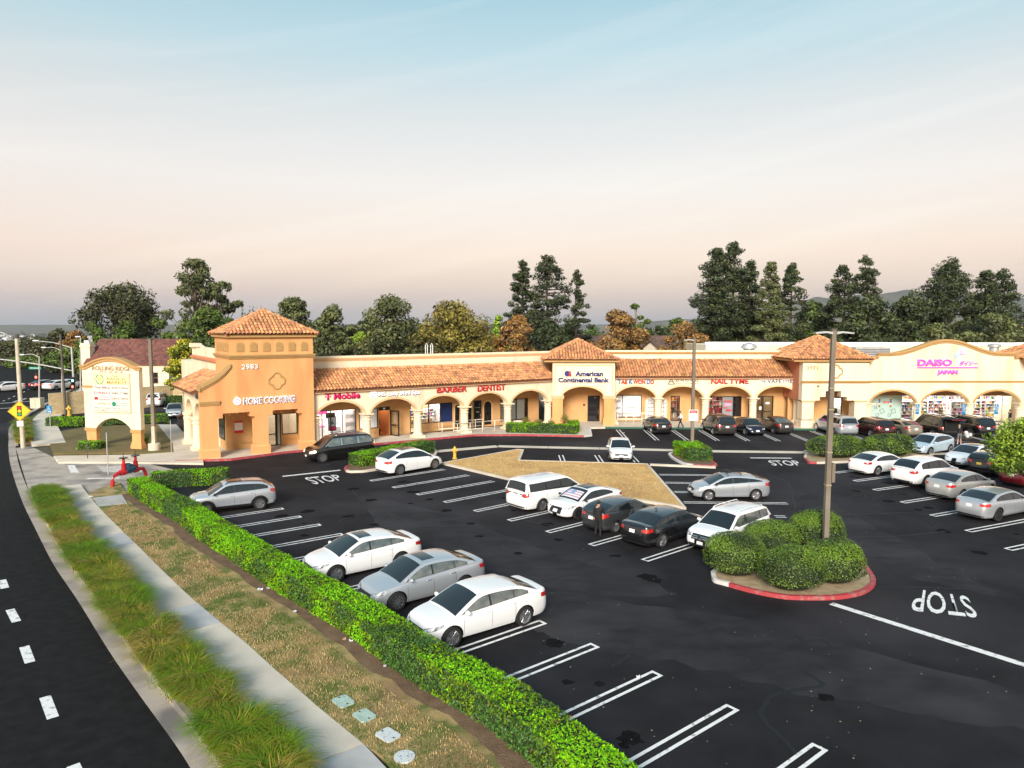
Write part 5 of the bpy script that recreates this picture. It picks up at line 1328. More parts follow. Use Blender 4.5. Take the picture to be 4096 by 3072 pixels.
    def end_patch(front, pts, off, nm, m, n=10, both=True):
        """pts: list of (arc, z0, z1); arc may be negative only if both is False (spans the centre)"""
        P, s = OF if front else OR
        res = []
        for sg_ in ((1, -1) if both else (1,)):
            mb = MB(); rows = [[] for _ in range(4)]
            A = [p[0] for p in pts]
            for i in range(n + 1):
                ar = A[0] + (A[-1] - A[0]) * i / n; z0_ = float(np.interp(ar, A, [p[1] for p in pts])); z1_ = float(np.interp(ar, A, [p[2] for p in pts]))
                sy = -1 if ar < 0 else 1; aa = abs(ar)
                x = float(np.interp(aa, s, [q[0] for q in P])); y = float(np.interp(aa, s, [q[1] for q in P]))
                xa_ = float(np.interp(min(aa + .02, s[-1]), s, [q[0] for q in P])); ya_ = float(np.interp(min(aa + .02, s[-1]), s, [q[1] for q in P]))
                tx, ty = xa_ - x, ya_ - y; ln = math.hypot(tx, ty) or 1; nx, ny = ((ty / ln, -tx / ln) if front else (-ty / ln, tx / ln))
                if aa < .02: nx, ny = (1 if front else -1), 0
                for k in range(4):
                    z = z0_ + (z1_ - z0_) * k / 3; t = min(max((z - zs) / max(zb(x) - zs, .01), 0), 1); p = surf(x, y, t)
                    rows[k].append((p[0] + nx * off, sg_ * sy * (p[1] + abs(ny) * off), z))
            mb.grid(rows); res.append(mb.build(nm, m, root, True))
        return res
    def side_strip(xa, xb, za, zc, off, nm, m, sides=(1, -1), n=8, rows_n=3):
        for sg_ in sides:
            mb = MB(); rows = [[] for _ in range(rows_n + 1)]
            for i in range(n + 1):
                x = xa + (xb - xa) * i / n
                for k in range(rows_n + 1):
                    z_a = za(x) if callable(za) else za; z_c = zc(x) if callable(zc) else zc
                    z = z_a + (z_c - z_a) * k / rows_n; t = min(max((z - zs) / max(zb(x) - zs, .01), 0), 1); p = surf(x, plan(x), t); rows[k].append((p[0], sg_ * (p[1] + off), z))
            mb.grid(rows); mb.build(nm, m, root, True)
    hl = S['head']; hm = S.get('headmat') or M_lamp; end_patch(True, hl, .006, 'headlight', hm)
    end_patch(False, S['tail'], .006, 'tail_light', S.get('tailmat') or M_tail)
    if S.get('tailbar'): end_patch(False, S['tailbar'], .005, 'tail_light_bar', S.get('tailbarmat') or M_tail, both=False)
    for g_ in S.get('grille', []): end_patch(True, g_, .005, 'grille', S.get('grillemat') or M_trimblk, both=False)
    if S.get('gbars'):
        for z_ in S['gbars'][2]: end_patch(True, [(S['gbars'][0], z_, z_ + .025), (S['gbars'][1], z_, z_ + .025)], .012, 'grille_bar', M_chrome, both=False)
    for g_ in S.get('rbump', []): end_patch(False, g_, .004, 'rear_bumper_trim', M_trimblk, both=False)
    pz = S.get('plate', .78)
    end_patch(False, [(-.155, pz, pz + .15), (.155, pz, pz + .15)], .014, 'licence_plate', S.get('platemat') or M_plate, 4, both=False)
    if S.get('fplate', True): end_patch(True, [(-.155, .42, .56), (.155, .42, .56)], .014, 'licence_plate', M_plate, 4, both=False)
    # door cuts, handles, mirrors
    for xd in S['doors']: side_strip(xd - .005, xd + .005, zs + .06, lambda x: zb(x) - .01, .0025, 'door_gap', M_trimblk, n=1, rows_n=6)
    zh = S.get('zh', .80)
    for xh in S['handles']:
        for sg_ in (1, -1):
            t = min(max((zb(xh) - .13 - zs) / (zb(xh) - zs), 0), 1); p = surf(xh, plan(xh), t); mb = MB(); z = zb(xh) - .13
            mb.tube([(xh - .10, sg_ * (p[1] - .005), z), (xh - .09, sg_ * (p[1] + .025), z), (xh + .09, sg_ * (p[1] + .025), z), (xh + .10, sg_ * (p[1] - .005), z)], .014, 6); mb.build('door_handle', S.get('hmat') or pm, root, True)
    xm = S['mirror']
    for sg_ in (1, -1):
        mb = MB(); y = yb(xm); z = zb(xm) + .07
        mb.ball((xm, sg_ * (y + .12), z), .07, .12, .075, 10, 7); mb.tube([(xm + .02, sg_ * (y - .03), z - .06), (xm, sg_ * (y + .05), z - .02)], .03, 6); mb.build('mirror', S.get('mirmat') or pm, root, True)
    if S.get('cladding'):
        for xw in (wb / 2, -wb / 2):
            for sg_ in (1, -1):
                mb = MB(); rows = [[], []]
                for k in range(17):
                    t = PI * k / 16
                    for r_, rad_ in zip(rows, (Ra - .005, Ra + .07)):
                        x, z = xw + rad_ * math.cos(t), max(R + rad_ * math.sin(t), zs); tt = min(max((z - zs) / max(zb(x) - zs, .01), 0), 1); p = surf(x, plan(x), tt); r_.append((p[0], sg_ * (p[1] + .006), z))
                mb.grid(rows); mb.build('arch_cladding', M_trimblk, root, True)
        side_strip(-wb / 2 + Ra, wb / 2 - Ra, zs, zs + .13, .005, 'sill_cladding', M_trimblk)
    if S.get('rails'):
        ra, rb_ = S['rails']
        for sg_ in (1, -1):
            mb = MB(); pts = [(ra, ztop(ra) - rc + .03)] + [(ra + (rb_ - ra) * q, ztop(ra + (rb_ - ra) * q) - rc + .085) for q in (.06, .3, .5, .7, .94)] + [(rb_, ztop(rb_) - rc + .03)]
            mb.tube([(x, sg_ * (yg(x, ztop(x) - rc) - .06), z) for x, z in pts], .022, 6); mb.build('roof_rail', S.get('railmat') or M_trimblk, root, True)
    mb = MB(); mb.box(x0 + .25, x1 - .3, -b + .22, b - .22, zs - .03, .62); mb.box(-wb / 2 + Ra + .04, wb / 2 - Ra - .04, -b + .12, b - .12, zs - .02, .5); mb.build('underbody', M_under, root)
    ty, ri = wheel_meshes(R, S.get('tw', .22), S.get('spokes', 5), S.get('dark', False), S.get('twin', True))
    for xw in (wb / 2, -wb / 2):
        for sg_ in (1, -1):
            w_ = link('wheel', ty, root, (xw, sg_ * (b - .125), R), 0 if sg_ > 0 else PI); link('rim', ri, w_)
    return root, dict(zb=zb, zr=zr, yg=yg, yb=yb, rc=rc, surf=surf, plan=plan, S=S, zs=zs)

def sedan(L=4.86, W=1.85, H=1.46, wb=2.775, fo=.95, R=.335, **k):
    f = wb / 2 + fo; r = f - L; d = H - 1.46
    S = dict(L=L, W=W, H=H, wb=wb, fo=fo, R=R, cat='car',
             belt=[(r, .98 + d), (r + .12, 1.06 + d), (r + .5, 1.065 + d), (-.9, 1.03 + d), (0, .985 + d), (.75, .955 + d), (1.05, .93 + d), (1.6, .86), (2.05, .76), (f - .12, .66), (f, .60)],
             roof=[(r + .42, 1.07 + d), (r + .9, 1.255 + d), (r + 1.35, 1.40 + d), (-.55, H - .005), (-.05, H), (.28, H - .035), (.62, 1.29 + d), (1.0, 1.10 + d), (1.30, .93 + d)],
             ws=(.34, 1.22), bw=(r + .52, r + 1.28), wins=[(r + .98, -1.0 + .0), (-.97, -.10), (-.03, 1.02)], head=[(.50, .60, .66), (.72, .60, .72), (1.05, .66, .77), (1.28, .74, .80)], tail=[(.52, .82, .93), (.85, .80, .96), (1.12, .84, .97)],
             grille=[[(-.5, .52, .62), (.5, .52, .62)], [(-.6, .28, .38), (.6, .28, .38)]], rbump=[[(-.75, .26, .34), (.75, .26, .34)]], plate=.72, doors=(.98, -.07, -1.0), handles=(.12, -.88), mirror=.88)
    S.update(k); return S
def hatch(L=4.5, W=1.8, H=1.43, wb=2.7, fo=.9, R=.33, **k):
    f = wb / 2 + fo; r = f - L
    S = dict(L=L, W=W, H=H, wb=wb, fo=fo, R=R, cat='car',
             belt=[(r, .95), (r + .1, 1.07), (r + .4, 1.08), (-.9, 1.03), (0, .97), (.8, .92), (1.1, .90), (1.6, .83), (f - .12, .66), (f, .60)],
             roof=[(r + .08, 1.06), (r + .45, 1.22), (r + 1.0, H - .07), (-.5, H), (0, H), (.35, H - .05), (.75, 1.22), (1.15, 1.02), (1.38, .90)],
             ws=(.42, 1.3), bw=(r + .16, r + .9), wins=[(r + .55, -.98), (-.92, -.08), (-.01, 1.08)], head=[(.45, .60, .67), (.8, .62, .74), (1.15, .70, .80)], tail=[(.40, .84, .93), (.75, .80, 1.0), (1.05, .86, 1.02)],
             grille=[[(-.5, .52, .62), (.5, .52, .62)], [(-.6, .28, .40), (.6, .28, .40)]], rbump=[[(-.75, .26, .36), (.75, .26, .36)]], plate=.68, doors=(1.0, -.05, -.95), handles=(.1, -.8), mirror=.95)
    S.update(k); return S
def suv(L=4.7, W=1.9, H=1.7, wb=2.7, fo=.9, R=.36, **k):
    f = wb / 2 + fo; r = f - L
    S = dict(L=L, W=W, H=H, wb=wb, fo=fo, R=R, sill=.28, cat='SUV', nf=5.2, nr=7.5, rake=.75,
             belt=[(r, 1.02), (r + .08, 1.14), (r + .5, 1.15), (-.9, 1.12), (0, 1.08), (.8, 1.05), (1.1, 1.03), (1.7, .97), (f - .12, .86), (f, .80)],
             roof=[(r + .06, 1.13), (r + .18, 1.34), (r + .38, H - .10), (r + .85, H - .02), (-.4, H), (.1, H - .01), (.4, H - .06), (.75, 1.38), (1.05, 1.18), (1.28, 1.03)],
             ws=(.47, 1.21), bw=(r + .09, r + .33), wins=[(r + .42, -1.28), (-1.22, -.10), (-.02, 1.02)], head=[(.52, .70, .80), (.8, .72, .88), (1.1, .78, .90)], tail=[(.5, .92, 1.03), (.78, .88, 1.08), (1.05, .95, 1.10)], dlotop=H - .16,
             grille=[[(-.46, .56, .80), (.46, .56, .80)], [(-.6, .34, .44), (.6, .34, .44)]], rbump=[[(-.85, .34, .46), (.85, .34, .46)]], plate=.78, doors=(1.0, -.05, -1.1), handles=(.12, -.9), mirror=.92, tum=.26, tw=.25, rails=(r + .6, .35))
    S.update(k); return S
def van(L=5.1, W=1.99, H=1.76, wb=3.0, fo=.97, R=.35, **k):
    f = wb / 2 + fo; r = f - L
    S = dict(L=L, W=W, H=H, wb=wb, fo=fo, R=R, sill=.24, cat='minivan', nf=4.2, nr=8., rake=1.,
             belt=[(r, 1.05), (r + .06, 1.13), (-1.4, 1.12), (-.5, 1.09), (.4, 1.05), (1.0, 1.02), (1.5, .96), (2.0, .86), (f - .12, .70), (f, .64)],
             roof=[(r + .05, 1.12), (r + .14, 1.36), (r + .28, H - .08), (r + .7, H - .01), (-.6, H), (.2, H - .03), (.6, H - .13), (1.0, 1.38), (1.4, 1.15), (1.72, .97)],
             ws=(.66, 1.64), bw=(r + .07, r + .23), wins=[(r + .36, -1.22), (-1.12, -.12), (-.02, 1.28)], head=[(.55, .64, .72), (.85, .66, .80), (1.2, .74, .84)], tail=[(.55, .90, 1.0), (.78, .86, 1.12), (1.02, .92, 1.16)], dlotop=H - .2,
             grille=[[(-.55, .52, .64), (.55, .52, .64)], [(-.6, .28, .4), (.6, .28, .4)]], rbump=[[(-.9, .30, .38), (.9, .30, .38)]], plate=.80, doors=(1.2, .02, -1.18), handles=(.2, -.1), mirror=1.15, tum=.24, tw=.23)
    S.update(k); return S
def dirv(deg): return Vector((math.cos(math.radians(deg)), math.sin(math.radians(deg)), 0))
def from_wheel(px_, deg, S, axle, side):
    """centre from the ground pixel of one wheel: axle +1 front/-1 rear, side +1 left/-1 right"""
    p = G(*px_); d = dirv(deg); n = Vector((-d.y, d.x, 0)); return p - d * (axle * S['wb'] / 2) - n * (side * (S['W'] / 2 - .06))
def from_end(px_, deg, S, front):
    """centre from the ground pixel under the middle of the nose or tail"""
    p = G(*px_); d = dirv(deg); f = S['wb'] / 2 + S['fo']; return p - d * (f - .1) if front else p + d * (S['L'] - f - .1)
def two(pf, pr): d = G(*pf) - G(*pr); return math.degrees(math.atan2(d.y, d.x))
def C(name, label, S, pm, pos, deg, **k): return build_car(name, label, S, pm, pos, math.radians(deg), **k)

# --- left row, nose to the hedge
S = sedan(sun=(-.30, .22), spokes=5)
D1 = 216.5
C('parked_car', 'white sedan with sunroof nosed to the hedge, farthest of the three sedans', S, P_white, from_wheel((1604, 2273), D1, S, -1, 1), D1, sglass=M_cglass2)
S = sedan(L=4.85, wb=2.775, sun=(-.35, .15), spokes=10, twin=False); pA = from_wheel((1604, 2273), D1, S, -1, 1); S3 = sedan(spokes=5); p3 = from_wheel((2098, 2504.6), 216, S3, -1, 1)
C('parked_car', 'silver sedan with sunroof between two white sedans by the hedge', S, P_silver, pA.lerp(p3, .52) + dirv(36) * .25, 217, sglass=M_cglass2, hmat=M_chrome)
C('parked_car', 'white sedan without sunroof, nearest of the three by the hedge', S3, P_white, p3, 216, sglass=M_cglass2)
S = suv(L=4.45, W=1.78, H=1.58, wb=2.635, fo=.9, R=.335, cladding=True, spokes=5, dark=False, roof=None)
S['roof'] = [(S['wb'] / 2 + .9 - 4.45 + .1, 1.1), (-1.85, 1.32), (-1.45, 1.50), (-.6, 1.57), (0, 1.57), (.35, 1.52), (.75, 1.3), (1.1, 1.1), (1.3, 1.0)]; S['bw'] = (-2.0, -1.6); S['wins'] = [(-1.75, -1.15), (-1.08, -.1), (-.02, 1.02)]; S['belt'] = [(x, z - .04) for x, z in S['belt']]; S['sun'] = (-.5, .25); S['dlotop'] = 9; S['mirmat'] = M_trimblk
C('parked_car', 'silver crossover with black wheel arch cladding alone near the hedge end', S, P_silver, from_wheel((1040, 2039), 208, S, -1, 1), 208)
# --- tesla-like hatch
S = hatch(L=4.75, W=1.92, H=1.60, wb=2.89, fo=.9, R=.36, spokes=5, twin=True, fplate=False, grille=[], belt=None); f = 2.89 / 2 + .9; r = f - 4.75
S['belt'] = [(r, .98), (r + .08, 1.10), (r + .4, 1.12), (-.9, 1.08), (0, 1.02), (.9, .98), (1.2, .95), (1.7, .86), (f - .12, .68), (f, .60)]; S['roof'] = [(r + .1, 1.11), (r + .6, 1.33), (r + 1.2, 1.54), (-.4, 1.60), (.1, 1.58), (.5, 1.48), (.95, 1.24), (1.5, .96)]; S['ws'] = (.5, 1.42); S['bw'] = (r + .2, r + 1.1); S['wins'] = [(r + .7, -1.15), (-1.1, -.05), (.02, 1.25)]; S['sun'] = (-1.0, .3); S['mirmat'] = M_trimblk
TW = two((1739.4, 1877.8), (1600.8, 1901.9))
C('parked_car', 'white fastback electric hatchback with glass roof beside the trimmed hedge island', S, P_white, from_wheel((1600.8, 1901.9), TW, S, -1, -1), TW)
# --- black SUV driving past the shops
S = suv(L=5.1, W=1.93, H=1.85, wb=3.075, fo=.9, R=.38, spokes=5, headmat=M_lampon, dlotrim=M_chrome, railmat=M_chrome); S['wins'] = [(-2.35, -1.3), (-1.22, 0.), (.08, 1.28)]; S['dlotop'] = 1.66
for k_ in ('belt',): S[k_] = [(x, z + .05) for x, z in S[k_]]
f = 3.075 / 2 + .9; r = f - 5.1; S['roof'] = [(r + .06, 1.18), (r + .2, 1.42), (r + .42, 1.74), (r + .9, 1.84), (-.4, 1.86), (.3, 1.84), (.7, 1.76), (1.1, 1.45), (1.45, 1.2), (1.65, 1.08)]; S['bw'] = (r + .09, r + .36); S['ws'] = (.78, 1.57); S['mirror'] = 1.2; S['doors'] = (1.25, .05, -1.1); S['belt'] = [(r, 1.05), (r + .08, 1.18), (-.9, 1.16), (0, 1.13), (.9, 1.10), (1.4, 1.07), (1.9, 1.02), (f - .1, .88), (f, .80)]; S['rails'] = (r + .6, .4)
C('driving_suv', 'black SUV driving past the shopfronts with amber headlights', S, P_black, from_wheel((1291.5, 1851.7), 217, S, 1, 1), 217, sglass=M_cglass2)
# --- centre row
S = van(spokes=10, twin=False, tailbar=[(-.6, .98, 1.03), (.6, .98, 1.03)], tailbarmat=M_trimblk, privacy=2)
C('parked_minivan', 'white minivan with rear facing camera beside the dry grass island', S, P_white, from_wheel((2168.5, 2047.9), 40, S, -1, -1), 40)
S = sedan(L=4.46, W=1.80, H=1.42, wb=2.63, fo=.87, R=.325, spokes=5, dark=True, grille=[[(-.42, .36, .66), (.42, .36, .66)]], mirmat=M_trimblk, roofmat=None); S['grillemat'] = M_trimblk; S['sun'] = (-.8, .25)
wsf = mat('sunshade_flag', (.62, .64, .70), .6)
c_, inf = C('parked_car', 'white sport sedan with a stars and stripes windshield shade and black grille', S, P_white, from_wheel((2312.8, 2081), 220, S, 1, 1), 220)
# sunshade behind the glass: pale panel with red stripes and blue canton
mb = MB(); zr_, rc_, yg_, zb_ = inf['zr'], inf['rc'], inf['yg'], inf['zb']
def ws_pt(x, u, off): z = zr_(x) - rc_; ye = yg_(x, z) - .08; return (x + off * .6, ye * u, z + rc_ * (1 - abs(u) ** 2.4) + off)
xa, xb = .55, 1.12
for k in range(7):
    mb.mi = k % 2; u0, u1 = -.85 + 1.7 * 0, .85
    a0, a1 = xa + (xb - xa) * k / 7, xa + (xb - xa) * (k + 1) / 7
    mb.grid([[ws_pt(a0, -.85 + 1.7 * q / 8, .016 + .004 * math.sin(q)) for q in range(9)], [ws_pt(a1, -.85 + 1.7 * q / 8, .016 + .004 * math.sin(q)) for q in range(9)]])
mb.mi = 2; mb.grid([[ws_pt(xa, -.85 + .9 * q / 5, .02) for q in range(6)], [ws_pt(xa + .33, -.85 + .9 * q / 5, .02) for q in range(6)]])
mb.build('windshield_shade', [wsf, mat('flag_red', (.45, .26, .30), .6), mat('flag_blue', (.20, .30, .48), .6)], c_)
S = hatch(L=4.4, W=1.70, H=1.43, wb=2.55, fo=.93, R=.30, spokes=10, twin=False)
c_, inf = C('parked_car', 'dark grey hatchback with a right door standing open', S, P_grey, from_wheel((2462, 2133.5), 40, S, -1, -1), 40)
mb = MB(); mb.grid([[(-.9, -.79, .35), (0, -.79, .35)], [(-.9, -.815, .7), (0, -.815, .7)], [(-.88, -.80, 1.0), (-.02, -.80, 1.0)], [(-.70, -.66, 1.28), (-.05, -.62, 1.33)]]); mb.build('door_opening', M_under, c_)
hx, hy = .02, -.83; aa = math.radians(-150); 
def dp(u, z, o=0.): return (hx + u * math.cos(aa) - o * math.sin(aa), hy + u * math.sin(aa) + o * math.cos(aa), z)
mb = MB(); 
for z0_, z1_, o0, o1 in ((.3, .65, 0, .03), (.65, .98, .03, 0)): mb.add([dp(0, z0_, o0), dp(.9, z0_, o0), dp(.9, z1_, o1), dp(0, z1_, o1), dp(0, z0_, o0 - .09), dp(.9, z0_, o0 - .09), dp(.9, z1_, o1 - .09), dp(0, z1_, o1 - .09)], [(0, 1, 2, 3), (7, 6, 5, 4), (0, 4, 5, 1), (1, 5, 6, 2), (2, 6, 7, 3), (3, 7, 4, 0)])
d_ = mb.build('open_door', P_grey, c_); mb = MB(); mb.add([dp(.03, .99, -.03), dp(.88, .99, -.03), dp(.62, 1.33, -.10), dp(.06, 1.36, -.10)], [(0, 1, 2, 3)]); mb.build('side_window', M_cglass, d_)
S = sedan(L=4.9, W=1.86, H=1.46, wb=2.97, fo=.85, R=.345, spokes=5, twin=True)
c_, _i = C('parked_car', 'glossy black sedan with silver wheels parked tail out', S, P_black, from_wheel((2648.5, 2193), 40, S, -1, -1), 40)
mb = MB(); mb.prism([(-.9, 1.47), (-.75, 1.47), (-.9, 1.55)], -.015, .015, 'y'); mb.build('roof_antenna', P_black, c_)
S = suv(L=4.63, W=1.83, H=1.66, wb=2.83, fo=.85, R=.36, spokes=5, grille=[[(-.48, .60, .84), (.48, .60, .84)], [(-.7, .30, .44), (.7, .30, .44)]], gbars=(-.46, .46, (.66, .74)), railmat=P_white, nf=6.5)
c_, _i = C('parked_suv', 'white boxy SUV facing camera behind the round bushes', S, P_white, from_end((2803, 2216), 221, S, True), 221, sglass=M_cglass2)
mb = MB(); fx = 2.83 / 2 + .85 + .02; mb.lathe([(.085, -.01), (.10, -.01), (.10, .012), (.085, .012)], 18, Matrix.Translation((fx, 0, .72)) @ Matrix.Rotation(PI / 2, 4, 'Y'))
for k in range(3): t = PI / 2 + k * 2 * PI / 3; mb.tube([(fx, 0, .72), (fx, .09 * math.cos(t), .72 + .09 * math.sin(t))], .01, 5)
mb.build('emblem', M_chrome, c_)
S = hatch(L=4.52, W=1.80, H=1.42, wb=2.70, fo=.88, R=.325, spokes=7, twin=True, mirmat=M_trimblk)
c_, inf = C('parked_car', 'silver hatchback with black roof rack across the far side of the grass island', S, P_silver, from_wheel((2834.7, 2005), 182.5, S, 1, 1), 182.5)
mb = MB()
for x in (-.55, .2): mb.tube([(x, -.62, 1.36), (x, -.60, 1.50), (x, .60, 1.50), (x, .62, 1.36)], .025, 6)
for y in (-.3, .25): mb.tube([(.55, y, 1.53), (-.95, y, 1.55)], .03, 6); mb.box(-.1, .1, y - .05, y + .05, 1.5, 1.6)
mb.build('roof_rack', M_trimblk, c_)
S = sedan(L=4.56, W=1.78, H=1.44, wb=2.70, fo=.9, R=.32, spokes=5)
C('parked_car', 'white compact sedan facing camera beyond the dry grass island', S, P_white, from_end((2485, 1852), 264, S, True), 264)
# --- right rows
DR = 27
S = sedan(L=4.6, W=1.78, H=1.39, wb=2.76, fo=.8, R=.34, spokes=10, twin=False, tailmat=M_tail); S['doors'] = (1.0, -.35); S['handles'] = (-.2,); S['wins'] = [(-1.45, -.75), (-.68, 1.0)]
C('parked_car', 'white two-door coupe parked tail out next to the shrub island', S, P_white, from_wheel((3509.8, 1904.5), DR, S, -1, -1), DR)
S = suv(L=4.89, W=1.90, H=1.70, wb=2.79, fo=.98, R=.38, spokes=10, twin=False, rails=None); f = 2.79 / 2 + .98; r = f - 4.89
S['roof'] = [(r + .1, 1.15), (r + .45, 1.42), (r + .95, 1.63), (-.4, 1.70), (.1, 1.69), (.45, 1.62), (.85, 1.36), (1.25, 1.12), (1.4, 1.03)]; S['bw'] = (r + .18, r + .85); S['wins'] = [(r + .75, -1.2), (-1.1, -.1), (-.02, 1.1)]; S['ws'] = (.5, 1.3); S['dlotop'] = 9; S['rbump'] = [[(-.9, .30, .44), (.9, .30, .44)]]
C('parked_suv', 'white luxury crossover with raked rear window in the right row', S, P_white, from_wheel((3704, 1951), DR, S, -1, -1), DR)
S = sedan(L=4.82, W=1.82, H=1.47, wb=2.775, fo=.96, R=.325, spokes=5)
C('parked_car', 'older rounded silver sedan third in the right row', S, P_silverw, from_end((3747, 1998), DR, S, False), DR)
S = sedan(L=4.9, W=1.84, H=1.445, wb=2.825, fo=.97, R=.35, spokes=5, dark=True)
C('parked_car', 'newer silver sedan with dark wheels and chrome edged tail lights, nearest in the right row', S, P_silver, from_wheel((3991.8, 2086.8), DR, S, -1, -1), DR)
S = hatch(L=4.48, W=1.75, H=1.49, wb=2.70, fo=.88, R=.32, spokes=5, fplate=True)
C('parked_car', 'pale blue hybrid hatchback facing camera behind the white coupe', S, P_blue, from_end((3640, 1822), 210, S, True) + dirv(30) * .5, 210)
S = sedan(L=4.69, W=1.85, H=1.44, wb=2.875, fo=.84, R=.34, grille=[[(-.5, .3, .4), (.5, .3, .4)]], fplate=False, sun=(-1.1, .25), mirmat=M_trimblk)
C('parked_car', 'pale blue-white electric sedan with black glass roof behind the white crossover', S, paint('pale_blue_white', (.64, .70, .74)), from_end((3815, 1868), 208, S, True), 208)
S = suv(L=4.35, W=1.79, H=1.56, wb=2.64, fo=.85, R=.35, rails=None, platemat=mat('plate_gold', (.55, .38, .05), .5)); S['dlotop'] = 1.4
C('parked_suv', 'black compact crossover with a gold plate behind the electric sedan', S, P_black, from_end((3915, 1905), DR, S, False), DR)
S = sedan(L=4.69, W=1.85, H=1.44, wb=2.875, fo=.84, R=.34)
C('parked_car', 'dark red sedan half hidden under the green tree at the right edge', S, P_dred, from_end((4045, 1950), DR + 2, S, False), DR + 2)
# --- row in front of the right arcade, noses to the kerb
DF = 91
S = sedan(L=4.7, W=1.81, H=1.44, wb=2.84, fo=.8, R=.335, spokes=5); C('parked_car', 'black executive sedan alone by the walking woman', S, P_black, from_end((2654, 1741), DF + 3, S, False), DF + 3)
S = van(L=5.09, W=1.985, H=1.8, wb=3.03, spokes=5); C('parked_minivan', 'dark brown minivan in front of the nail salon', S, P_brown, from_end((2908, 1747), DF + 2, S, False), DF + 2)
S = sedan(L=4.56, W=1.79, H=1.42, wb=2.67, fo=.92, R=.32); C('parked_car', 'navy sedan backed in, facing camera, before the salon', S, P_navy, from_end((3030, 1746), 274, S, True), 274)
S = sedan(L=4.53, W=1.70, H=1.48, wb=2.6, fo=.85, R=.31, rglass=mat('pale_rear_glass', (.10, .14, .14), .05, spec=1.)); C('parked_car', 'dark grey compact sedan before the vape shop', S, P_brown, from_end((3145, 1741), DF + 4, S, False), DF + 4)
S = van(L=5.09, W=1.985, H=1.8, wb=3.03, spokes=5); C('parked_minivan', 'silver minivan in front of the numbered tower', S, P_silver, from_end((3397, 1748), DF + 4, S, False), DF + 4)
S = suv(L=4.59, W=1.855, H=1.69, wb=2.66, fo=.92, R=.36, rails=None); C('parked_suv', 'dark maroon crossover between silver minivan and tan sedan', S, P_maroon, from_end((3545, 1756), DF + 5, S, False), DF + 5)
S = sedan(L=4.87, W=1.78, H=1.45, wb=2.75, fo=.95, R=.33); C('parked_car', 'tan champagne sedan beside the maroon crossover', S, P_tan, from_end((3662, 1753), DF + 5, S, False), DF + 5)
S = suv(L=5.1, W=1.95, H=1.85, wb=3.07, fo=.9, R=.38, spokes=5, bw=None, tail=[(.72, .92, 1.0), (.9, .90, 1.14), (1.08, .95, 1.15)]); S['roof'] = [(x - .0, z + (.13 if 1.2 < z else 0)) for x, z in S['roof']]; S['dlotop'] = 1.66
hp = from_end((3802, 1758), DF + 5, S, False)
c_, inf = C('parked_suv', 'black SUV with its tailgate raised, being loaded', S, P_black, hp, DF + 5); r = 3.07 / 2 + .9 - 5.1
mb = MB(); mb.box(r - .02, r + .02, -.70, .70, .72, 1.62); mb.build('cargo_opening', M_under, c_)
mb = MB(); mb.prism([(r + .30, 1.78), (r - .75, 1.90), (r - .80, 1.83), (r + .25, 1.72)], -.75, .75, 'y'); tg = mb.build('tailgate', P_black, c_); mb = MB(); mb.box(r - .82, r - .70, -.6, .6, 1.80, 1.835); mb.build('tail_light', M_tail, tg)
S = suv(L=4.9, W=1.95, H=1.8, wb=2.9, fo=.92, R=.38); C('parked_suv', 'black SUV behind the green tree at the right', S, P_black, from_end((3950, 1752), DF + 5, S, False), DF + 5)
# --- side lot
S = van(L=4.93, W=1.86, H=1.72, wb=2.9, fo=.95, R=.33, rails=(-2.0, .3)); C('parked_minivan', 'older white minivan parked beside the block wall behind the plaza sign', S, P_white, from_end((613, 1630), 93, S, False), 93)
S = sedan(L=4.54, W=1.76, H=1.46, wb=2.6, fo=.87, R=.31); C('parked_car', 'silver compact sedan in the side lot next to shopping carts', S, P_silver, from_end((697, 1676), 293, S, True), 293)
# --- far traffic on the street
S = sedan(headmat=M_lampon); C('distant_car', 'far white car with lit headlights at left edge of street', S, P_white, G(22, 1566), 240)
for x, y, d_, l_ in ((345, 1556, 75, 'far car with lit tail lights waiting at signal, leftmost'), (440, 1557, 75, 'far white car with lit tail lights at signal, middle'), (505, 1553, 75, 'far white car with lit tail lights at signal beside wall, rightmost')):
    S = sedan(tailmat=M_tailon, tail=[(.40, .78, .98), (.85, .76, 1.0), (1.12, .80, 1.0)]); C('distant_car', l_, S, P_white if x > 400 else P_black, G(x * .5426, y), d_)
# ================================================================ vegetation
rng = np.random.default_rng(5)
def quads(name, c, ax, ay, mats, mi=None, parent=None):
    """N free quads: centre c, half-axes ax, ay (N,3) -> rhombic leaves"""
    n = len(c); v = np.empty((n, 4, 3), np.float32)
    v[:, 0] = c - ax; v[:, 1] = c - ay * .9 + ax * .1; v[:, 2] = c + ax; v[:, 3] = c + ay * .9 + ax * .1
    me = bpy.data.meshes.new(name); me.vertices.add(4 * n); me.loops.add(4 * n); me.polygons.add(n)
    me.vertices.foreach_set('co', v.ravel()); me.loops.foreach_set('vertex_index', np.arange(4 * n, dtype=np.int32))
    me.polygons.foreach_set('loop_start', np.arange(0, 4 * n, 4, dtype=np.int32))
    for m in (mats if isinstance(mats, (list, tuple)) else [mats]): me.materials.append(m)
    if mi is not None: me.polygons.foreach_set('material_index', np.asarray(mi, np.int32))
    me.update(calc_edges=True)
    return link(name, me, parent)
def leaf_axes(nrm, size, jit=.6, asp=.55):
    n = len(nrm); d = nrm + rng.normal(0, jit, (n, 3)); d /= np.linalg.norm(d, axis=1)[:, None] + 1e-9
    r = rng.normal(0, 1, (n, 3)); a = np.cross(d, r); a /= np.linalg.norm(a, axis=1)[:, None] + 1e-9; b = np.cross(d, a)
    s = np.asarray(size).reshape(-1, 1) if np.ndim(size) else size
    return a * s, b * s * asp
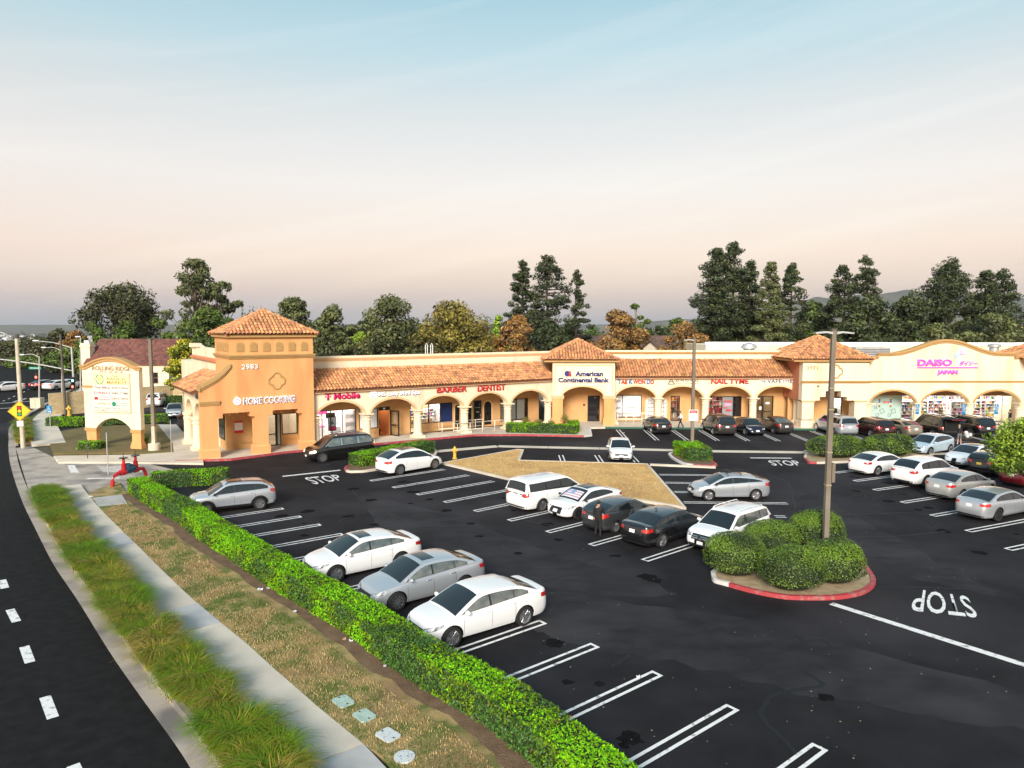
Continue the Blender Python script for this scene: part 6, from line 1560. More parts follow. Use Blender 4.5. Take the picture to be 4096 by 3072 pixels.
M_hl = mat('hedge_leaf_bright', (.165, .415, .006), .6, rnd=.36, spec=.12); M_hl2 = mat('hedge_leaf_olive', (.13, .22, .008), .6, rnd=.35, spec=.12); M_hl3 = mat('hedge_leaf_deep', (.045, .12, .010), .55, rnd=.35); M_hcore = mat('hedge_core', (.015, .03, .006), .9)
M_brown_leaf = mat('hedge_leaf_brown', (.16, .07, .03), .7, rnd=.3)
M_twig = mat('twig', (.06, .04, .025), .9)
def n3(p, s): return mnoise.noise(Vector((p[0] * s, p[1] * s, p[2] * s)))
def hedge(name, label, path, width, h, z0=0., dens=300, size=.055, mats=None, tone=.5, closed=False, wob=.07, group=None, roundness=.1, flip=False, ends=True):
    """clipped hedge along a ground path (centre line)"""
    t = thing(name, label, 'hedge', tuple(path[0][:2]) + (z0,), 0., group); o = Vector((path[0][0], path[0][1], 0))
    P = [Vector((p[0], p[1], 0)) for p in path]
    s = [0.]
    for a, b in zip(P, P[1:]): s.append(s[-1] + (b - a).length)
    L = s[-1]
    def at(q):
        q = min(max(q, 0), L)
        for i in range(len(s) - 1):
            if s[i + 1] >= q: u = (q - s[i]) / max(s[i + 1] - s[i], 1e-9); p = P[i].lerp(P[i + 1], u); d = (P[i + 1] - P[i]).normalized(); return p, d
        return P[-1], (P[-1] - P[-2]).normalized()
    # core
    mb = MB(); n = max(3, int(L / .6)); rows = []
    for k in range(n + 1):
        p, d = at(.10 + (L - .2) * k / n); nn = Vector((-d.y, d.x, 0)); w = width / 2 - .06; hh = h - .07
        rows.append([p - o + nn * (w * a) + Vector((0, 0, hh * b)) for a, b in ((1, 0), (1, .9), (.85, 1), (-.85, 1), (-1, .9), (-1, 0))])
    mb.grid(rows); mb.f.append(tuple(range(6))); mb.m.append(0); mb.f.append(tuple(len(rows) * 6 - 6 + i for i in range(6))); mb.m.append(0)
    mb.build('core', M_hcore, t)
    area = L * (width + 2 * h) + (2 * width * h if ends else 0); N_ = int(area * dens); c = np.empty((N_, 3)); nr = np.empty((N_, 3)); mi = np.zeros(N_, int)
    per = width + 2 * h
    for i in range(N_):
        if ends and random.random() < 2 * width * h / area:
            e = random.random() < .5; p, d = at(0 if e else L); nn = Vector((-d.y, d.x, 0)); w_ = random.uniform(-.5, .5) * width; z = random.uniform(0, h); nv = (-d if e else d); q = p + nn * w_ + Vector((0, 0, z))
        else:
            p, d = at(random.uniform(0, L)); nn = Vector((-d.y, d.x, 0)); u = random.uniform(0, per)
            if u < h: q = p + nn * width / 2 + Vector((0, 0, u)); nv = nn
            elif u < h + width: q = p + nn * (width / 2 - (u - h)) + Vector((0, 0, h)); nv = Vector((0, 0, 1))
            else: q = p - nn * width / 2 + Vector((0, 0, u - h - width)); nv = -nn
        b_ = n3(q, 1.1) * wob + n3(q, 3.) * wob * .5 + random.uniform(-.05, .025)
        q = q + nv * b_
        c[i] = q - o; nr[i] = nv
        v = n3(q, .55) + .5 * n3(q, 2.2) + (.20 if nv.z > .5 else -.32) + random.uniform(-.25, .25)  # shading put into the leaf choice: top leaves lighter, side leaves darker
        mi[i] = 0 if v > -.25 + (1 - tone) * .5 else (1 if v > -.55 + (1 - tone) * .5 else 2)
        if random.random() < .012: mi[i] = 3
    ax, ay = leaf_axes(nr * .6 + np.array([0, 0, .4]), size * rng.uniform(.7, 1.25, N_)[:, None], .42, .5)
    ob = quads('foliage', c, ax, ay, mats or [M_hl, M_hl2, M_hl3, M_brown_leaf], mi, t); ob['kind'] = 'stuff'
    return t
HC = offset(HL, -.52)
HP = [p for p in HC]
# long boundary hedge, nearest part denser
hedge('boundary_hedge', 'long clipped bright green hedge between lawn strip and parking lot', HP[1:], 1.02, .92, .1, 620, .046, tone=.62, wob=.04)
hedge('clipped_hedge', 'dark green clipped hedge crossing the end of the long hedge at the driveway', [G(606, 1950), G(915, 1932)], .9, .95, 0, 230, .06, tone=.1)
hedge('clipped_hedge', 'clipped hedge on the kerbed island behind the white electric hatchback', [G(1405, 1876) + Vector((.2, .5, 0)), G(1712, 1811) + Vector((0, .2, 0))], 1.5, .85, .1, 220, .06, tone=.4)
hedge('clipped_hedge', 'clipped hedge on the red kerb island in front of the bank entrance', [G(2003, 1738) + Vector((.5, .7, 0)), G(2200, 1742) + Vector((0, .7, 0)), G(2330, 1745) + Vector((-.4, .7, 0))], 1.25, .85, .12, 220, .06, tone=.25)
hedge('clipped_hedge', 'short return of the island hedge beside the bank door', [G(2325, 1744) + Vector((-.5, 1.4, 0)), G(2325, 1744) + Vector((-.4, 4.2, 0))], 1.0, .8, .12, 200, .06, tone=.25)
hedge('clipped_hedge', 'square clipped bright hedge around the lamp post in the middle island', [G(2740, 1818), G(2800, 1850)], 1.9, .95, .1, 260, .06, tone=.62, wob=.12)
hedge('clipped_hedge', 'low dark hedge behind the plaza sign, left piece', [G(192, 1708), G(345, 1705)], 1.1, .85, .1, 150, .08, tone=.0)
hedge('clipped_hedge', 'low dark hedge behind the plaza sign, right piece by the cars', [G(400, 1702), G(675, 1690)], 1.0, .8, .1, 150, .08, tone=.0)
hedge('clipped_hedge', 'small square hedge around the left leg of the plaza sign', [G(322, 1800), G(412, 1800)], 1.1, .6, .1, 170, .07, tone=.1)
hedge('clipped_hedge', 'tiny hedge at the right leg of the plaza sign', [G(572, 1790), G(590, 1790)], .6, .75, .1, 170, .07, tone=.0)
hedge('clipped_hedge', 'dark hedge at the end of the block wall by the hydrant', [G(228, 1655), G(288, 1655)], 1.4, 1.3, 0, 110, .1, tone=.0)
hedge('clipped_hedge', 'dark hedge along the block wall behind the white minivan', [G(560, 1630) + Vector((0, 1, 0)), G(745, 1622) + Vector((0, 1, 0))], 1.2, 1.2, 0, 110, .1, tone=.0)
# rounded shrubs
def blob_leaves(c, rx, ry, rz, n, seed, lump=.06, zmin=0.):
    r = np.random.default_rng(seed); d = r.normal(0, 1, (n, 3)); d /= np.linalg.norm(d, axis=1)[:, None]; d[:, 2] = np.where(d[:, 2] < -.35, -d[:, 2], d[:, 2])
    k = np.array([1 + lump * (n3(q, 1.7) + .6 * n3(q + 9, 3.4)) for q in d]) * r.uniform(.95, 1.02, n)
    p = d * k[:, None]; e = np.sign(p) * np.abs(p) ** .82
    e = e / np.linalg.norm(e, axis=1)[:, None] * np.linalg.norm(p, axis=1)[:, None] * np.maximum(1, np.linalg.norm(e, axis=1)[:, None] * .95)
    pos = np.array(c) + e * np.array([rx, ry, rz]); pos[:, 2] = np.maximum(pos[:, 2], zmin); return pos, d
def shrub(name, label, c, rx, ry, rz, n, size=.05, tone=.4, seed=1, cat='shrub', z0=.12):
    t = thing(name, label, cat, (c[0], c[1], z0)); zc = rz * .78
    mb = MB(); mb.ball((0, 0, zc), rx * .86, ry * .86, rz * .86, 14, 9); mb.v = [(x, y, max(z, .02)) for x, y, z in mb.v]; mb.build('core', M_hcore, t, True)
    pos, d = blob_leaves((0, 0, zc), rx, ry, rz, n, seed)
    ax, ay = leaf_axes(d * .7 + np.array([0, 0, .35]), size * rng.uniform(.7, 1.3, n)[:, None], .36, .5)
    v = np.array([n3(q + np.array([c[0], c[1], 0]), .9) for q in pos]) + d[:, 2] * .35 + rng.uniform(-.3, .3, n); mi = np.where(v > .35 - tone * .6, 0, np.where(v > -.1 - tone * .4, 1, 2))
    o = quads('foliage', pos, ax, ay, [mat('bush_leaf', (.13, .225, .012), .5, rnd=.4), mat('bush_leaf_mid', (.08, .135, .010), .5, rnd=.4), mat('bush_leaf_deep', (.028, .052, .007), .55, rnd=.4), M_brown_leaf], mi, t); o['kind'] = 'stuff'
    return t
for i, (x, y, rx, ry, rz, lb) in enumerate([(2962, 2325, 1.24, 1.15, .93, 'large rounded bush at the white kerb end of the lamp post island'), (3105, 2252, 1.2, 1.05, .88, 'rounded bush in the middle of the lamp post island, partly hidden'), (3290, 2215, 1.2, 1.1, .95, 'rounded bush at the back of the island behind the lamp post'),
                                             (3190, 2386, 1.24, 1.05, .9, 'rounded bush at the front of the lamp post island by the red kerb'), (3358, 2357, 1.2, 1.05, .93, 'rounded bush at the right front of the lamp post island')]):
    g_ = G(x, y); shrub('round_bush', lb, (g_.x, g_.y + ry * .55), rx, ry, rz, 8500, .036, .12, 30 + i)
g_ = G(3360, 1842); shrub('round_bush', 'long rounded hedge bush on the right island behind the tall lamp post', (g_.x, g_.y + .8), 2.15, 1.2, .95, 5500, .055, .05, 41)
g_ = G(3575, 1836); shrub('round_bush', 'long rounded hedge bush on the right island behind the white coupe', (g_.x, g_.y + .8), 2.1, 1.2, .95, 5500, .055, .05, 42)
# reddish nandina shrubs by the bank hedge
M_nan = mat('nandina_leaf', (.16, .20, .03), .6, rnd=.4); M_nanr = mat('nandina_leaf_red', (.40, .10, .03), .6, rnd=.4)
for i, (x, y, h_, lb) in enumerate([(2105, 1722, 1.35, 'feathery green shrub behind the bank hedge, leftmost'), (2152, 1722, 1.15, 'small reddish shrub second from left behind the bank hedge'), (2203, 1722, 1.1, 'small reddish shrub third from left behind the bank hedge'), (2258, 1720, 1.6, 'largest red-tipped shrub behind the bank hedge near the pier')]):
    g_ = G(x, y, .15); t = thing('nandina_shrub', lb, 'shrub', (g_.x, g_.y, .15)); n = 700
    p = rng.normal(0, 1, (n, 3)); p /= np.linalg.norm(p, axis=1)[:, None]; p = p * rng.uniform(.3, 1, n)[:, None] * np.array([.45, .45, h_ * .42]) + np.array([0, 0, h_ * .58])
    ax, ay = leaf_axes(rng.normal(0, 1, (n, 3)), .07, .6, .3); o = quads('foliage', p, ax, ay, [M_nan, M_nanr], (p[:, 2] + rng.normal(0, .25, n) < h_ * .45).astype(int) if i else (rng.random(n) < .12).astype(int), t); o['kind'] = 'stuff'
    mb = MB()
    for k in range(7): a = k * .9; mb.tube([(0, 0, 0), (.25 * math.cos(a), .25 * math.sin(a), h_ * .8)], .015, 4)
    mb.build('stem', M_twig, t)
# ornamental grass strips along the kerb
M_gr = [mat('grass_blade_green', (.115, .215, .007), .6, rnd=.4, spec=.15), mat('grass_blade_olive', (.20, .20, .010), .6, rnd=.35, spec=.15), mat('grass_blade_straw', (.36, .25, .045), .65, rnd=.3)]
def blades(name, base, dirs, length, width, mats, mi, parent=None, curl=1.):
    n = len(base); K = 4; v = np.empty((n, K + 1, 2, 3), np.float32)
    side = np.stack([-dirs[:, 1], dirs[:, 0], np.zeros(n)], 1)
    for k in range(K + 1):
        s = k / K; up = np.sin(s * 1.5) * .75; out = (1 - np.cos(s * 1.75 * curl)) * .62 + s * .1
        p = base + np.stack([dirs[:, 0] * out * length, dirs[:, 1] * out * length, (up - .28 * s ** 3 * curl) * length], 1); w = width * (1 - s * .85)
        v[:, k, 0] = p - side * w[:, None] / 2; v[:, k, 1] = p + side * w[:, None] / 2
    me = bpy.data.meshes.new(name); nv = n * (K + 1) * 2; me.vertices.add(nv); me.vertices.foreach_set('co', v.ravel())
    idx = np.arange(n)[:, None, None] * (K + 1) * 2 + np.arange(K)[None, :, None] * 2 + np.array([0, 1, 3, 2])[None, None, :]
    me.loops.add(n * K * 4); me.loops.foreach_set('vertex_index', idx.ravel().astype(np.int32)); me.polygons.add(n * K); me.polygons.foreach_set('loop_start', np.arange(0, n * K * 4, 4, dtype=np.int32))
    for m in mats: me.materials.append(m)
    me.polygons.foreach_set('material_index', np.repeat(mi, K).astype(np.int32)); me.update(calc_edges=True)
    return link(name, me, parent)
def grass_strip(label, s0, s1, dens, ln, w_):
    o_ = thing('ornamental_grass', label, 'grass'); B, D, Ln, Mi = [], [], [], []
    cl = offset(ES, -1.08); n_t = int((s1 - s0) * 9)
    for k in range(n_t):
        s = random.uniform(s0, s1); p = at_s(cl, s); q = at_s(cl, s + .5); d = (q - p).normalized(); nn = Vector((-d.y, d.x, 0))
        c = p + nn * random.uniform(-.40, .40); hs = random.uniform(.75, 1.15); bias = random.uniform(0, 6.28); tone = n3((c.x, c.y, 0), .5) + random.uniform(-.3, .3)
        for j in range(int(dens * random.uniform(.7, 1.3))):
            a = bias + random.gauss(0, 1.15); rr = abs(random.gauss(0, .13)); b2 = random.uniform(0, 6.28)
            B.append((c.x + rr * math.cos(b2), c.y + rr * math.sin(b2), .12)); D.append((math.cos(a), math.sin(a), 0)); Ln.append(ln * hs * random.uniform(.6, 1.15)); v = tone + random.uniform(-.5, .5); Mi.append(0 if v < .0 else (1 if v < .36 else 2))
    o = blades('grass_blades', np.array(B), np.array(D), np.array(Ln), np.full(len(B), w_) * rng.uniform(.7, 1.3, len(B)), M_gr, np.array(Mi), o_); o['kind'] = 'stuff'
grass_strip('long shaggy ornamental grass strip along the near kerb', .3, S_D0 - 1.5, 420, .9, .021)
grass_strip('patch of ornamental grass around the yellow sign pole', S_G2 + .3, S_G3 - 1.5, 110, .9, .026)
# short dry turf blades on the lawns
def turf(name, poly_fn, n, bounds, z, mats, ln, label):
    B = []
    while len(B) < n:
        x, y = random.uniform(bounds[0], bounds[1]), random.uniform(bounds[2], bounds[3])
        if poly_fn(x, y) : B.append((x, y, z))
    B = np.array(B); a = rng.uniform(0, 6.28, n); D = np.stack([np.cos(a), np.sin(a), np.zeros(n)], 1)
    v = np.array([n3((p[0], p[1], 0), .55) + .6 * n3((p[0], p[1], 3), 1.8) for p in B]) + rng.uniform(-.25, .25, n); mi = np.where(v > .12, 0, np.where(v > -.1, 1, 2))
    o = blades(name, B, D, np.full(n, ln) * rng.uniform(.6, 1.3, n), np.full(n, .02), mats, mi, None, .8); tag(o, label, 'grass', kind='stuff')
def in_poly(poly):
    P = [(p[0], p[1]) for p in poly]
    def f(x, y):
        c = False; j = len(P) - 1
        for i in range(len(P)):
            if (P[i][1] > y) != (P[j][1] > y) and x < (P[j][0] - P[i][0]) * (y - P[i][1]) / (P[j][1] - P[i][1] + 1e-12) + P[i][0]: c = not c
            j = i
        return c
    return f
HLo = offset(HL, .7)
lawn_in = in_poly([(p.x, p.y) for p in WR] + [(p.x, p.y) for p in HLo[::-1]])
M_turf = [mat('turf_green', (.11, .15, .02), .8, rnd=.3), mat('turf_straw', (.50, .37, .16), .8, rnd=.25), mat('turf_straw_dark', (.38, .26, .10), .8, rnd=.25)]
turf('turf', lawn_in, 26000, (-24, 2, 12, 39), .135, M_turf, .075, 'patchy dry turf between the sidewalk and the long hedge')
M_dturf = [mat('dead_blade', (.66, .43, .165), .85, rnd=.2), mat('dead_blade_dark', (.54, .32, .11), .85, rnd=.2), mat('dead_blade_pale', (.70, .49, .21), .85, rnd=.2)]
isl_in = in_poly([(p.x, p.y) for p in inset(ISL, .2)])
turf('turf', isl_in, 9000, (-6, 11, 37, 56), .13, M_dturf, .08, 'dead tan grass filling the kerbed island')
# litter and fallen leaves
def litter(label, x, y, s, m, zz=.15):
    p = G(x, y, zz); t = MB(); k = 6; a0 = random.random() * 6
    pts = [(s * random.uniform(.6, 1) * math.cos(a0 + 2 * PI * i / k), s * random.uniform(.6, 1) * math.sin(a0 + 2 * PI * i / k), random.uniform(.01, .04) * (1 + i % 2)) for i in range(k)]
    t.add(pts + [(0, 0, .035)] + [(q[0] * .7, q[1] * .5, 0.) for q in pts], [(i, (i + 1) % k, 6) for i in range(k)] + [(7 + i, 7 + (i + 1) % k, (i + 1) % k, i) for i in range(k)])
    o = t.build('litter', m); o.location = p; tag(o, label, 'litter')
M_lit = mat('litter_white', (.72, .73, .75), .6)
litter('crumpled white plastic bag on the bare soil by the hedge', 1040, 2360, .16, M_lit); litter('small white scrap right of the plastic bag by the hedge', 1074, 2354, .09, M_lit); litter('white paper scrap on soil below the hedge middle', 1178, 2448, .09, M_lit)
litter('white wrapper at the hedge foot near the sedans', 1404, 2565, .08, M_lit); litter('tan crushed cup at the hedge foot near the sedans', 1376, 2558, .09, mat('litter_tan', (.5, .32, .2), .6)); litter('white paper ball at the hedge foot near the bottom', 1540, 2666, .08, M_lit)
litter('white wrapper in an empty stall by the green kerb', 2494, 1732, .16, M_lit, .0); litter('white bag by the walkway corner near the red pipes', 362, 1988, .16, M_lit); litter('white flake on asphalt beside the fourth stripe', 2552, 2710, .06, M_lit, 0)
mb = MB()
for k in range(150):
    x, y = random.uniform(1500, 4090), random.uniform(2080, 3060); p = G(x, y); s = random.uniform(.012, .026); a = random.random() * 3
    if p.y < 60: mb.add([(p.x + s * math.cos(a + q * PI / 2), p.y + s * math.sin(a + q * PI / 2), .012) for q in range(4)], [(0, 1, 2, 3)])
tag(mb.build('fallen_leaves', mat('fallen_leaf', (.45, .36, .22), .7, rnd=.5)), 'tiny pale leaves and specks scattered over the asphalt', 'leaves', kind='stuff')
# islands: kerbs
def kerb_island(name, pts, soil, mats_fn, h=.15, w=.17, n=6):
    P = spline([Vector((p.x, p.y, 0)) for p in pts] + [Vector((pts[0].x, pts[0].y, 0))], n)[:-1]; I = inset(P, w); root = link(name, None); root['kind'] = 'structure'
    mobj('soil', slab([(p.x, p.y) for p in inset(P, w - .02)], 0, .11), soil, root)
    for i in range(len(P)):
        a, b, c, d = P[i], P[(i + 1) % len(P)], I[(i + 1) % len(P)], I[i]
        if (b - a).length < .03: continue
        mb = MB(); mb.prism([(p.x, p.y) for p in (a, b, c, d)], 0, h); mb.build('kerb_segment', mats_fn(a), root)
    return root
pi_ = [G(x, y) for x, y in [(2843, 2300), (2853, 2329), (2900, 2344), (3005, 2373), (3113, 2394), (3193, 2401), (3322, 2401), (3409, 2391), (3467, 2373), (3503, 2337), (3480, 2290), (3440, 2240), (3400, 2195), (3270, 2170), (3100, 2195), (2950, 2240), (2880, 2268)]]
wl_ = G(2905, 2346)
kerb_island('lamp_island', pi_, M_sand, lambda a: M_whitekerb if a.x < wl_.x + .05 else M_redpaint)
ri_ = [G(x, y) for x, y in [(3215, 1832), (3222, 1845), (3250, 1856), (3390, 1852), (3520, 1846), (3700, 1838), (3700, 1800), (3260, 1806), (3225, 1818)]]
kerb_island('shrub_island', ri_, M_sand, lambda a: M_redpaint if a.x < G(3245, 1850).x else M_conc)
ti_ = [G(x, y) for x, y in [(1376, 1880), (1388, 1890), (1420, 1892), (1500, 1884), (1720, 1838), (1745, 1805), (1700, 1797), (1560, 1822), (1400, 1866)]]
kerb_island('hedge_island', ti_, M_dirt, lambda a: M_redpaint if a.x < G(1392, 1880).x else M_conc, n=4)
mi_ = [G(x, y) for x, y in [(2672, 1820), (2690, 1838), (2745, 1862), (2862, 1868), (2850, 1850), (2790, 1815), (2720, 1806)]]
kerb_island('lamp_hedge_island', mi_, M_dirt, lambda a: M_whitekerb if a.x < G(2755, 1862).x else M_redpaint, n=4)
# ---------------------------------------------------------------- trees
M_bark = mat('bark', (.10, .075, .055), .95, col2=(.05, .04, .03), scale=6, bump=.6); M_barkp = mat('bark_pale', (.30, .24, .19), .9, col2=(.18, .14, .11), scale=4)
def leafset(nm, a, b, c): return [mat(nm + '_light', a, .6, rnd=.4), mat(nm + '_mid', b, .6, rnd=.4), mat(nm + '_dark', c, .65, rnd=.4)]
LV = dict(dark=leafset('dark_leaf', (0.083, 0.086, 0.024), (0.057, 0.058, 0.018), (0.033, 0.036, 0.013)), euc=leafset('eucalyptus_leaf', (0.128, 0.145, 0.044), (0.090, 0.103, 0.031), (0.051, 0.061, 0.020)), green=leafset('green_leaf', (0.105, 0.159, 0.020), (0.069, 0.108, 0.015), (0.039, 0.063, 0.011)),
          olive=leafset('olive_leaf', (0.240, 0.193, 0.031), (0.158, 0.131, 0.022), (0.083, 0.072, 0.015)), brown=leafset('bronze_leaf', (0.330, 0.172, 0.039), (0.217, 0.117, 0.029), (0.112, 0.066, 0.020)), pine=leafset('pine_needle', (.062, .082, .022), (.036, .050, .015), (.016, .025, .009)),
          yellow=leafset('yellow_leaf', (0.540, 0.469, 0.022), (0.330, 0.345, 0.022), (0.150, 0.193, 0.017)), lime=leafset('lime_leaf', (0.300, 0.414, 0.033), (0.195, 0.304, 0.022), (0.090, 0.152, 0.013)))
def tree(name, label, x, y, h, r, kind, leaf, seed, cb=.3, n=2600, ls=.26, clumps=26, z0=0., trunk=True, group=None):
    """kind: round / open / pine / spire / weep"""
    rd = random.Random(seed); rg = np.random.default_rng(seed); t = thing(name, label, 'tree', (x, y, z0), 0, group); cl_ = []
    zb_ = h * cb
    if kind == 'pine': clumps = int(clumps * 2.8); n = int(n * 2.6); ls *= .70; r *= 1.38
    if kind == 'round': clumps = int(clumps * 1.7); n = int(n * 1.5); r *= 1.34; ls *= .9; cb *= .6
    for k in range(clumps):
        if kind == 'pine':
            u = rd.random() ** .8; z = zb_ + (h - zb_) * u; rr = r * min(1., (1.0 - u) ** .6 * 1.4) * rd.uniform(.7, 1.12); a = rd.uniform(0, 6.28); q = rd.uniform(.25, 1.) ** .7; cl_.append((rr * q * math.cos(a), rr * q * math.sin(a), z + r * .12 * q, r * rd.uniform(.24, .40) * (1.1 - u * .62), r * rd.uniform(.13, .24) * (1.1 - u * .5)))
        elif kind == 'spire':
            u = k / clumps; cl_.append((rd.gauss(0, .05), rd.gauss(0, .05), h * (.05 + .93 * u), r * (1 - u) ** .5 + .05, h / clumps * 1.1))
        elif kind == 'open':
            u = rd.random(); z = zb_ + (h - zb_) * u; env = r * math.sin(PI * (.18 + .76 * u)) ; a = rd.uniform(0, 6.28); q = rd.uniform(.35, 1.); cl_.append((env * q * math.cos(a), env * q * math.sin(a), z, r * rd.uniform(.16, .27), r * rd.uniform(.12, .2)))
        else:
            u = rd.random(); z = zb_ + (h - zb_) * (.1 + .86 * u); env = r * (1 - (2 * abs(u - .42)) ** 2.4 * .62); a = rd.uniform(0, 6.28); q = rd.uniform(.25, .95) ** .6; cl_.append((env * q * math.cos(a) * .9, env * q * math.sin(a) * .9, z, r * rd.uniform(.18, .32), r * rd.uniform(.15, .26)))
    if kind == 'round': cl_.append((0, 0, h * .93, r * .35, r * .22)); cl_.append((0, 0, zb_ + (h - zb_) * .5, r * .6, (h - zb_) * .36))
    if kind == 'pine': cl_.append((0, 0, h * .985, r * .12, h * .03))
    if trunk and kind != 'spire':
        mb = MB(); tr = .018 * h + .06; lean = [(0, 0, 0), (rd.uniform(-.02, .02) * h, rd.uniform(-.02, .02) * h, h * .35), (rd.uniform(-.03, .03) * h, rd.uniform(-.03, .03) * h, h * .7), (0, 0, h * .95)]
        mb.tube(lean, [tr, tr * .75, tr * .4, tr * .12], 8)
        for c in cl_[::2 if kind != 'open' else 1]:
            zz = max(c[2] * .72, zb_ * .8) if kind != 'pine' else c[2] - .1; u = min(zz / h, .95); base = Vector(lean[0]).lerp(Vector(lean[2]), min(u / .7, 1)); base.z = zz
            mid = base.lerp(Vector(c[:3]), .55) + Vector((0, 0, -.04 * h if kind == 'open' else .0)); mb.tube([base, mid, Vector(c[:3])], [tr * .32, tr * .2, tr * .08], 5, False)
        mb.build('trunk', M_barkp if kind == 'open' else M_bark, t, True)
    w = np.array([c[3] ** 2 for c in cl_]); w /= w.sum(); idx = rg.choice(len(cl_), n, p=w); cc = np.array(cl_)[idx]
    d = rg.normal(0, 1, (n, 3)); d /= np.linalg.norm(d, axis=1)[:, None]; rad = rg.uniform(.25, 1.05, n) ** .5
    p = cc[:, :3] + d * rad[:, None] * np.stack([cc[:, 3], cc[:, 3], cc[:, 4]], 1)
    if kind == 'weep': p[:, 2] -= rg.uniform(0, .12 * h, n) * (np.hypot(p[:, 0], p[:, 1]) / r)
    p[:, 2] = np.maximum(p[:, 2], .1)
    nd = d + np.array([0, 0, .5])
    s = ls * rg.uniform(.6, 1.3, n)[:, None]; ax, ay = leaf_axes(nd, s, .7, .5 if kind != 'pine' else .38)
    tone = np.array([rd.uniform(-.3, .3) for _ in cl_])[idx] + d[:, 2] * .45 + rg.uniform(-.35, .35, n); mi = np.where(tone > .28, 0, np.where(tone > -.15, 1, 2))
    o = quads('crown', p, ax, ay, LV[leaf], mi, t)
    return t
def tree_px(name, label, xc, ytop, halfw, Y, kind, leaf, seed, zmin=0., **k):
    """tree placed at distance Y; photo gives crown top and half width"""
    p = AT(xc, ytop, Y); r = halfw / F_PX * Y; z0 = terr(p.x, Y); h = p.z - z0
    return tree(name, label, p.x, Y, h, r, kind, leaf, seed, z0=z0, **k)
TG = 'trees behind the plaza'
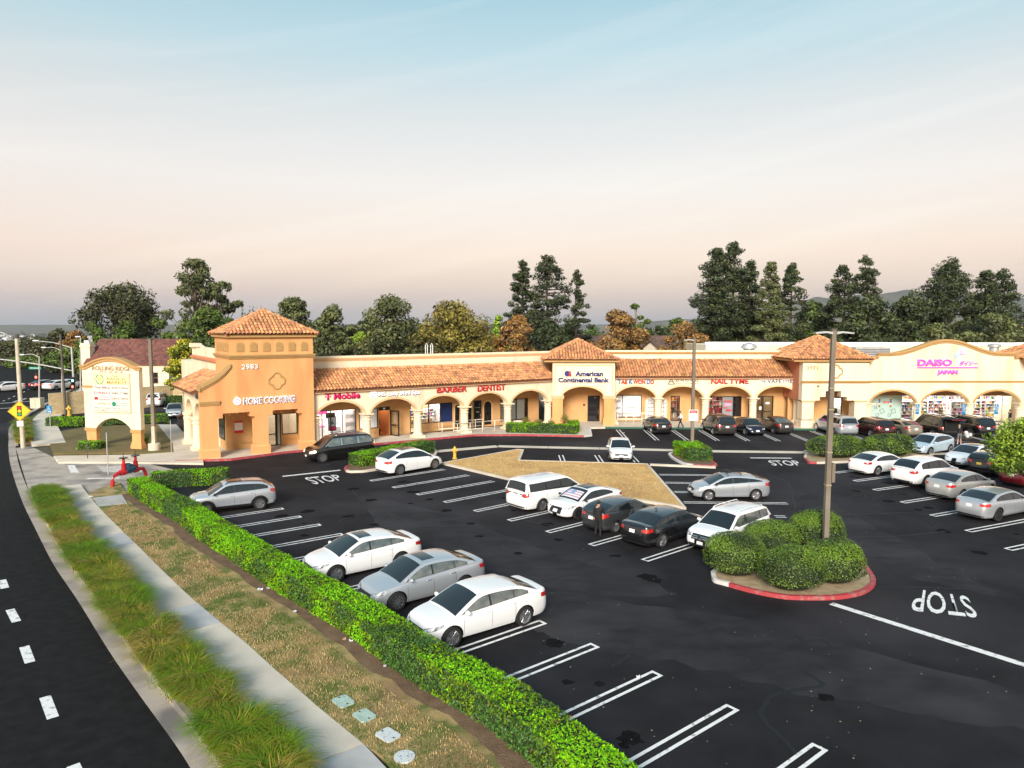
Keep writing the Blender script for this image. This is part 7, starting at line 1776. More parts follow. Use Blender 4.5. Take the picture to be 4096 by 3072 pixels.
T_ = [
 ('broad_tree', 'dark broad-crowned tree standing highest left of the eucalyptus', 490, 1152, 128, 150, 'round', 'dark', 1, dict(cb=.42, n=6500, ls=.42, clumps=40)),
 ('pepper_tree', 'bright green drooping tree under the dark broad tree', 505, 1285, 85, 118, 'weep', 'green', 2, dict(cb=.1, n=5500, ls=.34)),
 ('pepper_tree', 'green drooping tree left of the plaza sign skyline', 370, 1290, 70, 122, 'weep', 'green', 3, dict(cb=.1, n=5000, ls=.34)),
 ('pepper_tree', 'green tree between the drooping tree and the eucalyptus', 640, 1262, 85, 122, 'weep', 'green', 4, dict(cb=.1, n=5500, ls=.34)),
 ('eucalyptus_tree', 'tall open eucalyptus with pale forked limbs behind the corner tower', 778, 1048, 118, 120, 'open', 'euc', 5, dict(cb=.34, n=6500, ls=.30, clumps=54)),
 ('eucalyptus_tree', 'second lower eucalyptus leaning right toward the tower roof', 880, 1130, 95, 122, 'open', 'euc', 6, dict(cb=.28, n=5500, ls=.30, clumps=46)),
 ('broad_tree', 'dense dark green tree directly left of the tower roof', 830, 1245, 105, 112, 'round', 'green', 7, dict(cb=.15, n=6000, ls=.34)),
 ('broad_tree', 'yellow-green small tree beside the corner tower wall', 735, 1355, 62, 84, 'round', 'yellow', 8, dict(cb=.12, n=4000, ls=.22)),
 ('broad_tree', 'dark olive tree just right of the tower roof', 1160, 1192, 84, 105, 'round', 'euc', 9, dict(cb=.25, n=6000, ls=.30)),
 ('broad_tree', 'olive tree second to the right of the tower roof', 1330, 1228, 85, 98, 'round', 'euc', 10, dict(cb=.15, n=6000, ls=.28)),
 ('broad_tree', 'small yellow flowering tree peeping over the left parapet', 1480, 1335, 50, 104, 'round', 'yellow', 11, dict(cb=.2, n=2500, ls=.24)),
 ('broad_tree', 'tall rounded green tree over the left parapet', 1565, 1190, 118, 100, 'round', 'euc', 12, dict(cb=.12, n=7500, ls=.30, clumps=34)),
 ('broad_tree', 'wide olive-gold tree left of the pines', 1820, 1212, 140, 98, 'round', 'olive', 13, dict(cb=.12, n=8000, ls=.30, clumps=36)),
 ('palm_tree', 'light green feathery tree between olive tree and pines', 2000, 1262, 55, 128, 'weep', 'lime', 14, dict(cb=.3, n=2500, ls=.34)),
 ('broad_tree', 'bronze-brown bushy tree below the pines', 2065, 1268, 82, 95, 'round', 'brown', 15, dict(cb=.1, n=5500, ls=.28)),
 ('pine_tree', 'tall narrow dark pine, leftmost of the middle three', 2090, 1050, 55, 112, 'pine', 'pine', 16, dict(cb=.25, n=5200, ls=.34, clumps=46)),
 ('pine_tree', 'tallest open pine, centre of the middle three', 2195, 1028, 82, 112, 'pine', 'pine', 17, dict(cb=.18, n=5500, ls=.34, clumps=44)),
 ('pine_tree', 'slender open pine, rightmost of the middle three', 2308, 1088, 45, 112, 'pine', 'pine', 18, dict(cb=.2, n=3200, ls=.32, clumps=34)),
 ('broad_tree', 'rounded bronze tree right of the bank pavilion roof', 2470, 1246, 100, 98, 'round', 'brown', 19, dict(cb=.1, n=6500, ls=.28)),
 ('broad_tree', 'thin pale green tree behind the rounded bronze tree', 2545, 1205, 62, 130, 'open', 'green', 20, dict(cb=.3, n=2600, ls=.34)),
 ('broad_tree', 'small dark tree left of the low bronze tree', 2645, 1300, 45, 130, 'round', 'pine', 21, dict(cb=.2, n=2000, ls=.34)),
 ('broad_tree', 'low bronze tree behind the middle lamp post', 2735, 1298, 90, 100, 'round', 'brown', 22, dict(cb=.12, n=5000, ls=.28)),
 ('pine_tree', 'dense tall pine, left of the big right-hand pine pair', 2868, 1005, 82, 115, 'pine', 'pine', 23, dict(cb=.1, n=7500, ls=.36, clumps=60)),
 ('pine_tree', 'tallest dense pine of the big right-hand pair', 2935, 984, 78, 116, 'pine', 'pine', 24, dict(cb=.1, n=7500, ls=.36, clumps=60)),
 ('pine_tree', 'shorter dense pine right of the big pair', 3000, 1055, 62, 115, 'pine', 'pine', 25, dict(cb=.1, n=5500, ls=.36, clumps=50)),
 ('pine_tree', 'mid-height open pine between the big pair and the tower', 3085, 1058, 62, 108, 'pine', 'euc', 26, dict(cb=.1, n=5500, ls=.34, clumps=46)),
 ('pine_tree', 'narrow pine above the numbered tower roof', 3170, 1064, 58, 112, 'pine', 'pine', 27, dict(cb=.1, n=5500, ls=.34, clumps=46)),
 ('broad_tree', 'dark rounded tree behind the numbered tower', 3262, 1205, 75, 118, 'round', 'green', 28, dict(cb=.1, n=5000, ls=.34)),
 ('pine_tree', 'tall spreading pine right of the near lamp post', 3372, 1075, 72, 112, 'pine', 'pine', 29, dict(cb=.15, n=5200, ls=.36, clumps=44)),
 ('pine_tree', 'tall sparse pine with open crown right of the lamp post', 3462, 1034, 62, 114, 'pine', 'pine', 30, dict(cb=.2, n=4200, ls=.36, clumps=36)),
 ('broad_tree', 'dark green rounded tree behind the store parapet, left', 3480, 1200, 110, 105, 'round', 'pine', 31, dict(cb=.05, n=7000, ls=.34)),
 ('broad_tree', 'dark green rounded tree behind the store parapet, centre', 3640, 1195, 105, 108, 'round', 'pine', 32, dict(cb=.05, n=7000, ls=.36)),
 ('pine_tree', 'broad dark pine above the curved parapet', 3800, 1062, 118, 112, 'pine', 'pine', 33, dict(cb=.05, n=9500, ls=.38, clumps=70)),
 ('pine_tree', 'dark pine second from right edge of the skyline', 3945, 1095, 75, 112, 'pine', 'pine', 34, dict(cb=.05, n=6500, ls=.38, clumps=50)),
 ('pine_tree', 'dark pine at the right edge of the skyline', 4010, 1092, 85, 118, 'pine', 'pine', 35, dict(cb=.05, n=6500, ls=.38, clumps=50)),
 ('broad_tree', 'green rounded tree low at the right edge of the skyline', 3990, 1260, 105, 100, 'round', 'euc', 36, dict(cb=.05, n=6000, ls=.34)),
 ('broad_tree', 'olive tree low behind the curved parapet centre', 3740, 1300, 90, 98, 'round', 'euc', 37, dict(cb=.05, n=5000, ls=.32)),
 ('broad_tree', 'dark tree above the far left street', 235, 1322, 48, 190, 'round', 'dark', 38, dict(cb=.1, n=3000, ls=.5)),
 ('broad_tree', 'dark bronze tree beside the signal mast', 300, 1330, 50, 165, 'round', 'brown', 39, dict(cb=.1, n=3500, ls=.45)),
 ('broad_tree', 'dark tree behind the far street lights, left', 180, 1370, 75, 175, 'round', 'dark', 40, dict(cb=.05, n=4500, ls=.48)),
 ('broad_tree', 'dark green tree behind the far street lights, right', 270, 1400, 70, 150, 'round', 'green', 41, dict(cb=.05, n=4500, ls=.42)),
 ('broad_tree', 'dark tree at the far left edge behind the street', 60, 1385, 85, 185, 'round', 'dark', 42, dict(cb=.05, n=5000, ls=.5)),
 ('broad_tree', 'low dark tree at far left end of the street', 110, 1440, 70, 165, 'round', 'green', 43, dict(cb=.05, n=4000, ls=.45)),
 ('broad_tree', 'dark green bushy tree left of the house chimney', 320, 1395, 60, 128, 'round', 'green', 44, dict(cb=.05, n=4500, ls=.36)),
 ('broad_tree', 'hazy dark tree far down the street, leftmost', 20, 1375, 60, 260, 'round', 'dark', 47, dict(cb=.05, n=2500, ls=.6)),
 ('broad_tree', 'hazy dark tree far down the street, second from left', 130, 1352, 62, 290, 'round', 'dark', 48, dict(cb=.05, n=2500, ls=.6)),
 ('broad_tree', 'hazy green tree far down the street, third from left', 215, 1362, 60, 250, 'round', 'green', 49, dict(cb=.05, n=2500, ls=.55)),
 ('broad_tree', 'small dark tree behind the left parapet near the yellow tree', 1440, 1330, 60, 120, 'round', 'lime', 45, dict(cb=.1, n=2600, ls=.32)),
 ('broad_tree', 'dark leafy tree behind the pines at the bank roof', 2200, 1290, 75, 104, 'round', 'pine', 46, dict(cb=.1, n=4500, ls=.32)),
]
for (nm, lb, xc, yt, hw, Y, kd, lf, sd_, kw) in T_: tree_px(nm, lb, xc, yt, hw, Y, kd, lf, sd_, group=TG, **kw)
rf_ = random.Random(77)
for k in range(30):
    x = 1060 + k * 103 + rf_.uniform(-30, 30); tree_px('broad_tree', 'low dark tree filling gaps behind the taller skyline trees', x, rf_.uniform(1275, 1322), rf_.uniform(55, 85), 132 + rf_.uniform(0, 16), 'round', rf_.choice(['green', 'euc', 'dark', 'pine', 'olive']), 200 + k, cb=.05, n=1900, ls=.42, trunk=False, group='filler trees')
for i, (x, y) in enumerate([(967, 1198), (975, 1225), (990, 1214), (1002, 1207), (1015, 1216), (1026, 1216)]):
    p = AT(x, y, 118); z0 = terr(p.x, 118); tree('cypress_tree', ['tall thin cypress spike, leftmost left of the tower roof', 'thin cypress spike second from left by the tower roof', 'thin cypress spike third from left by the tower roof', 'thin cypress spike fourth from left by the tower roof', 'thin cypress spike fifth from left by the tower roof', 'thin cypress spike rightmost, above the tower roof'][i], p.x, 118 + i * .4, p.z - z0, .33, 'spire', 'pine', 70 + i, n=900, ls=.16, clumps=22, z0=z0, group='cypress spikes')
c_ = AT(4120, 1812, 38); t_ = tree('street_tree', 'leafy bright green tree at the right edge over the parked cars', c_.x, 38, c_.z + 1.75, 1.65, 'round', 'lime', 81, cb=.4, n=9000, ls=.105, clumps=46)
# ================================================================ street furniture and signs
M_pole = mat('weathered_pole', (.21, .18, .135), .75, col2=(.14, .11, .08), scale=1.6, detail=7, bump=.2, stretch=(1, 1, .35)); M_galv = mat('galvanised_pole', (.50, .50, .48), .5, metal=.4, col2=(.42, .42, .40), scale=3)
M_beigepole = mat('beige_pole', (.55, .50, .38), .7, col2=(.45, .40, .30), scale=2)
M_darkpole = mat('dark_pole', (.09, .075, .06), .7)
M_yel = mat('sign_yellow', (.78, .52, .01), .5); M_grn = mat('sign_green', (.0, .22, .13), .5); M_sblue = mat('sign_blue', (.01, .19, .42), .5); M_hyd = mat('hydrant_yellow', (.72, .44, .05), .5, col2=(.6, .36, .05), scale=5)
M_pipe = mat('pipe_red', (.50, .012, .018), .4, col2=(.38, .02, .02), scale=6)
def lamp_post(label, base, top_z, w0, w1, m, heads, extra=None, rz=0.):
    t = thing('lamp_post', label, 'lamp post', (base.x, base.y, 0), rz)
    mb = MB(); mb.box(-w0 * 1.1, w0 * 1.1, -w0 * 1.1, w0 * 1.1, .0, .06)
    mb.add([(-w0 / 2, -w0 / 2, .06), (w0 / 2, -w0 / 2, .06), (w0 / 2, w0 / 2, .06), (-w0 / 2, w0 / 2, .06), (-w1 / 2, -w1 / 2, top_z), (w1 / 2, -w1 / 2, top_z), (w1 / 2, w1 / 2, top_z), (-w1 / 2, w1 / 2, top_z)], [(0, 1, 5, 4), (1, 2, 6, 5), (2, 3, 7, 6), (3, 0, 4, 7), (4, 5, 6, 7)])
    mb.build('pole', m, t)
    mb = MB(); mb.box(-w1 * .65, w1 * .65, -w1 * .65, w1 * .65, top_z, top_z + .06); mb.build('cap', M_darkpole, t)
    for s_ in heads:
        mb = MB(); mb.prism([(s_ * w1 / 2, top_z - .18), (s_ * .32, top_z - .12), (s_ * .78, top_z - .16), (s_ * .80, top_z - .10), (s_ * .32, top_z - .05), (s_ * w1 / 2, top_z - .08)], -.16, .16, 'y'); mb.build('luminaire', M_galv, t)
    return t
b_ = G(3299, 2237); zt_ = ZAT(3314, 1320, b_)
lp = lamp_post('tall weathered square lamp post rising from the round bushes', b_, zt_, .21, .17, M_pole, (-1, 1))
mb = MB()
for z in (3.2, 4.6, 6.4, 7.3): mb.box(-.115, .115, -.115, .115, z, z + .04)
mb.build('band', mat('band_ochre', (.36, .30, .17), .7), lp); mb = MB(); mb.box(.11, .24, -.14, .14, 3.35, 4.15); mb.build('panel_box', M_pole, lp)
b_ = G(2767, 1822); lp = lamp_post('weathered lamp post rising from the square clipped hedge', b_, ZAT(2771, 1354, b_), .24, .20, M_pole, (-1,))
zs_ = ZAT(2768, 1660, b_); mb = MB(); mb.box(-.33, .37, -.16, -.135, zs_ - .42, zs_ + .42); sp_ = mb.build('notice_panel', M_wht, lp); mb = MB(); mb.box(-.28, .32, -.165, -.162, zs_ + .15, zs_ + .38); mb.build('notice_band', M_red, sp_)
text_fit('PARK AT YOUR', -.24, .28, zs_ + .27, .07, -.167, M_wht, sp_, 'notice_lettering', .002); text_fit('OWN RISK', -.16, .2, zs_ + .18, .06, -.167, M_wht, sp_, 'notice_lettering', .002)
b_ = G(618, 1806, 0); lp = lamp_post('lamp post on a concrete footing beside the plaza sign', b_, ZAT(598, 1357, b_), .26, .20, M_pole, ()); mb = MB(); mb.lathe([(.45, 0), (.45, .62), (.40, .66)], 18); mb.build('footing', M_conc, lp, True, 40)
mb = MB(); mb.add([(-.132, -.132, .66), (.132, -.132, .66), (.132, .132, .66), (-.132, .132, .66), (-.125, -.125, 2.0), (.125, -.125, 2.0), (.125, .125, 2.0), (-.125, .125, 2.0)], [(0, 1, 5, 4), (1, 2, 6, 5), (2, 3, 7, 6), (3, 0, 4, 7), (4, 5, 6, 7)]); mb.build('painted_section', M_beigepole, lp)
# yellow signal-ahead sign on the street light pole
b_ = G(93, 1792, .13); t = thing('street_light', 'pale street light pole carrying the yellow signal-ahead diamond', 'street light', (b_.x, b_.y, .13)); zt_ = ZAT(57, 1358, b_)
mb = MB(); mb.tube([(0, 0, 0), (-.05, 0, zt_)], [.17, .13], 10); mb.build('pole', M_beigepole, t, True, 50); mb = MB(); mb.tube([(0, 0, zt_ - .35), (-.8, -.3, zt_ + .35), (-2.6, -.8, zt_ + .9), (-3.4, -1.1, zt_ + .95)], .05, 6); mb.build('arm', M_galv, t, True); mb = MB(); mb.lathe([(.16, -.05), (.18, .2), (.1, .3)], 10, Matrix.Translation((-.05, 0, zt_))); mb.build('cap', M_darkpole, t)
zd = ZAT(83, 1643, b_) - .13
sgn = thing('warning_sign', 'yellow diamond signal-ahead warning sign on the street light pole', 'sign', (b_.x - .0, b_.y - .2, .13), math.radians(18)); r_ = .80
mb = MB(); mb.prism([(0, zd - r_), (r_, zd), (0, zd + r_), (-r_, zd)], -.02, 0, 'y'); mb.build('panel', M_yel, sgn); mb = MB(); q_ = [(0, -.023, zd - r_ * .93), (r_ * .93, -.023, zd), (0, -.023, zd + r_ * .93), (-r_ * .93, -.023, zd)]
for k in range(4): mb.tube([q_[k], q_[(k + 1) % 4]], .010, 4)
mb.build('border', M_blk, sgn); mb = MB(); mb.box(-.16, .16, -.03, -.021, zd - .42, zd + .42); hs_ = mb.build('signal_symbol', M_blk, sgn)
for z, m_ in ((.26, M_red), (0, M_yel), (-.26, mat('symbol_green', (.02, .35, .08), .5))): mb = MB(); mb.lathe([(0, 0), (.115, 0), (.115, .008), (0, .008)], 16, Matrix.Translation((0, -.031, zd + z)) @ Matrix.Rotation(PI / 2, 4, 'X')); mb.build('symbol_light', m_, hs_)
mb = MB(); mb.box(-.22, .22, -.02, 0, zd - 1.22, zd - .78); mb.build('plate', mat('plate_pink_white', (.8, .68, .66), .5), sgn)
# plain steel posts
def post(label, x, y, yt, r=.03, m=None, z=.15):
    b = G(x, y, z); t = thing('steel_post', label, 'post', (b.x, b.y, z)); mb = MB(); mb.tube([(0, 0, 0), (0, 0, ZAT(x, yt, b) - z)], r, 8); mb.build('post', m or M_galv, t, True, 50); return t, b
post('bare steel post beside the driveway', 433, 1900, 1730, .035, None, .012); post('bare steel post beside the tower walkway', 686, 1812, 1680, .025)
t, b = post('thin dark post at the left leg of the plaza sign', 350, 1833, 1740, .03, M_darkpole)
t, b = post('post with blue accessible parking arrow sign by the lawn', 203, 1730, 1626, .035)
zz = ZAT(198, 1637, b) - .15; mb = MB(); mb.box(-.25, .25, -.06, -.04, zz - .33, zz + .33); pn = mb.build('sign_panel', M_sblue, t)
def wheelchair(p, c, z, s, y):
    mb = MB(); mb.ball((c, y, z + .42 * s), .08 * s, .008, .08 * s, 8, 6); mb.tube([(c, y, z + .3 * s), (c + .02 * s, y, z), (c + .22 * s, y, z), (c + .3 * s, y, z - .25 * s), (c + .4 * s, y, z - .25 * s)], .045 * s, 5); mb.tube([(c + .2 * s * math.cos(a_), y, z - .12 * s + .22 * s * math.sin(a_)) for a_ in [PI * .6 + k * PI * 1.35 / 8 for k in range(9)]], .035 * s, 5); mb.build('wheelchair_symbol', M_wht, p)
wheelchair(pn, -.05, zz + .05, .4, -.07); mb = MB(); mb.box(-.14, .08, -.068, -.062, zz - .24, zz - .2); mb.prism([(.08, zz - .29), (.18, zz - .22), (.08, zz - .15)], -.068, -.062, 'y'); mb.build('arrow', M_wht, pn)
for i, (x, y, yt) in enumerate([(3666, 1715, 1618), (3851, 1715, 1618), (3981, 1712, 1618)]):
    b = Vector((AT(x, 1700, 67.3).x, 67.3, .15)); t = thing('accessible_parking_sign', ['blue accessible parking sign on post at the first store column', 'blue accessible parking sign on post at the second store column', 'blue accessible parking sign on post before the third store arch'][i], 'sign', b)
    z1 = ZAT(x, 1616, b) - .15; mb = MB(); mb.tube([(0, 0, 0), (0, 0, z1)], .03, 6); mb.build('post', M_galv, t); mb = MB(); mb.box(-.18, .18, -.05, -.035, z1 - .38, z1); pn = mb.build('sign_panel', M_sblue, t); wheelchair(pn, -.05, z1 - .2, .35, -.056)
    mb = MB(); mb.box(-.18, .18, -.05, -.035, z1 - .68, z1 - .41); p2 = mb.build('sign_panel', M_sblue, t); text_fit('PARKING ONLY', -.15, .15, z1 - .5, .06, -.052, M_wht, p2, 'sign_lettering', .003); text_fit('VAN', -.1, .1, z1 - .6, .06, -.052, M_wht, p2, 'sign_lettering', .003)
    mb = MB(); mb.box(-.18, .18, -.05, -.035, z1 - .98, z1 - .72); mb.build('sign_panel', M_sblue, t)
# hydrants
def hydrant(label, x, y, h):
    b = G(x, y, .13); t = thing('fire_hydrant', label, 'hydrant', (b.x, b.y, .1)); s = h / .85; mb = MB()
    mb.lathe([(.17 * s, 0), (.17 * s, .05 * s), (.11 * s, .08 * s), (.10 * s, .45 * s), (.14 * s, .47 * s), (.14 * s, .53 * s), (.12 * s, .55 * s), (.12 * s, .66 * s), (.09 * s, .75 * s), (.04 * s, .79 * s), (.035 * s, .85 * s), (0, .85 * s)], 16); mb.build('barrel', M_hyd, t, True, 40)
    mb = MB()
    for a in (0, PI, -PI / 2): mb.lathe([(.06 * s, .08 * s), (.06 * s, .17 * s), (.075 * s, .17 * s), (.075 * s, .21 * s), (0, .22 * s)], 10, Matrix.Translation((0, 0, .58 * s)) @ Matrix.Rotation(a, 4, 'Z') @ Matrix.Rotation(PI / 2, 4, 'Y'))
    mb.build('outlet', M_hyd, t, True, 40)
hydrant('yellow fire hydrant at the tip of the dry grass island', 1819, 1834, .95); hydrant('yellow fire hydrant beside the hedge at the block wall', 277, 1662, 1.15)
# red backflow assembly
b0, b1 = G(450, 1946, .14), G(585, 1922, .0); t = thing('backflow_preventer', 'red backflow pipe assembly with two valve wheels at the hedge end', 'pipework', b0); d = (b1 - b0); d.z = 0; ln = d.length; d.normalize(); t.rotation_euler = (0, 0, math.atan2(d.y, d.x))
mb = MB(); mb.tube([(0, 0, 0), (.03, 0, .35), (.18, 0, .62), (.45, 0, .72), (.6, 0, .72)], .115, 12); mb.lathe([(.18, 0), (.18, .06)], 14, Matrix.Translation((.6, 0, .72)) @ Matrix.Rotation(PI / 2, 4, 'Y')); mb.build('elbow_pipe', M_pipe, t, True, 50)
for x in (.85, ln - .75):
    mb = MB(); mb.lathe([(.16, -.2), (.19, -.1), (.19, .1), (.16, .2)], 12, Matrix.Translation((x, 0, .72)) @ Matrix.Rotation(PI / 2, 4, 'Y')); mb.lathe([(.16, .1), (.13, .45), (.15, .5), (.08, .58), (.09, .75), (.06, .85)], 12, Matrix.Translation((x, 0, .72))); v_ = mb.build('gate_valve', M_pipe, t, True, 40)
    mb = MB(); mb.lathe([(.24, .86), (.27, .88), (.24, .91)], 16, Matrix.Translation((x, 0, .72))); mb.tube([(x - .24, 0, 1.6), (x + .24, 0, 1.6)], .02, 5); mb.tube([(x, -.24, 1.6), (x, .24, 1.6)], .02, 5); mb.tube([(x, 0, 1.5), (x, 0, 1.95)], .018, 5); mb.build('hand_wheel', M_blk, v_)
mb = MB(); mb.tube([(.6, 0, .72), (ln - .5, 0, .72)], .105, 12); mb.build('pipe', M_pipe, t, True, 50)
mb = MB(); mb.lathe([(.24, -.3), (.3, 0), (.24, .3)], 14, Matrix.Translation((ln * .5, 0, .85)) @ Matrix.Rotation(PI / 2, 4, 'Y')); mb.lathe([(.24, .1), (.24, .3), (.1, .38)], 14, Matrix.Translation((ln * .5 - .1, 0, .85))); mb.build('check_valve', mat('valve_blue', (.02, .06, .10), .4), t, True, 40)
mb = MB(); mb.tube([(ln - .5, 0, .72), (ln - .2, 0, .68), (ln - .05, 0, .4), (ln, 0, 0)], .105, 10); mb.build('elbow_pipe', M_pipe, t, True, 50); mb = MB(); mb.tube([(.85, 0, 1.62), (ln * .5, .05, 1.42), (ln - .75, 0, 1.62)], .012, 5); mb.build('chain', M_galv, t)
# utility covers in the lawn
M_cov = mat('cover_green', (.42, .55, .46), .7, col2=(.36, .48, .42), scale=4); M_cov2 = mat('cover_grey', (.58, .62, .62), .7)
for i, (x, y, m_, lb) in enumerate([(1373, 2806, M_cov, 'square pale green utility cover, farthest of three in the lawn'), (1457, 2863, M_cov, 'square pale green utility cover, middle of three in the lawn'), (1552, 2941, M_cov2, 'square pale grey utility cover, nearest of three in the lawn')]):
    p = G(x, y, .15); t = thing('utility_cover', lb, 'cover', (p.x, p.y, .13), math.radians(-48 + 3 * i)); mb = MB(); w, l = .21, .27; c = .05
    mb.prism([(-l + c, -w), (l - c, -w), (l, -w + c), (l, w - c), (l - c, w), (-l + c, w), (-l, w - c), (-l, -w + c)], 0, .045); mb.build('lid', m_, t); mb = MB(); mb.box(-l + .03, -l + .09, -.02, .02, .046, .048); mb.box(l - .09, l - .03, -.02, .02, .046, .048); mb.build('key_slot', M_blk, t)
p = G(1618, 3028, .15); t = thing('utility_cover', 'round pale utility cover nearest the camera in the lawn', 'cover', (p.x, p.y, .13)); mb = MB(); mb.lathe([(.24, 0), (.24, .045)], 24); mb.build('lid', M_cov2, t); mb = MB(); mb.box(-.09, -.07, -.02, .02, .046, .048); mb.box(.06, .09, -.02, .02, .046, .048); mb.build('key_slot', M_blk, t)
# planters and shopping carts
b = G(2072, 1712, .15); t = thing('planter', 'round concrete planter by the blinds window', 'planter', (b.x, b.y, .15)); mb = MB(); mb.lathe([(.4, 0), (.45, .55), (.5, .6), (.5, .68), (.42, .68), (.40, .5)], 18); mb.build('bowl', M_conc, t, True, 40)
def cart(label, x, y, rz):
    t = thing('shopping_cart', label, 'cart', (x, y, .15), rz); mb = MB(); B0 = [(-.42, -.22, .45), (.40, -.16, .45), (.40, .16, .45), (-.42, .22, .45)]; T0 = [(-.50, -.28, .95), (.52, -.22, .88), (.52, .22, .88), (-.50, .28, .95)]
    for k in range(4): mb.tube([B0[k], B0[(k + 1) % 4]], .012, 4); mb.tube([T0[k], T0[(k + 1) % 4]], .014, 4)
    for k in range(4):
        for u in range(7): a, c = Vector(B0[k]).lerp(Vector(B0[(k + 1) % 4]), u / 7), Vector(T0[k]).lerp(Vector(T0[(k + 1) % 4]), u / 7); mb.tube([a, c], .006, 3)
    for u in range(6): mb.tube([Vector(B0[0]).lerp(Vector(B0[1]), u / 6), Vector(B0[3]).lerp(Vector(B0[2]), u / 6)], .006, 3)
    mb.build('basket', M_darkpole, t); mb = MB(); mb.tube([(-.5, -.26, .98), (-.58, -.26, 1.03), (-.58, .26, 1.03), (-.5, .26, .98)], .02, 5); mb.build('handle', M_red, t)
    mb = MB(); mb.tube([(-.45, -.24, .9), (-.40, -.24, .2), (.45, -.18, .15)], .016, 4); mb.tube([(-.45, .24, .9), (-.40, .24, .2), (.45, .18, .15)], .016, 4); mb.build('frame', M_darkpole, t)
    for q in ((-.4, -.24), (-.4, .24), (.45, -.18), (.45, .18)): mb = MB(); mb.lathe([(.06, -.015), (.06, .015)], 10, Matrix.Translation((q[0], q[1], .06)) @ Matrix.Rotation(PI / 2, 4, 'X')); mb.build('caster', M_blk, t)
    return t
b = G(722, 1702, .15); cart('shopping cart beside the side arcade, left of the pair', b.x, b.y, 2.2); cart('shopping cart beside the side arcade, right of the pair', b.x + 1.0, b.y + .35, 2.1)
# ---------------------------------------------------------------- plaza monument sign
PL, PR = G(364, 1785, .13), G(551, 1795, .13); dd = (PR - PL); dd.z = 0; sl = dd.length; ang = math.atan2(dd.y, dd.x); du = dd.normalized(); dn = Vector((du.y, -du.x, 0))
MS = thing('monument_sign', 'tall arched cream plaza sign on two orange legs at the driveway', 'sign', (PL.x, PL.y, .13), ang)
def sz(x, y, off=0.):
    d = ray(x, y); o = PL + dn * off; t = (o.x * dn.x + o.y * dn.y) / (d.x * dn.x + d.y * dn.y); p = Vector((d.x * t, d.y * t, CAM_H + d.z * t)); return ((p - PL).x * du.x + (p - PL).y * du.y, p.z - .13)
def r1(x, y): return (x * .5426, 1000 + y * .5426)
xl, z_ = sz(*r1(620, 1100)); xr, z_ = sz(*r1(1030, 1100)); zc_ = sz(*r1(820, 800))[1]; zsh = sz(*r1(640, 860))[1]; zb_ = sz(*r1(670, 1310))[1]; zarch = sz(*r1(840, 1240))[1]
xa_, xb_ = sz(*r1(710, 1300))[0], sz(*r1(965, 1290))[0]; n = 20; Dp = .4
def topz(x): u = (x - xl) / (xr - xl); return zsh + (zc_ - zsh) * max(0, math.sin(PI * min(max((u - .06) / .88, 0), 1))) ** .9
pts = [(xl, zb_), (xa_, zb_)] + [(xa_ + (xb_ - xa_) * k / n, zb_ + (zarch - zb_) * math.sin(PI * k / n) ** .75) for k in range(1, n)] + [(xb_, zb_), (xr, zb_)] + [(xr - (xr - xl) * k / n, topz(xr - (xr - xl) * k / n)) for k in range(n + 1)]
bm = bmesh.new(); vs_ = [bm.verts.new((p[0], 0, p[1])) for p in pts]; f_ = bm.faces.new(vs_); r_ = bmesh.ops.extrude_face_region(bm, geom=[f_])
for e in r_['geom']:
    if isinstance(e, bmesh.types.BMVert): e.co.y = Dp
bmesh.ops.recalc_face_normals(bm, faces=bm.faces[:]); bmesh.ops.triangulate(bm, faces=[f for f in bm.faces if len(f.verts) > 4]); me = bpy.data.meshes.new('sign_body'); bm.to_mesh(me); bm.free(); mobj('sign_body', me, M_cream, MS)
mb = MB(); rows = [[] for _ in range(6)]
for k in range(n + 5):
    x = xl - .22 + (xr - xl + .44) * k / (n + 4); z = topz(min(max(x, xl), xr))
    for r_, (dy, dz) in zip(rows, [(0, -.25), (-.1, -.22), (-.12, -.05), (-.2, 0), (-.2, .13), (Dp + .1, .13)]): r_.append((x, dy, z + dz))
mb.grid(rows); mb.build('cornice', M_trim, MS)
for xc0, xc1 in ((xl - .02, xa_ + .03), (xb_ - .03, xr + .02)):
    mb = MB(); mb.box(xc0 + .08, xc1 - .08, .02, Dp - .02, .5, zb_ - .25); mb.box(xc0 - .02, xc1 + .02, -.08, Dp + .08, 0, .3); mb.box(xc0 + .03, xc1 - .03, -.03, Dp + .03, .3, .5); mb.build('leg', M_orange, MS); mb = MB(); mb.box(xc0 - .02, xc1 + .02, -.06, Dp + .06, zb_ - .25, zb_ - .002); mb.build('leg_cap', M_trim, MS)
x0p, z1p = sz(*r1(690, 908)); x1p, z0p = sz(*r1(968, 1198)); zmid = sz(*r1(690, 990))[1]
mb = MB(); mb.box(x0p - .05, x1p + .05, -.10, -.001, z0p - .05, z1p + .05); mb.build('panel_frame', mat('sign_frame', (.60, .52, .38), .5), MS)
mb = MB(); mb.box(x0p, x1p, -.14, -.101, zmid + .02, z1p); mb.build('tenant_panel', mat('sign_yellow_lit', (.80, .70, .36), .5, emit=(1., .88, .45), estr=.08), MS)
rows_ = 5; hh = (zmid - z0p) / rows_; xm_ = (x0p + x1p) / 2; M_dkbr = mat('sign_dark_brown', (.16, .07, .03), .5); M_lp = mat('sign_white_lit', (.74, .69, .60), .5)
TX = [('Thai BBQ', M_dkbr, 'JOJO\'S Pizza', M_dkbr), ('DAISO', M_mag, 'NAIL TYME', M_darkpole), ('Core Academy', M_mag, 'DENTAL OFFICES', M_dkbr), ('DONUTS', mat('sign_orange_l', (.70, .20, .03), .5), 'First Commercial', MATS['sign_green']), ('BRIGHT VISION', M_dkbr, 'American', M_dkbr)]
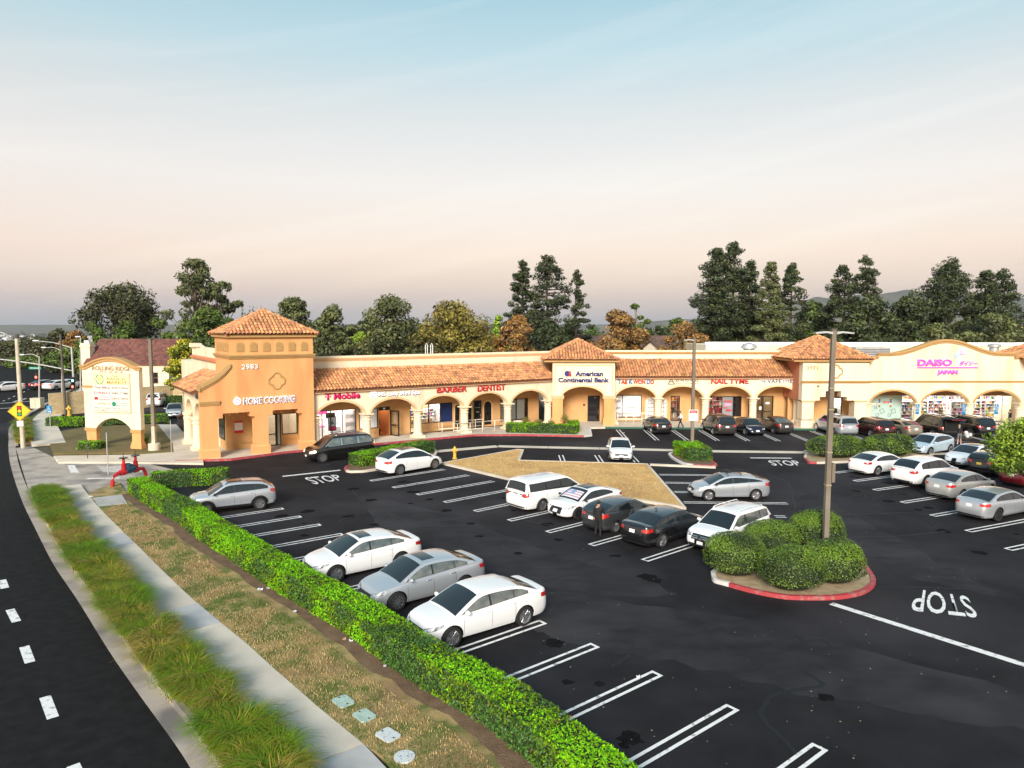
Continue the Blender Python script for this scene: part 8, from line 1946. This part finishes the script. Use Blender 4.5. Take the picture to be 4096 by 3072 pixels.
for k, (a, ma, c, mc) in enumerate(TX):
    zt2 = zmid - k * hh
    for s_, (tx, m_) in enumerate(((a, ma), (c, mc))):
        xa2, xb2 = (x0p, xm_) if s_ == 0 else (xm_, x1p); mb = MB(); mb.box(xa2 + .012, xb2 - .012, -.135, -.101, zt2 - hh + .012, zt2 - .012); pn = mb.build('tenant_panel', M_lp, MS); ind = .42 if (k == 2 and s_ == 0) or (k == 3) else .1
        two_l = {'BRIGHT VISION': 'OPTOMETRY', 'American': 'Continental Bank', 'First Commercial': 'Bank (USA)', 'Core Academy': None}.get(tx, None)
        if tx == 'Core Academy': text_fit('Core', xa2 + .75, xb2 - .25, zt2 - hh * .42, hh * .24, -.137, m_, pn, 'panel_lettering', .003, .018); text_fit('Academy', xa2 + .5, xb2 - .08, zt2 - hh * .82, hh * .26, -.137, m_, pn, 'panel_lettering', .003, .018)
        elif two_l: text_fit(tx, xa2 + ind, xb2 - .1, zt2 - hh * .42, hh * .22, -.137, m_, pn, 'panel_lettering', .003, .018); text_fit(two_l, xa2 + ind, xb2 - .15, zt2 - hh * .82, hh * .22, -.137, m_, pn, 'panel_lettering', .003, .018)
        else: text_fit(tx, xa2 + ind, xb2 - .1, zt2 - hh * .70, hh * .42, -.137, m_, pn, 'panel_lettering', .003, .018)
        if k == 2 and s_ == 0: mb = MB(); mb.ball((xa2 + .2, -.137, zt2 - hh * .55), .11, .01, .13, 10, 6); mb.ball((xa2 + .36, -.137, zt2 - hh * .55), .11, .01, .13, 10, 6); mb.build('apple_mark', M_red, pn)
        if k == 3 and s_ == 1: mb = MB(); mb.lathe([(.14, -.004), (.19, -.004), (.19, .004), (.14, .004)], 18, Matrix.Translation((xa2 + .24, -.14, zt2 - hh * .5)) @ Matrix.Rotation(PI / 2, 4, 'X')); mb.build('ring_mark', MATS['sign_green'], pn)
hz = z1p - zmid; text_fit('RANCH', x0p + (x1p - x0p) * .40, x1p - .3, zmid + hz * .42, hz * .25, -.142, MATS['sign_orange_l'], MS, 'panel_lettering', .003, .02); text_fit('MARKET', x0p + (x1p - x0p) * .40, x1p - .12, zmid + hz * .10, hz * .26, -.142, MATS['sign_orange_l'], MS, 'panel_lettering', .003, .02); text_fit('fresh', x0p + (x1p - x0p) * .55, x0p + (x1p - x0p) * .72, zmid + hz * .74, hz * .16, -.142, M_grn, MS, 'panel_lettering', .003, .018)
cxm, czm = x0p + (x1p - x0p) * .2, zmid + hz * .48; text_fit('99', cxm - .2, cxm + .2, czm - .17, .36, -.142, mat('sign_gold_l', (.6, .42, .08), .5), MS, 'panel_lettering', .003, .01)
mb = MB()
for k in range(18):
    a = -PI / 2 + (.25 + 2.55 * (k % 9) / 8) * (1 if k < 9 else -1); c0 = (cxm + .36 * math.cos(a), -.143, czm + .36 * math.sin(a)); mb.ball(c0, .045, .004, .085, 6, 4)
mb.build('laurel_mark', M_grn, MS)
xt0, zt0 = sz(*r1(683, 885)); xt1, _z = sz(*r1(962, 880)); text_fit('ROLLING RIDGE', xt0, xt1, zt0 + .0, .34, -.003, mat('sign_brown_l', (.30, .15, .06), .5), MS, 'lettering', .03, .012); text_fit('PLAZA', xt0 + .75, xt1 - .65, zt0 - .2, .14, -.003, MATS['sign_brown_l'], MS, 'lettering', .03, 0., 1.6)
mb = MB(); zb2 = sz(*r1(640, 1005))[1]; mb.box(xl - .08, x0p - .06, -.06, -.001, zb2 - .09, zb2 + .09); mb.build('side_band', M_trim, MS)
# lawn under the sign
lw_pts = [G(*r1(x, y)) for x, y in [(340, 1365), (395, 1510), (1330, 1500), (1165, 1290), (640, 1310)]]
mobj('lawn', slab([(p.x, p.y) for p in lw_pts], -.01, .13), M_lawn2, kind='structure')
aw = [G(*r1(x, y), .15) for x, y in [(395, 1515), (430, 1560), (900, 1560), (1500, 1570), (1490, 1500)]]; mobj('walkway', slab([(p.x, p.y) for p in aw], -.01, .14), M_conc, kind='structure')
aw = [G(*r1(x, y), .15) for x, y in [(1165, 1285), (1335, 1500), (1500, 1510), (1400, 1400), (1300, 1285)]]; mobj('walkway', slab([(p.x, p.y) for p in aw], -.01, .145), M_conc_grey, kind='structure')
# block wall
def wall_line(label, pts, h):
    t = thing('block_wall', label, 'wall', pts[0]); o = Vector(pts[0]); rd = random.Random(3); Mbl = mat('block', (.56, .43, .24), .9, rnd=.12, col2=(.48, .36, .19), scale=4); mb0 = MB()
    for a, b in zip(pts, pts[1:]):
        a, b = Vector(a), Vector(b); d = (b - a); L = d.length; d.normalize(); nn = Vector((-d.y, d.x, 0)); rows = int(h / .2)
        mb0.add([a - o + nn * .09, b - o + nn * .09, b - o - nn * .09, a - o - nn * .09] + [q + Vector((0, 0, h - .02)) for q in (a - o + nn * .09, b - o + nn * .09, b - o - nn * .09, a - o - nn * .09)], [(0, 1, 5, 4), (1, 2, 6, 5), (2, 3, 7, 6), (3, 0, 4, 7), (4, 5, 6, 7)])
        mb = MB()
        for j in range(rows):
            x = -.2 * (j % 2)
            while x < L - .05:
                x0_, x1_ = max(x, 0) + .006, min(x + .4, L) - .006
                if x1_ > x0_: q0, q1 = a - o + d * x0_, a - o + d * x1_; k = .1 + rd.uniform(0, .008); z0_, z1_ = j * .2 + .006, j * .2 + .194; mb.add([q0 - nn * k + Vector((0, 0, z0_)), q1 - nn * k + Vector((0, 0, z0_)), q1 - nn * k + Vector((0, 0, z1_)), q0 - nn * k + Vector((0, 0, z1_)), q0 + nn * k + Vector((0, 0, z1_)), q1 + nn * k + Vector((0, 0, z1_)), q1 + nn * k + Vector((0, 0, z0_)), q0 + nn * k + Vector((0, 0, z0_))], [(0, 1, 2, 3), (3, 2, 5, 4), (4, 5, 6, 7)])
                x += .4
        w = mb.build('block', Mbl, t); w['kind'] = 'stuff'
    mb0.build('mortar', mat('mortar', (.40, .33, .22), .95), t)
wall_line('tan block wall behind the plaza sign and side lot', [G(198, 1664), G(340, 1652) , Vector((-42, 87.5, 0)), Vector((-30, 90, 0)), Vector((-18, 98, 0))], 2.5)
# house behind the wall
M_stuc = mat('house_stucco', (.72, .62, .48), .9, col2=(.66, .56, .42), scale=2, bump=.2); M_rtile = mat('brown_roof_tile', (.20, .075, .055), .85, rnd=.3, col2=(.13, .055, .045), scale=2)
def house(label, c, rz, w, d, hw, hr, m=None, tiles=True, chim=None, wins=(), hip=False, wallm=None):
    t = thing('house', label, 'house', c, rz); mb = MB(); mb.box(-w / 2, w / 2, -d / 2, d / 2, 0, hw)
    if not hip: mb.prism([(-d / 2, hw), (d / 2, hw), (0, hw + hr - .1)], -w / 2, w / 2, 'x')
    mb.build('wall', wallm or M_stuc, t); mb = MB(); ov = .45
    if hip: rr_ = max(w / 2 - d / 2, .3); mb.add([(-w / 2 - ov, -d / 2 - ov, hw), (w / 2 + ov, -d / 2 - ov, hw), (w / 2 + ov, d / 2 + ov, hw), (-w / 2 - ov, d / 2 + ov, hw), (-rr_, 0, hw + hr), (rr_, 0, hw + hr)], [(0, 1, 5, 4), (1, 2, 5), (2, 3, 4, 5), (3, 0, 4), (3, 2, 1, 0)])
    else:
        sl_ = hr / (d / 2); 
        for s_ in (-1, 1): mb.add([(-w / 2 - ov, s_ * (d / 2 + ov), hw - ov * sl_ + .05), (w / 2 + ov, s_ * (d / 2 + ov), hw - ov * sl_ + .05), (w / 2 + ov, 0, hw + hr + .05), (-w / 2 - ov, 0, hw + hr + .05)] + [(-w / 2 - ov, s_ * (d / 2 + ov), hw - ov * sl_ - .1), (w / 2 + ov, s_ * (d / 2 + ov), hw - ov * sl_ - .1), (w / 2 + ov, 0, hw + hr - .1), (-w / 2 - ov, 0, hw + hr - .1)], [(0, 1, 2, 3), (7, 6, 5, 4), (0, 4, 5, 1), (1, 5, 6, 2), (2, 6, 7, 3), (3, 7, 4, 0)])
    rf = mb.build('roof', m or M_rtile, t)
    if tiles:
        rows = []; mb = MB(); sl_ = hr / (d / 2); nv = int(math.hypot(d / 2 + ov, hr) / .38); nu = int((w + 2 * ov) / .32)
        for j in range(nv):
            u0 = j / nv; y0_ = -(d / 2 + ov) * (1 - u0); z0_ = hw - ov * sl_ + .06 + (hr + ov * sl_) * u0; y1_ = -(d / 2 + ov) * (1 - (j + 1) / nv); z1_ = hw - ov * sl_ + .06 + (hr + ov * sl_) * (j + 1) / nv
            half = (w / 2 + ov) if not hip else (w / 2 + ov) * (1 - u0) + max(w / 2 - d / 2, .3) * u0
            for i in range(nu):
                xa, xb = -w / 2 - ov + i * .32, -w / 2 - ov + i * .32 + .30
                if abs(xa) < half and abs(xb) < half: mb.add([(xa, y0_, z0_ + .04), (xb, y0_, z0_ + .05), (xb, y1_, z1_ + .0), (xa, y1_, z1_ + .0), (xa, y0_, z0_ - .02), (xb, y0_, z0_ - .02)], [(0, 1, 2, 3), (4, 5, 1, 0)])
        o = mb.build('roof_tile', m or M_rtile, rf); o['kind'] = 'stuff'
    for (x, z, ww, wh) in wins: win(t, x - ww / 2, x + ww / 2, z, z + wh, -d / 2 - .03, rails=(z + wh * .5,), m=M_dkglass, fm=mat('window_trim_brown', (.16, .11, .08), .6))
    if chim: x, y, cw, zt2 = chim; mb = MB(); mb.box(x - cw / 2, x + cw / 2, y - cw / 2, y + cw / 2, 0, zt2); mb.box(x - cw * .6, x + cw * .6, y - cw * .6, y + cw * .6, zt2 - .5, zt2 - .3); mb.build('chimney', wallm or M_stuc, t); mb = MB(); mb.box(x - .3, x + .3, y - .3, y + .3, zt2, zt2 + .35); mb.build('chimney_cap', M_wht, t)
    return t
hp_ = AT(520, 1560, 96); wpx = 96 / F_PX
house('cream house with red-brown tile roof behind the plaza sign', (hp_.x, 99.5, 0), math.radians(0), 10.8, 7.2, 5.0, 2.9, chim=(-6.0, -2.6, 1.2, ZAT(358, 1372, (AT(358, 1500, 97).x, 97))), wins=[(1.1 - .7, 2.0, 1.1, 1.4), (4.0 - .6, 2.0, 1.1, 1.5)], wallm=mat('house_cream', (.80, .66, .46), .9))
M_rt2 = mat('grey_brown_roof_tile', (.17, .10, .075), .85, rnd=.25, col2=(.11, .07, .055), scale=2)
hp_ = AT(640, 1430, 122); house('brown tiled house behind the cream house', (hp_.x, 124, -1), .15, 9, 8, 4.0, 2.6, m=M_rt2, hip=True)
for i, (x, y, Y, w, rz_, lb) in enumerate([(1450, 1372, 112, 10, .2, 'brown roofed house over the left parapet, leftmost'), (1925, 1370, 118, 8, 1.3, 'gabled house under the olive tree'), (2230, 1345, 130, 12, .1, 'brown roofed house behind the bank roof, left'), (2345, 1345, 122, 9, .9, 'gabled brown roofed house beside the bank pavilion roof'), (2625, 1343, 128, 14, -.1, 'wide brown roofed house behind the right arcade'), (2690, 1360, 112, 9, .6, 'gabled house in front of the wide roof'), (2880, 1358, 118, 10, .2, 'brown roofed house right of the middle lamp post'), (3200, 1352, 122, 13, 0, 'brown roofed house left of the numbered tower roof')]):
    p = AT(x, y, Y); z0_ = terr(p.x, Y); house(lb, (p.x, Y, z0_), rz_, w, 8.5, p.z - z0_ - 2.6, 2.6, m=M_rt2, tiles=True, hip=(i % 2 == 0), wins=())
# ---------------------------------------------------------------- far street lights and signals
def street_light(label, x, yb, yt, xa, ya, Y, m=None, r=.11):
    b = AT(x, yb, Y); t = thing('street_light', label, 'street light', (b.x, Y, 0)); top = AT(x, yt, Y); arm = AT(xa, ya, Y); mb = MB(); mb.tube([(0, 0, 0), (top.x - b.x, 0, top.z)], [r, r * .7], 8); mb.build('pole', m or M_galv, t, True, 50)
    P0, P1 = Vector((top.x - b.x, 0, top.z - .15)), Vector((arm.x - b.x, 0, arm.z)); md = P0.lerp(P1, .45) + Vector((0, 0, .25)); mb = MB(); mb.tube(spline([P0, md, P1], 5), .05, 6); mb.build('arm', m or M_galv, t, True); mb = MB(); mb.ball(P1 + Vector((-.3, 0, 0)), .42, .15, .1, 8, 6); mb.build('lamp_head', M_wht, t, True)
    return t
street_light('far street light with curved arm, left of the signal mast', 157, 1600, 1425, 96, 1419, 92); street_light('far street light with curved arm, beside the dark pole', 248, 1567, 1401, 183, 1390, 103)
street_light('far street light with short head above the wall', 322, 1566, 1350, 318, 1347, 104)
t = thing('signal_mast', 'traffic signal mast with long arm over the street', 'traffic signal', (AT(296, 1560, 106).x, 106, 0)); o = Vector((t.location.x, 106, 0)); P = lambda x, y: AT(x, y, 106) - o
mb = MB(); mb.tube([P(298, 1570) * 1, P(286, 1388)], [.18, .14], 10); mb.build('pole', M_galv, t, True, 50); mb = MB(); mb.tube(spline([P(292, 1484), P(150, 1457), P(0, 1437), P(-120, 1428)], 5), .10, 8); mb.build('mast_arm', M_galv, t, True)
mb = MB(); mb.tube(spline([P(287, 1392), P(220, 1372), P(150, 1364)], 5), .06, 6); mb.build('lamp_arm', M_galv, t, True); mb = MB(); mb.ball(P(142, 1363), .5, .2, .12, 8, 6); mb.build('lamp_head', M_wht, t, True)
M_gon = mat('signal_green', (.0, .9, .4), .4, emit=(.1, 1., .5), estr=12.); M_ron = mat('signal_red', (.9, .02, .02), .4, emit=(1., .05, .03), estr=12.)
def head(x, y, m, k): 
    c = P(x, y); mb = MB(); mb.box(c.x - .22, c.x + .22, -.35, -.1, c.z - .55, c.z + .55); h_ = mb.build('signal_head', M_blk, t); mb = MB(); mb.lathe([(0, 0), (.15, 0), (.15, .02), (0, .02)], 12, Matrix.Translation((c.x, -.36, c.z + (.33 - .33 * k))) @ Matrix.Rotation(PI / 2, 4, 'X')); mb.build('signal_lamp', m, h_)
head(296, 1522, M_gon, 1); head(296, 1546, M_ron, 1); head(150, 1508, M_ron, 1); head(310, 1510, M_blk, 1)
t2 = thing('street_name_sign', 'green Emerald street name sign hanging from the signal arm', 'sign', o); c0, c1 = P(117, 1467), P(168, 1477); mb = MB(); mb.box(c0.x, c1.x, -.16, -.12, c1.z, c0.z); mb.build('sign_panel', M_grn, t2); text_fit('Emerald', c0.x + .3, c1.x - .2, c1.z + .1, .22, -.163, M_wht, t2, 'sign_lettering', .003)
b = AT(263, 1660, 77.5); t = thing('steel_post', 'tall dark plain pole at the block wall corner', 'post', (b.x, 77.5, 0)); mb = MB(); mb.tube([(0, 0, 0), (-.15, 0, AT(256, 1339, 77.5).z)], [.14, .10], 8); mb.build('post', M_darkpole, t, True, 50)
b = AT(150, 1625, 84); t = thing('utility_cabinet', 'beige metal utility cabinet by the far street corner', 'cabinet', (b.x, 84, 0)); mb = MB(); mb.box(-.6, .6, -.4, .4, 0, 1.15); mb.box(-.64, .64, -.44, .44, 1.15, 1.22); mb.build('casing', mat('cabinet_beige', (.60, .52, .38), .6), t); mb = MB(); mb.box(-.01, .01, -.415, -.402, .1, 1.05); mb.build('door_seam', M_blk, t)
b = G(32, 1560); t = thing('road_sign', 'small white two-arrow road sign beside the far street', 'sign', (b.x, b.y, 0)); zq = ZAT(30, 1542, b); mb = MB(); mb.tube([(0, 0, 0), (0, 0, zq)], .05, 6); mb.build('post', M_galv, t); mb = MB(); mb.box(-.35, .35, -.08, -.05, zq - .4, zq + .4); mb.build('sign_panel', M_wht, t)
# ================================================================ people
M_skin = mat('skin', (.50, .29, .20), .6); M_hair = mat('hair_dark', (.012, .010, .009), .6); M_hairg = mat('hair_tan', (.35, .25, .16), .6); M_cblack = mat('cloth_black', (.010, .010, .012), .85); M_cwhite = mat('cloth_white', (.72, .74, .78), .85); M_cgrey = mat('cloth_grey', (.14, .14, .15), .85); M_shoeb = mat('shoe_black', (.012, .012, .012), .6); M_shoew = mat('shoe_white', (.75, .75, .75), .6); M_cred = mat('cloth_red', (.50, .03, .03), .85); M_cdkblue = mat('cloth_navy', (.02, .025, .05), .85)
def person(label, loc, rz, J, cloth, hair=M_hair, h=1.72, shorts=False, sleeves=True):
    """J: joint overrides in metres for a 1.72 m figure facing +x (y left). cloth = (top, bottom, shoe)"""
    t = thing('person', label, 'person', loc, rz)
    D = dict(pelvis=(0, 0, .95), spine=(0, 0, 1.12), chest=(.01, 0, 1.32), neck=(.01, 0, 1.46), head0=(.03, 0, 1.54), head1=(.035, 0, 1.66), shl=(0, .17, 1.40), ell=(-.02, .22, 1.13), wrl=(.04, .23, .90), shr=(0, -.17, 1.40), elr=(-.02, -.22, 1.13), wrr=(.04, -.23, .90),
             hil=(0, .09, .90), knl=(.02, .10, .49), anl=(-.01, .10, .09), tol=(.15, .11, .04), hir=(0, -.09, .90), knr=(.02, -.10, .49), anr=(-.01, -.10, .09), tor=(.15, -.11, .04)); D.update(J)
    names = list(D); s = h / 1.72; co = [tuple(c * s for c in D[n]) for n in names]
    E = [('pelvis', 'spine'), ('spine', 'chest'), ('chest', 'neck'), ('neck', 'head0'), ('head0', 'head1'), ('chest', 'shl'), ('shl', 'ell'), ('ell', 'wrl'), ('chest', 'shr'), ('shr', 'elr'), ('elr', 'wrr'), ('pelvis', 'hil'), ('hil', 'knl'), ('knl', 'anl'), ('anl', 'tol'), ('pelvis', 'hir'), ('hir', 'knr'), ('knr', 'anr'), ('anr', 'tor')]
    Rr = dict(pelvis=(.135, .115), spine=(.125, .105), chest=(.145, .115), neck=(.055, .055), head0=(.075, .08), head1=(.085, .095), shl=(.065, .065), shr=(.065, .065), ell=(.048, .048), elr=(.048, .048), wrl=(.034, .034), wrr=(.034, .034), hil=(.095, .095), hir=(.095, .095), knl=(.062, .062), knr=(.062, .062), anl=(.045, .045), anr=(.045, .045), tol=(.038, .038), tor=(.038, .038))
    me = bpy.data.meshes.new('body'); me.from_pydata(co, [(names.index(a), names.index(b)) for a, b in E], []); o = link('body', me, t)
    md = o.modifiers.new('skin', 'SKIN'); md.use_smooth_shade = True
    for i, n in enumerate(names): me.skin_vertices[0].data[i].radius = tuple(q * s for q in Rr[n])
    me.skin_vertices[0].data[names.index('pelvis')].use_root = True
    o.modifiers.new('sub', 'SUBSURF').levels = 1
    dg = bpy.context.evaluated_depsgraph_get(); dg.update(); m2 = bpy.data.meshes.new_from_object(o.evaluated_get(dg)); o.modifiers.clear(); o.data = m2; m2.name = 'body'
    m2.materials.clear()
    for m in (M_skin,) + tuple(cloth): m2.materials.append(m)
    seg = [(Vector(co[names.index(a)]), Vector(co[names.index(b)]), a, b) for a, b in E]
    for p in m2.polygons:
        c = p.center; best = None
        for a, b, na, nb in seg:
            d = b - a; u = min(max((c - a).dot(d) / max(d.length_squared, 1e-9), 0), 1); q = (c - (a + d * u)).length
            if best is None or q < best[0]: best = (q, na, nb, u)
        na, nb, u = best[1:]; k = 1
        if nb in ('head0', 'head1') or (nb == 'neck' and u > .75): k = 0
        elif nb in ('wrl', 'wrr'): k = 0 if (u > .85 or not sleeves) else 1
        elif nb in ('tol', 'tor'): k = 3
        elif nb in ('hil', 'hir', 'knl', 'knr'): k = 2
        elif nb in ('anl', 'anr'): k = (0 if shorts and u < .85 else (2 if u < .92 and not shorts else 3))
        elif na == 'pelvis' and u < .3: k = 2
        p.material_index = k; p.use_smooth = True
    H0, H1 = Vector(co[names.index('head0')]), Vector(co[names.index('head1')]); mb = MB(); c = (H0 + H1) / 2 + Vector((-.02 * s, 0, .055 * s)); mb.ball(c, .098 * s, .09 * s, .10 * s, 12, 8); mb.v = [v if v[0] < c.x + .05 * s or v[2] > c.z + .02 * s else (c.x + .05 * s, v[1], v[2]) for v in mb.v]; mb.build('hair', hair, t, True)
    fc = (H0 + H1) / 2 + Vector((.085 * s, 0, 0)); mb = MB(); mb.ball(fc + Vector((.008 * s, 0, -.005)), .016 * s, .014 * s, .022 * s, 6, 5); mb.build('nose', M_skin, t, True)
    for y in (-.032, .032): mb = MB(); mb.ball(fc + Vector((-.006 * s, y * s, .025 * s)), .008 * s, .012 * s, .008 * s, 6, 4); mb.build('eye', M_hair, t)
    for w_, e_, sg_ in (('wrl', 'ell', 1), ('wrr', 'elr', -1)):
        A, B = Vector(co[names.index(e_)]), Vector(co[names.index(w_)]); d = (B - A).normalized(); sd_ = d.cross(Vector((1, 0, 0))); sd_ = sd_.normalized() if sd_.length > .1 else Vector((0, 1, 0)); mb = MB(); mb.tube([B, B + d * .05 * s, B + d * .09 * s], [.03 * s, .038 * s, .032 * s], 8)
        fw = sd_.cross(d)
        for k, ln in enumerate((.065, .075, .07, .055)): r0 = B + d * .085 * s + fw * ((k - 1.5) * .017 * s); mb.tube([r0, r0 + d * ln * .55 * s, r0 + (d * ln * .9 + sd_ * (-sg_ * .015)) * s], .008 * s, 5)
        mb.tube([B + d * .03 * s + fw * .03 * s, B + d * .06 * s + fw * .055 * s, B + d * .085 * s + fw * .058 * s], .009 * s, 5); mb.build('hand', M_skin, t, True)
    return t
p = G(2392, 2151); person('person in black clothes standing behind the dark grey hatchback, seen from behind', (p.x, p.y, .012), math.radians(62), dict(elr=(.13, -.24, 1.16), wrr=(.30, -.17, 1.10), knl=(.06, .11, .49), anl=(-.03, .13, .09), tol=(.12, .16, .04), knr=(.0, -.11, .49), anr=(-.08, -.14, .09), tor=(.07, -.18, .04)), (M_cblack, M_cblack, M_shoeb), h=1.74)
p = G(2722, 1714, .15); person('person in white shirt and black trousers walking left along the arcade', (p.x, p.y, .15), math.radians(184), dict(hil=(0, .09, .90), knl=(.17, .10, .52), anl=(.24, .10, .12), tol=(.39, .11, .08), knr=(-.10, -.10, .50), anr=(-.34, -.10, .17), tor=(-.22, -.11, .06), ell=(-.14, .22, 1.16), wrl=(-.16, .22, .93), elr=(.06, -.22, 1.14), wrr=(.27, -.2, 1.02), chest=(.04, 0, 1.32), neck=(.05, 0, 1.46), head0=(.08, 0, 1.53), head1=(.09, 0, 1.64)), (M_cwhite, M_cblack, M_shoeb), h=1.66)
p = G(3836, 1780); person('person in black top, grey shorts and white shoes loading the open black SUV', (p.x, p.y, .012), math.radians(75), dict(ell=(.10, .22, 1.15), wrl=(.30, .2, 1.05), elr=(.10, -.22, 1.15), wrr=(.32, -.18, 1.06), chest=(.08, 0, 1.31), neck=(.11, 0, 1.44), head0=(.15, 0, 1.51), head1=(.17, 0, 1.62), anl=(-.02, .13, .09), tol=(.14, .15, .04), anr=(-.02, -.13, .09), tor=(.14, -.15, .04)), (M_cblack, M_cgrey, M_shoew), M_hairg, 1.70, shorts=True, sleeves=False)
q = lw(18.35, 2.35, .15); person('small figure in dark clothes standing by the barber door', q, math.radians(250), dict(knl=(.08, .1, .5), anl=(.02, .1, .1), tol=(.17, .1, .05)), (M_cblack, M_cdkblue, M_shoeb), h=1.55)
c_ = AT(3780, 1650, 71.9); person('person in black seen through the middle store window', (c_.x, 72.6, .15), math.radians(-90), dict(elr=(.1, -.24, 1.15), wrr=(.27, -.15, 1.2)), (M_cblack, M_cblack, M_shoeb), h=1.72)
c_ = AT(4003, 1650, 69.5); person('person in black top outside the third store arch', (c_.x, 68.2, .15), math.radians(170), {}, (M_cblack, M_cgrey, M_shoeb), h=1.72)
q = lw(19.15, 4.2, .15); person('person in red shirt inside the barber shop', q, math.radians(0), dict(elr=(.1, -.22, 1.15), wrr=(.3, -.15, 1.15)), (M_cred, M_cblack, M_shoeb), h=1.7)
b = G(3868, 1776); ct = cart('shopping cart full of white bags behind the open SUV', b.x, b.y, .3); ct.location.z = .012
bgs = thing('grocery_bags', 'white plastic grocery bags heaped in the cart', 'bags', (b.x, b.y, .48))
for k in range(5): mb = MB(); mb.ball((random.uniform(-.25, .25), random.uniform(-.12, .12), .2 + .13 * (k % 3)), .17, .14, .16, 8, 6); mb.v = [(x + random.uniform(-.02, .02), y + random.uniform(-.02, .02), z) for x, y, z in mb.v]; mb.build('bag', M_lit, bgs)
# ================================================================ far background
M_far = [mat('far_wall_white', (.66, .64, .62), .8), mat('far_wall_cream', (.55, .48, .40), .8)]; M_farroof = mat('far_roof', (.30, .27, .26), .8)
rb = random.Random(11)
def far_house(x, y, w, d, h):
    z = terr(x, y); t = thing('far_building', 'pale low building among trees far down the valley', 'building', (x, y, z), rb.uniform(0, 3), 'far valley buildings'); mb = MB(); mb.box(-w / 2, w / 2, -d / 2, d / 2, 0, h); mb.build('wall', rb.choice(M_far), t)
    mb = MB(); mb.prism([(-d / 2 - .5, h), (d / 2 + .5, h), (0, h + d * .16)], -w / 2 - .5, w / 2 + .5, 'x'); mb.build('roof', rb.choice([M_farroof, M_far[0]]), t)
for k in range(70):
    x_ = rb.uniform(-160, 420); Y = rb.uniform(900, 4200) ; p = AT(x_, 1400, Y); far_house(p.x, Y, rb.uniform(18, 70), rb.uniform(14, 30), rb.uniform(5, 11))
for k in range(26):
    x_ = rb.choice([rb.uniform(2330, 2420), rb.uniform(2580, 2820), rb.uniform(3200, 3320)]); Y = rb.uniform(500, 1800); p = AT(x_, 1400, Y); far_house(p.x, Y, rb.uniform(14, 36), rb.uniform(10, 20), rb.uniform(4, 8))
# woods in the valley: one mass of leaf clumps nobody could count
n = 150000; az = np.radians(rng.uniform(-46, 46, n // 75)); dist = 430 + 4600 * rng.random(n // 75) ** 1.35
tx, ty = np.sin(az) * dist, np.cos(az) * dist; ok = ~((np.abs(tx + 95 - 0) < 0)); R_ = rng.uniform(3.0, 5.5, n // 75) * (1 + dist / 2600)
idx = np.repeat(np.arange(n // 75), 75); d = rng.normal(0, 1, (n, 3)); d /= np.linalg.norm(d, axis=1)[:, None]
tz = np.array([terr(a, b) for a, b in zip(tx, ty)]); p = np.stack([tx[idx], ty[idx], tz[idx] + R_[idx] * 1.0], 1) + d * R_[idx][:, None] * np.array([1, 1, 1.15]) * rng.uniform(.5, 1, n)[:, None]
ax, ay = leaf_axes(d + np.array([0, 0, .4]), (R_[idx] * .22 * rng.uniform(.6, 1.2, n))[:, None], .5, .7)
tag(quads('far_woods', p, ax, ay, LV['dark'] + LV['green'], rng.integers(0, 6, n)), 'dark band of distant trees across the valley', 'woods', kind='stuff')
# hills on the horizon
def ridge(name, prof, Y, m, amp):
    mb = MB(); P = spline([(x, 0, y) for x, y in prof], 8); top, bot, bk = [], [], []
    for i, q in enumerate(P):
        w = AT(q.x, q.z + amp * mnoise.noise(Vector((q.x * .02, 0, 0))), Y); top.append(w); bot.append(Vector((w.x, Y - 900, -58.5))); bk.append(Vector((w.x, Y + 900, -58.5)))
    mb.grid([bot, [b.lerp(t_, .55) + Vector((0, 0, 12 * mnoise.noise(b * .003))) for b, t_ in zip(bot, top)], top, bk]); tag(mb.build(name, m, smooth=True), kind='structure')
M_hill = mat('hill', (.10, .10, .07), .95, col2=(.16, .14, .09), scale=.004, coords='World')
ridge('hills', [(2500, 1292), (2900, 1262), (3130, 1215), (3260, 1190), (3340, 1195), (3440, 1182), (3560, 1170), (3640, 1160), (3740, 1172), (3900, 1185), (4100, 1190), (4400, 1200), (5200, 1230), (6200, 1290)], 5200, M_hill, 10)
ridge('hills', [(-2000, 1300), (-800, 1299), (0, 1300), (500, 1298), (900, 1299), (1300, 1297), (1900, 1297), (2400, 1298), (2900, 1299)], 6500, M_hill, 2)
# air
mb = MB(); mb.box(-9000, 9000, -400, 9500, -62, 320)
hz_ = bpy.data.materials.new('haze_air'); hz_.use_nodes = True; hz_.node_tree.nodes.clear(); ho = hz_.node_tree.nodes.new('ShaderNodeOutputMaterial'); pv_ = hz_.node_tree.nodes.new('ShaderNodeVolumePrincipled'); pv_.inputs['Color'].default_value = (.74, .80, .90, 1); pv_.inputs['Density'].default_value = .00004; pv_.inputs['Anisotropy'].default_value = .2
hz_.node_tree.links.new(pv_.outputs[0], ho.inputs['Volume'])
tag(mb.build('haze', hz_), kind='stuff')
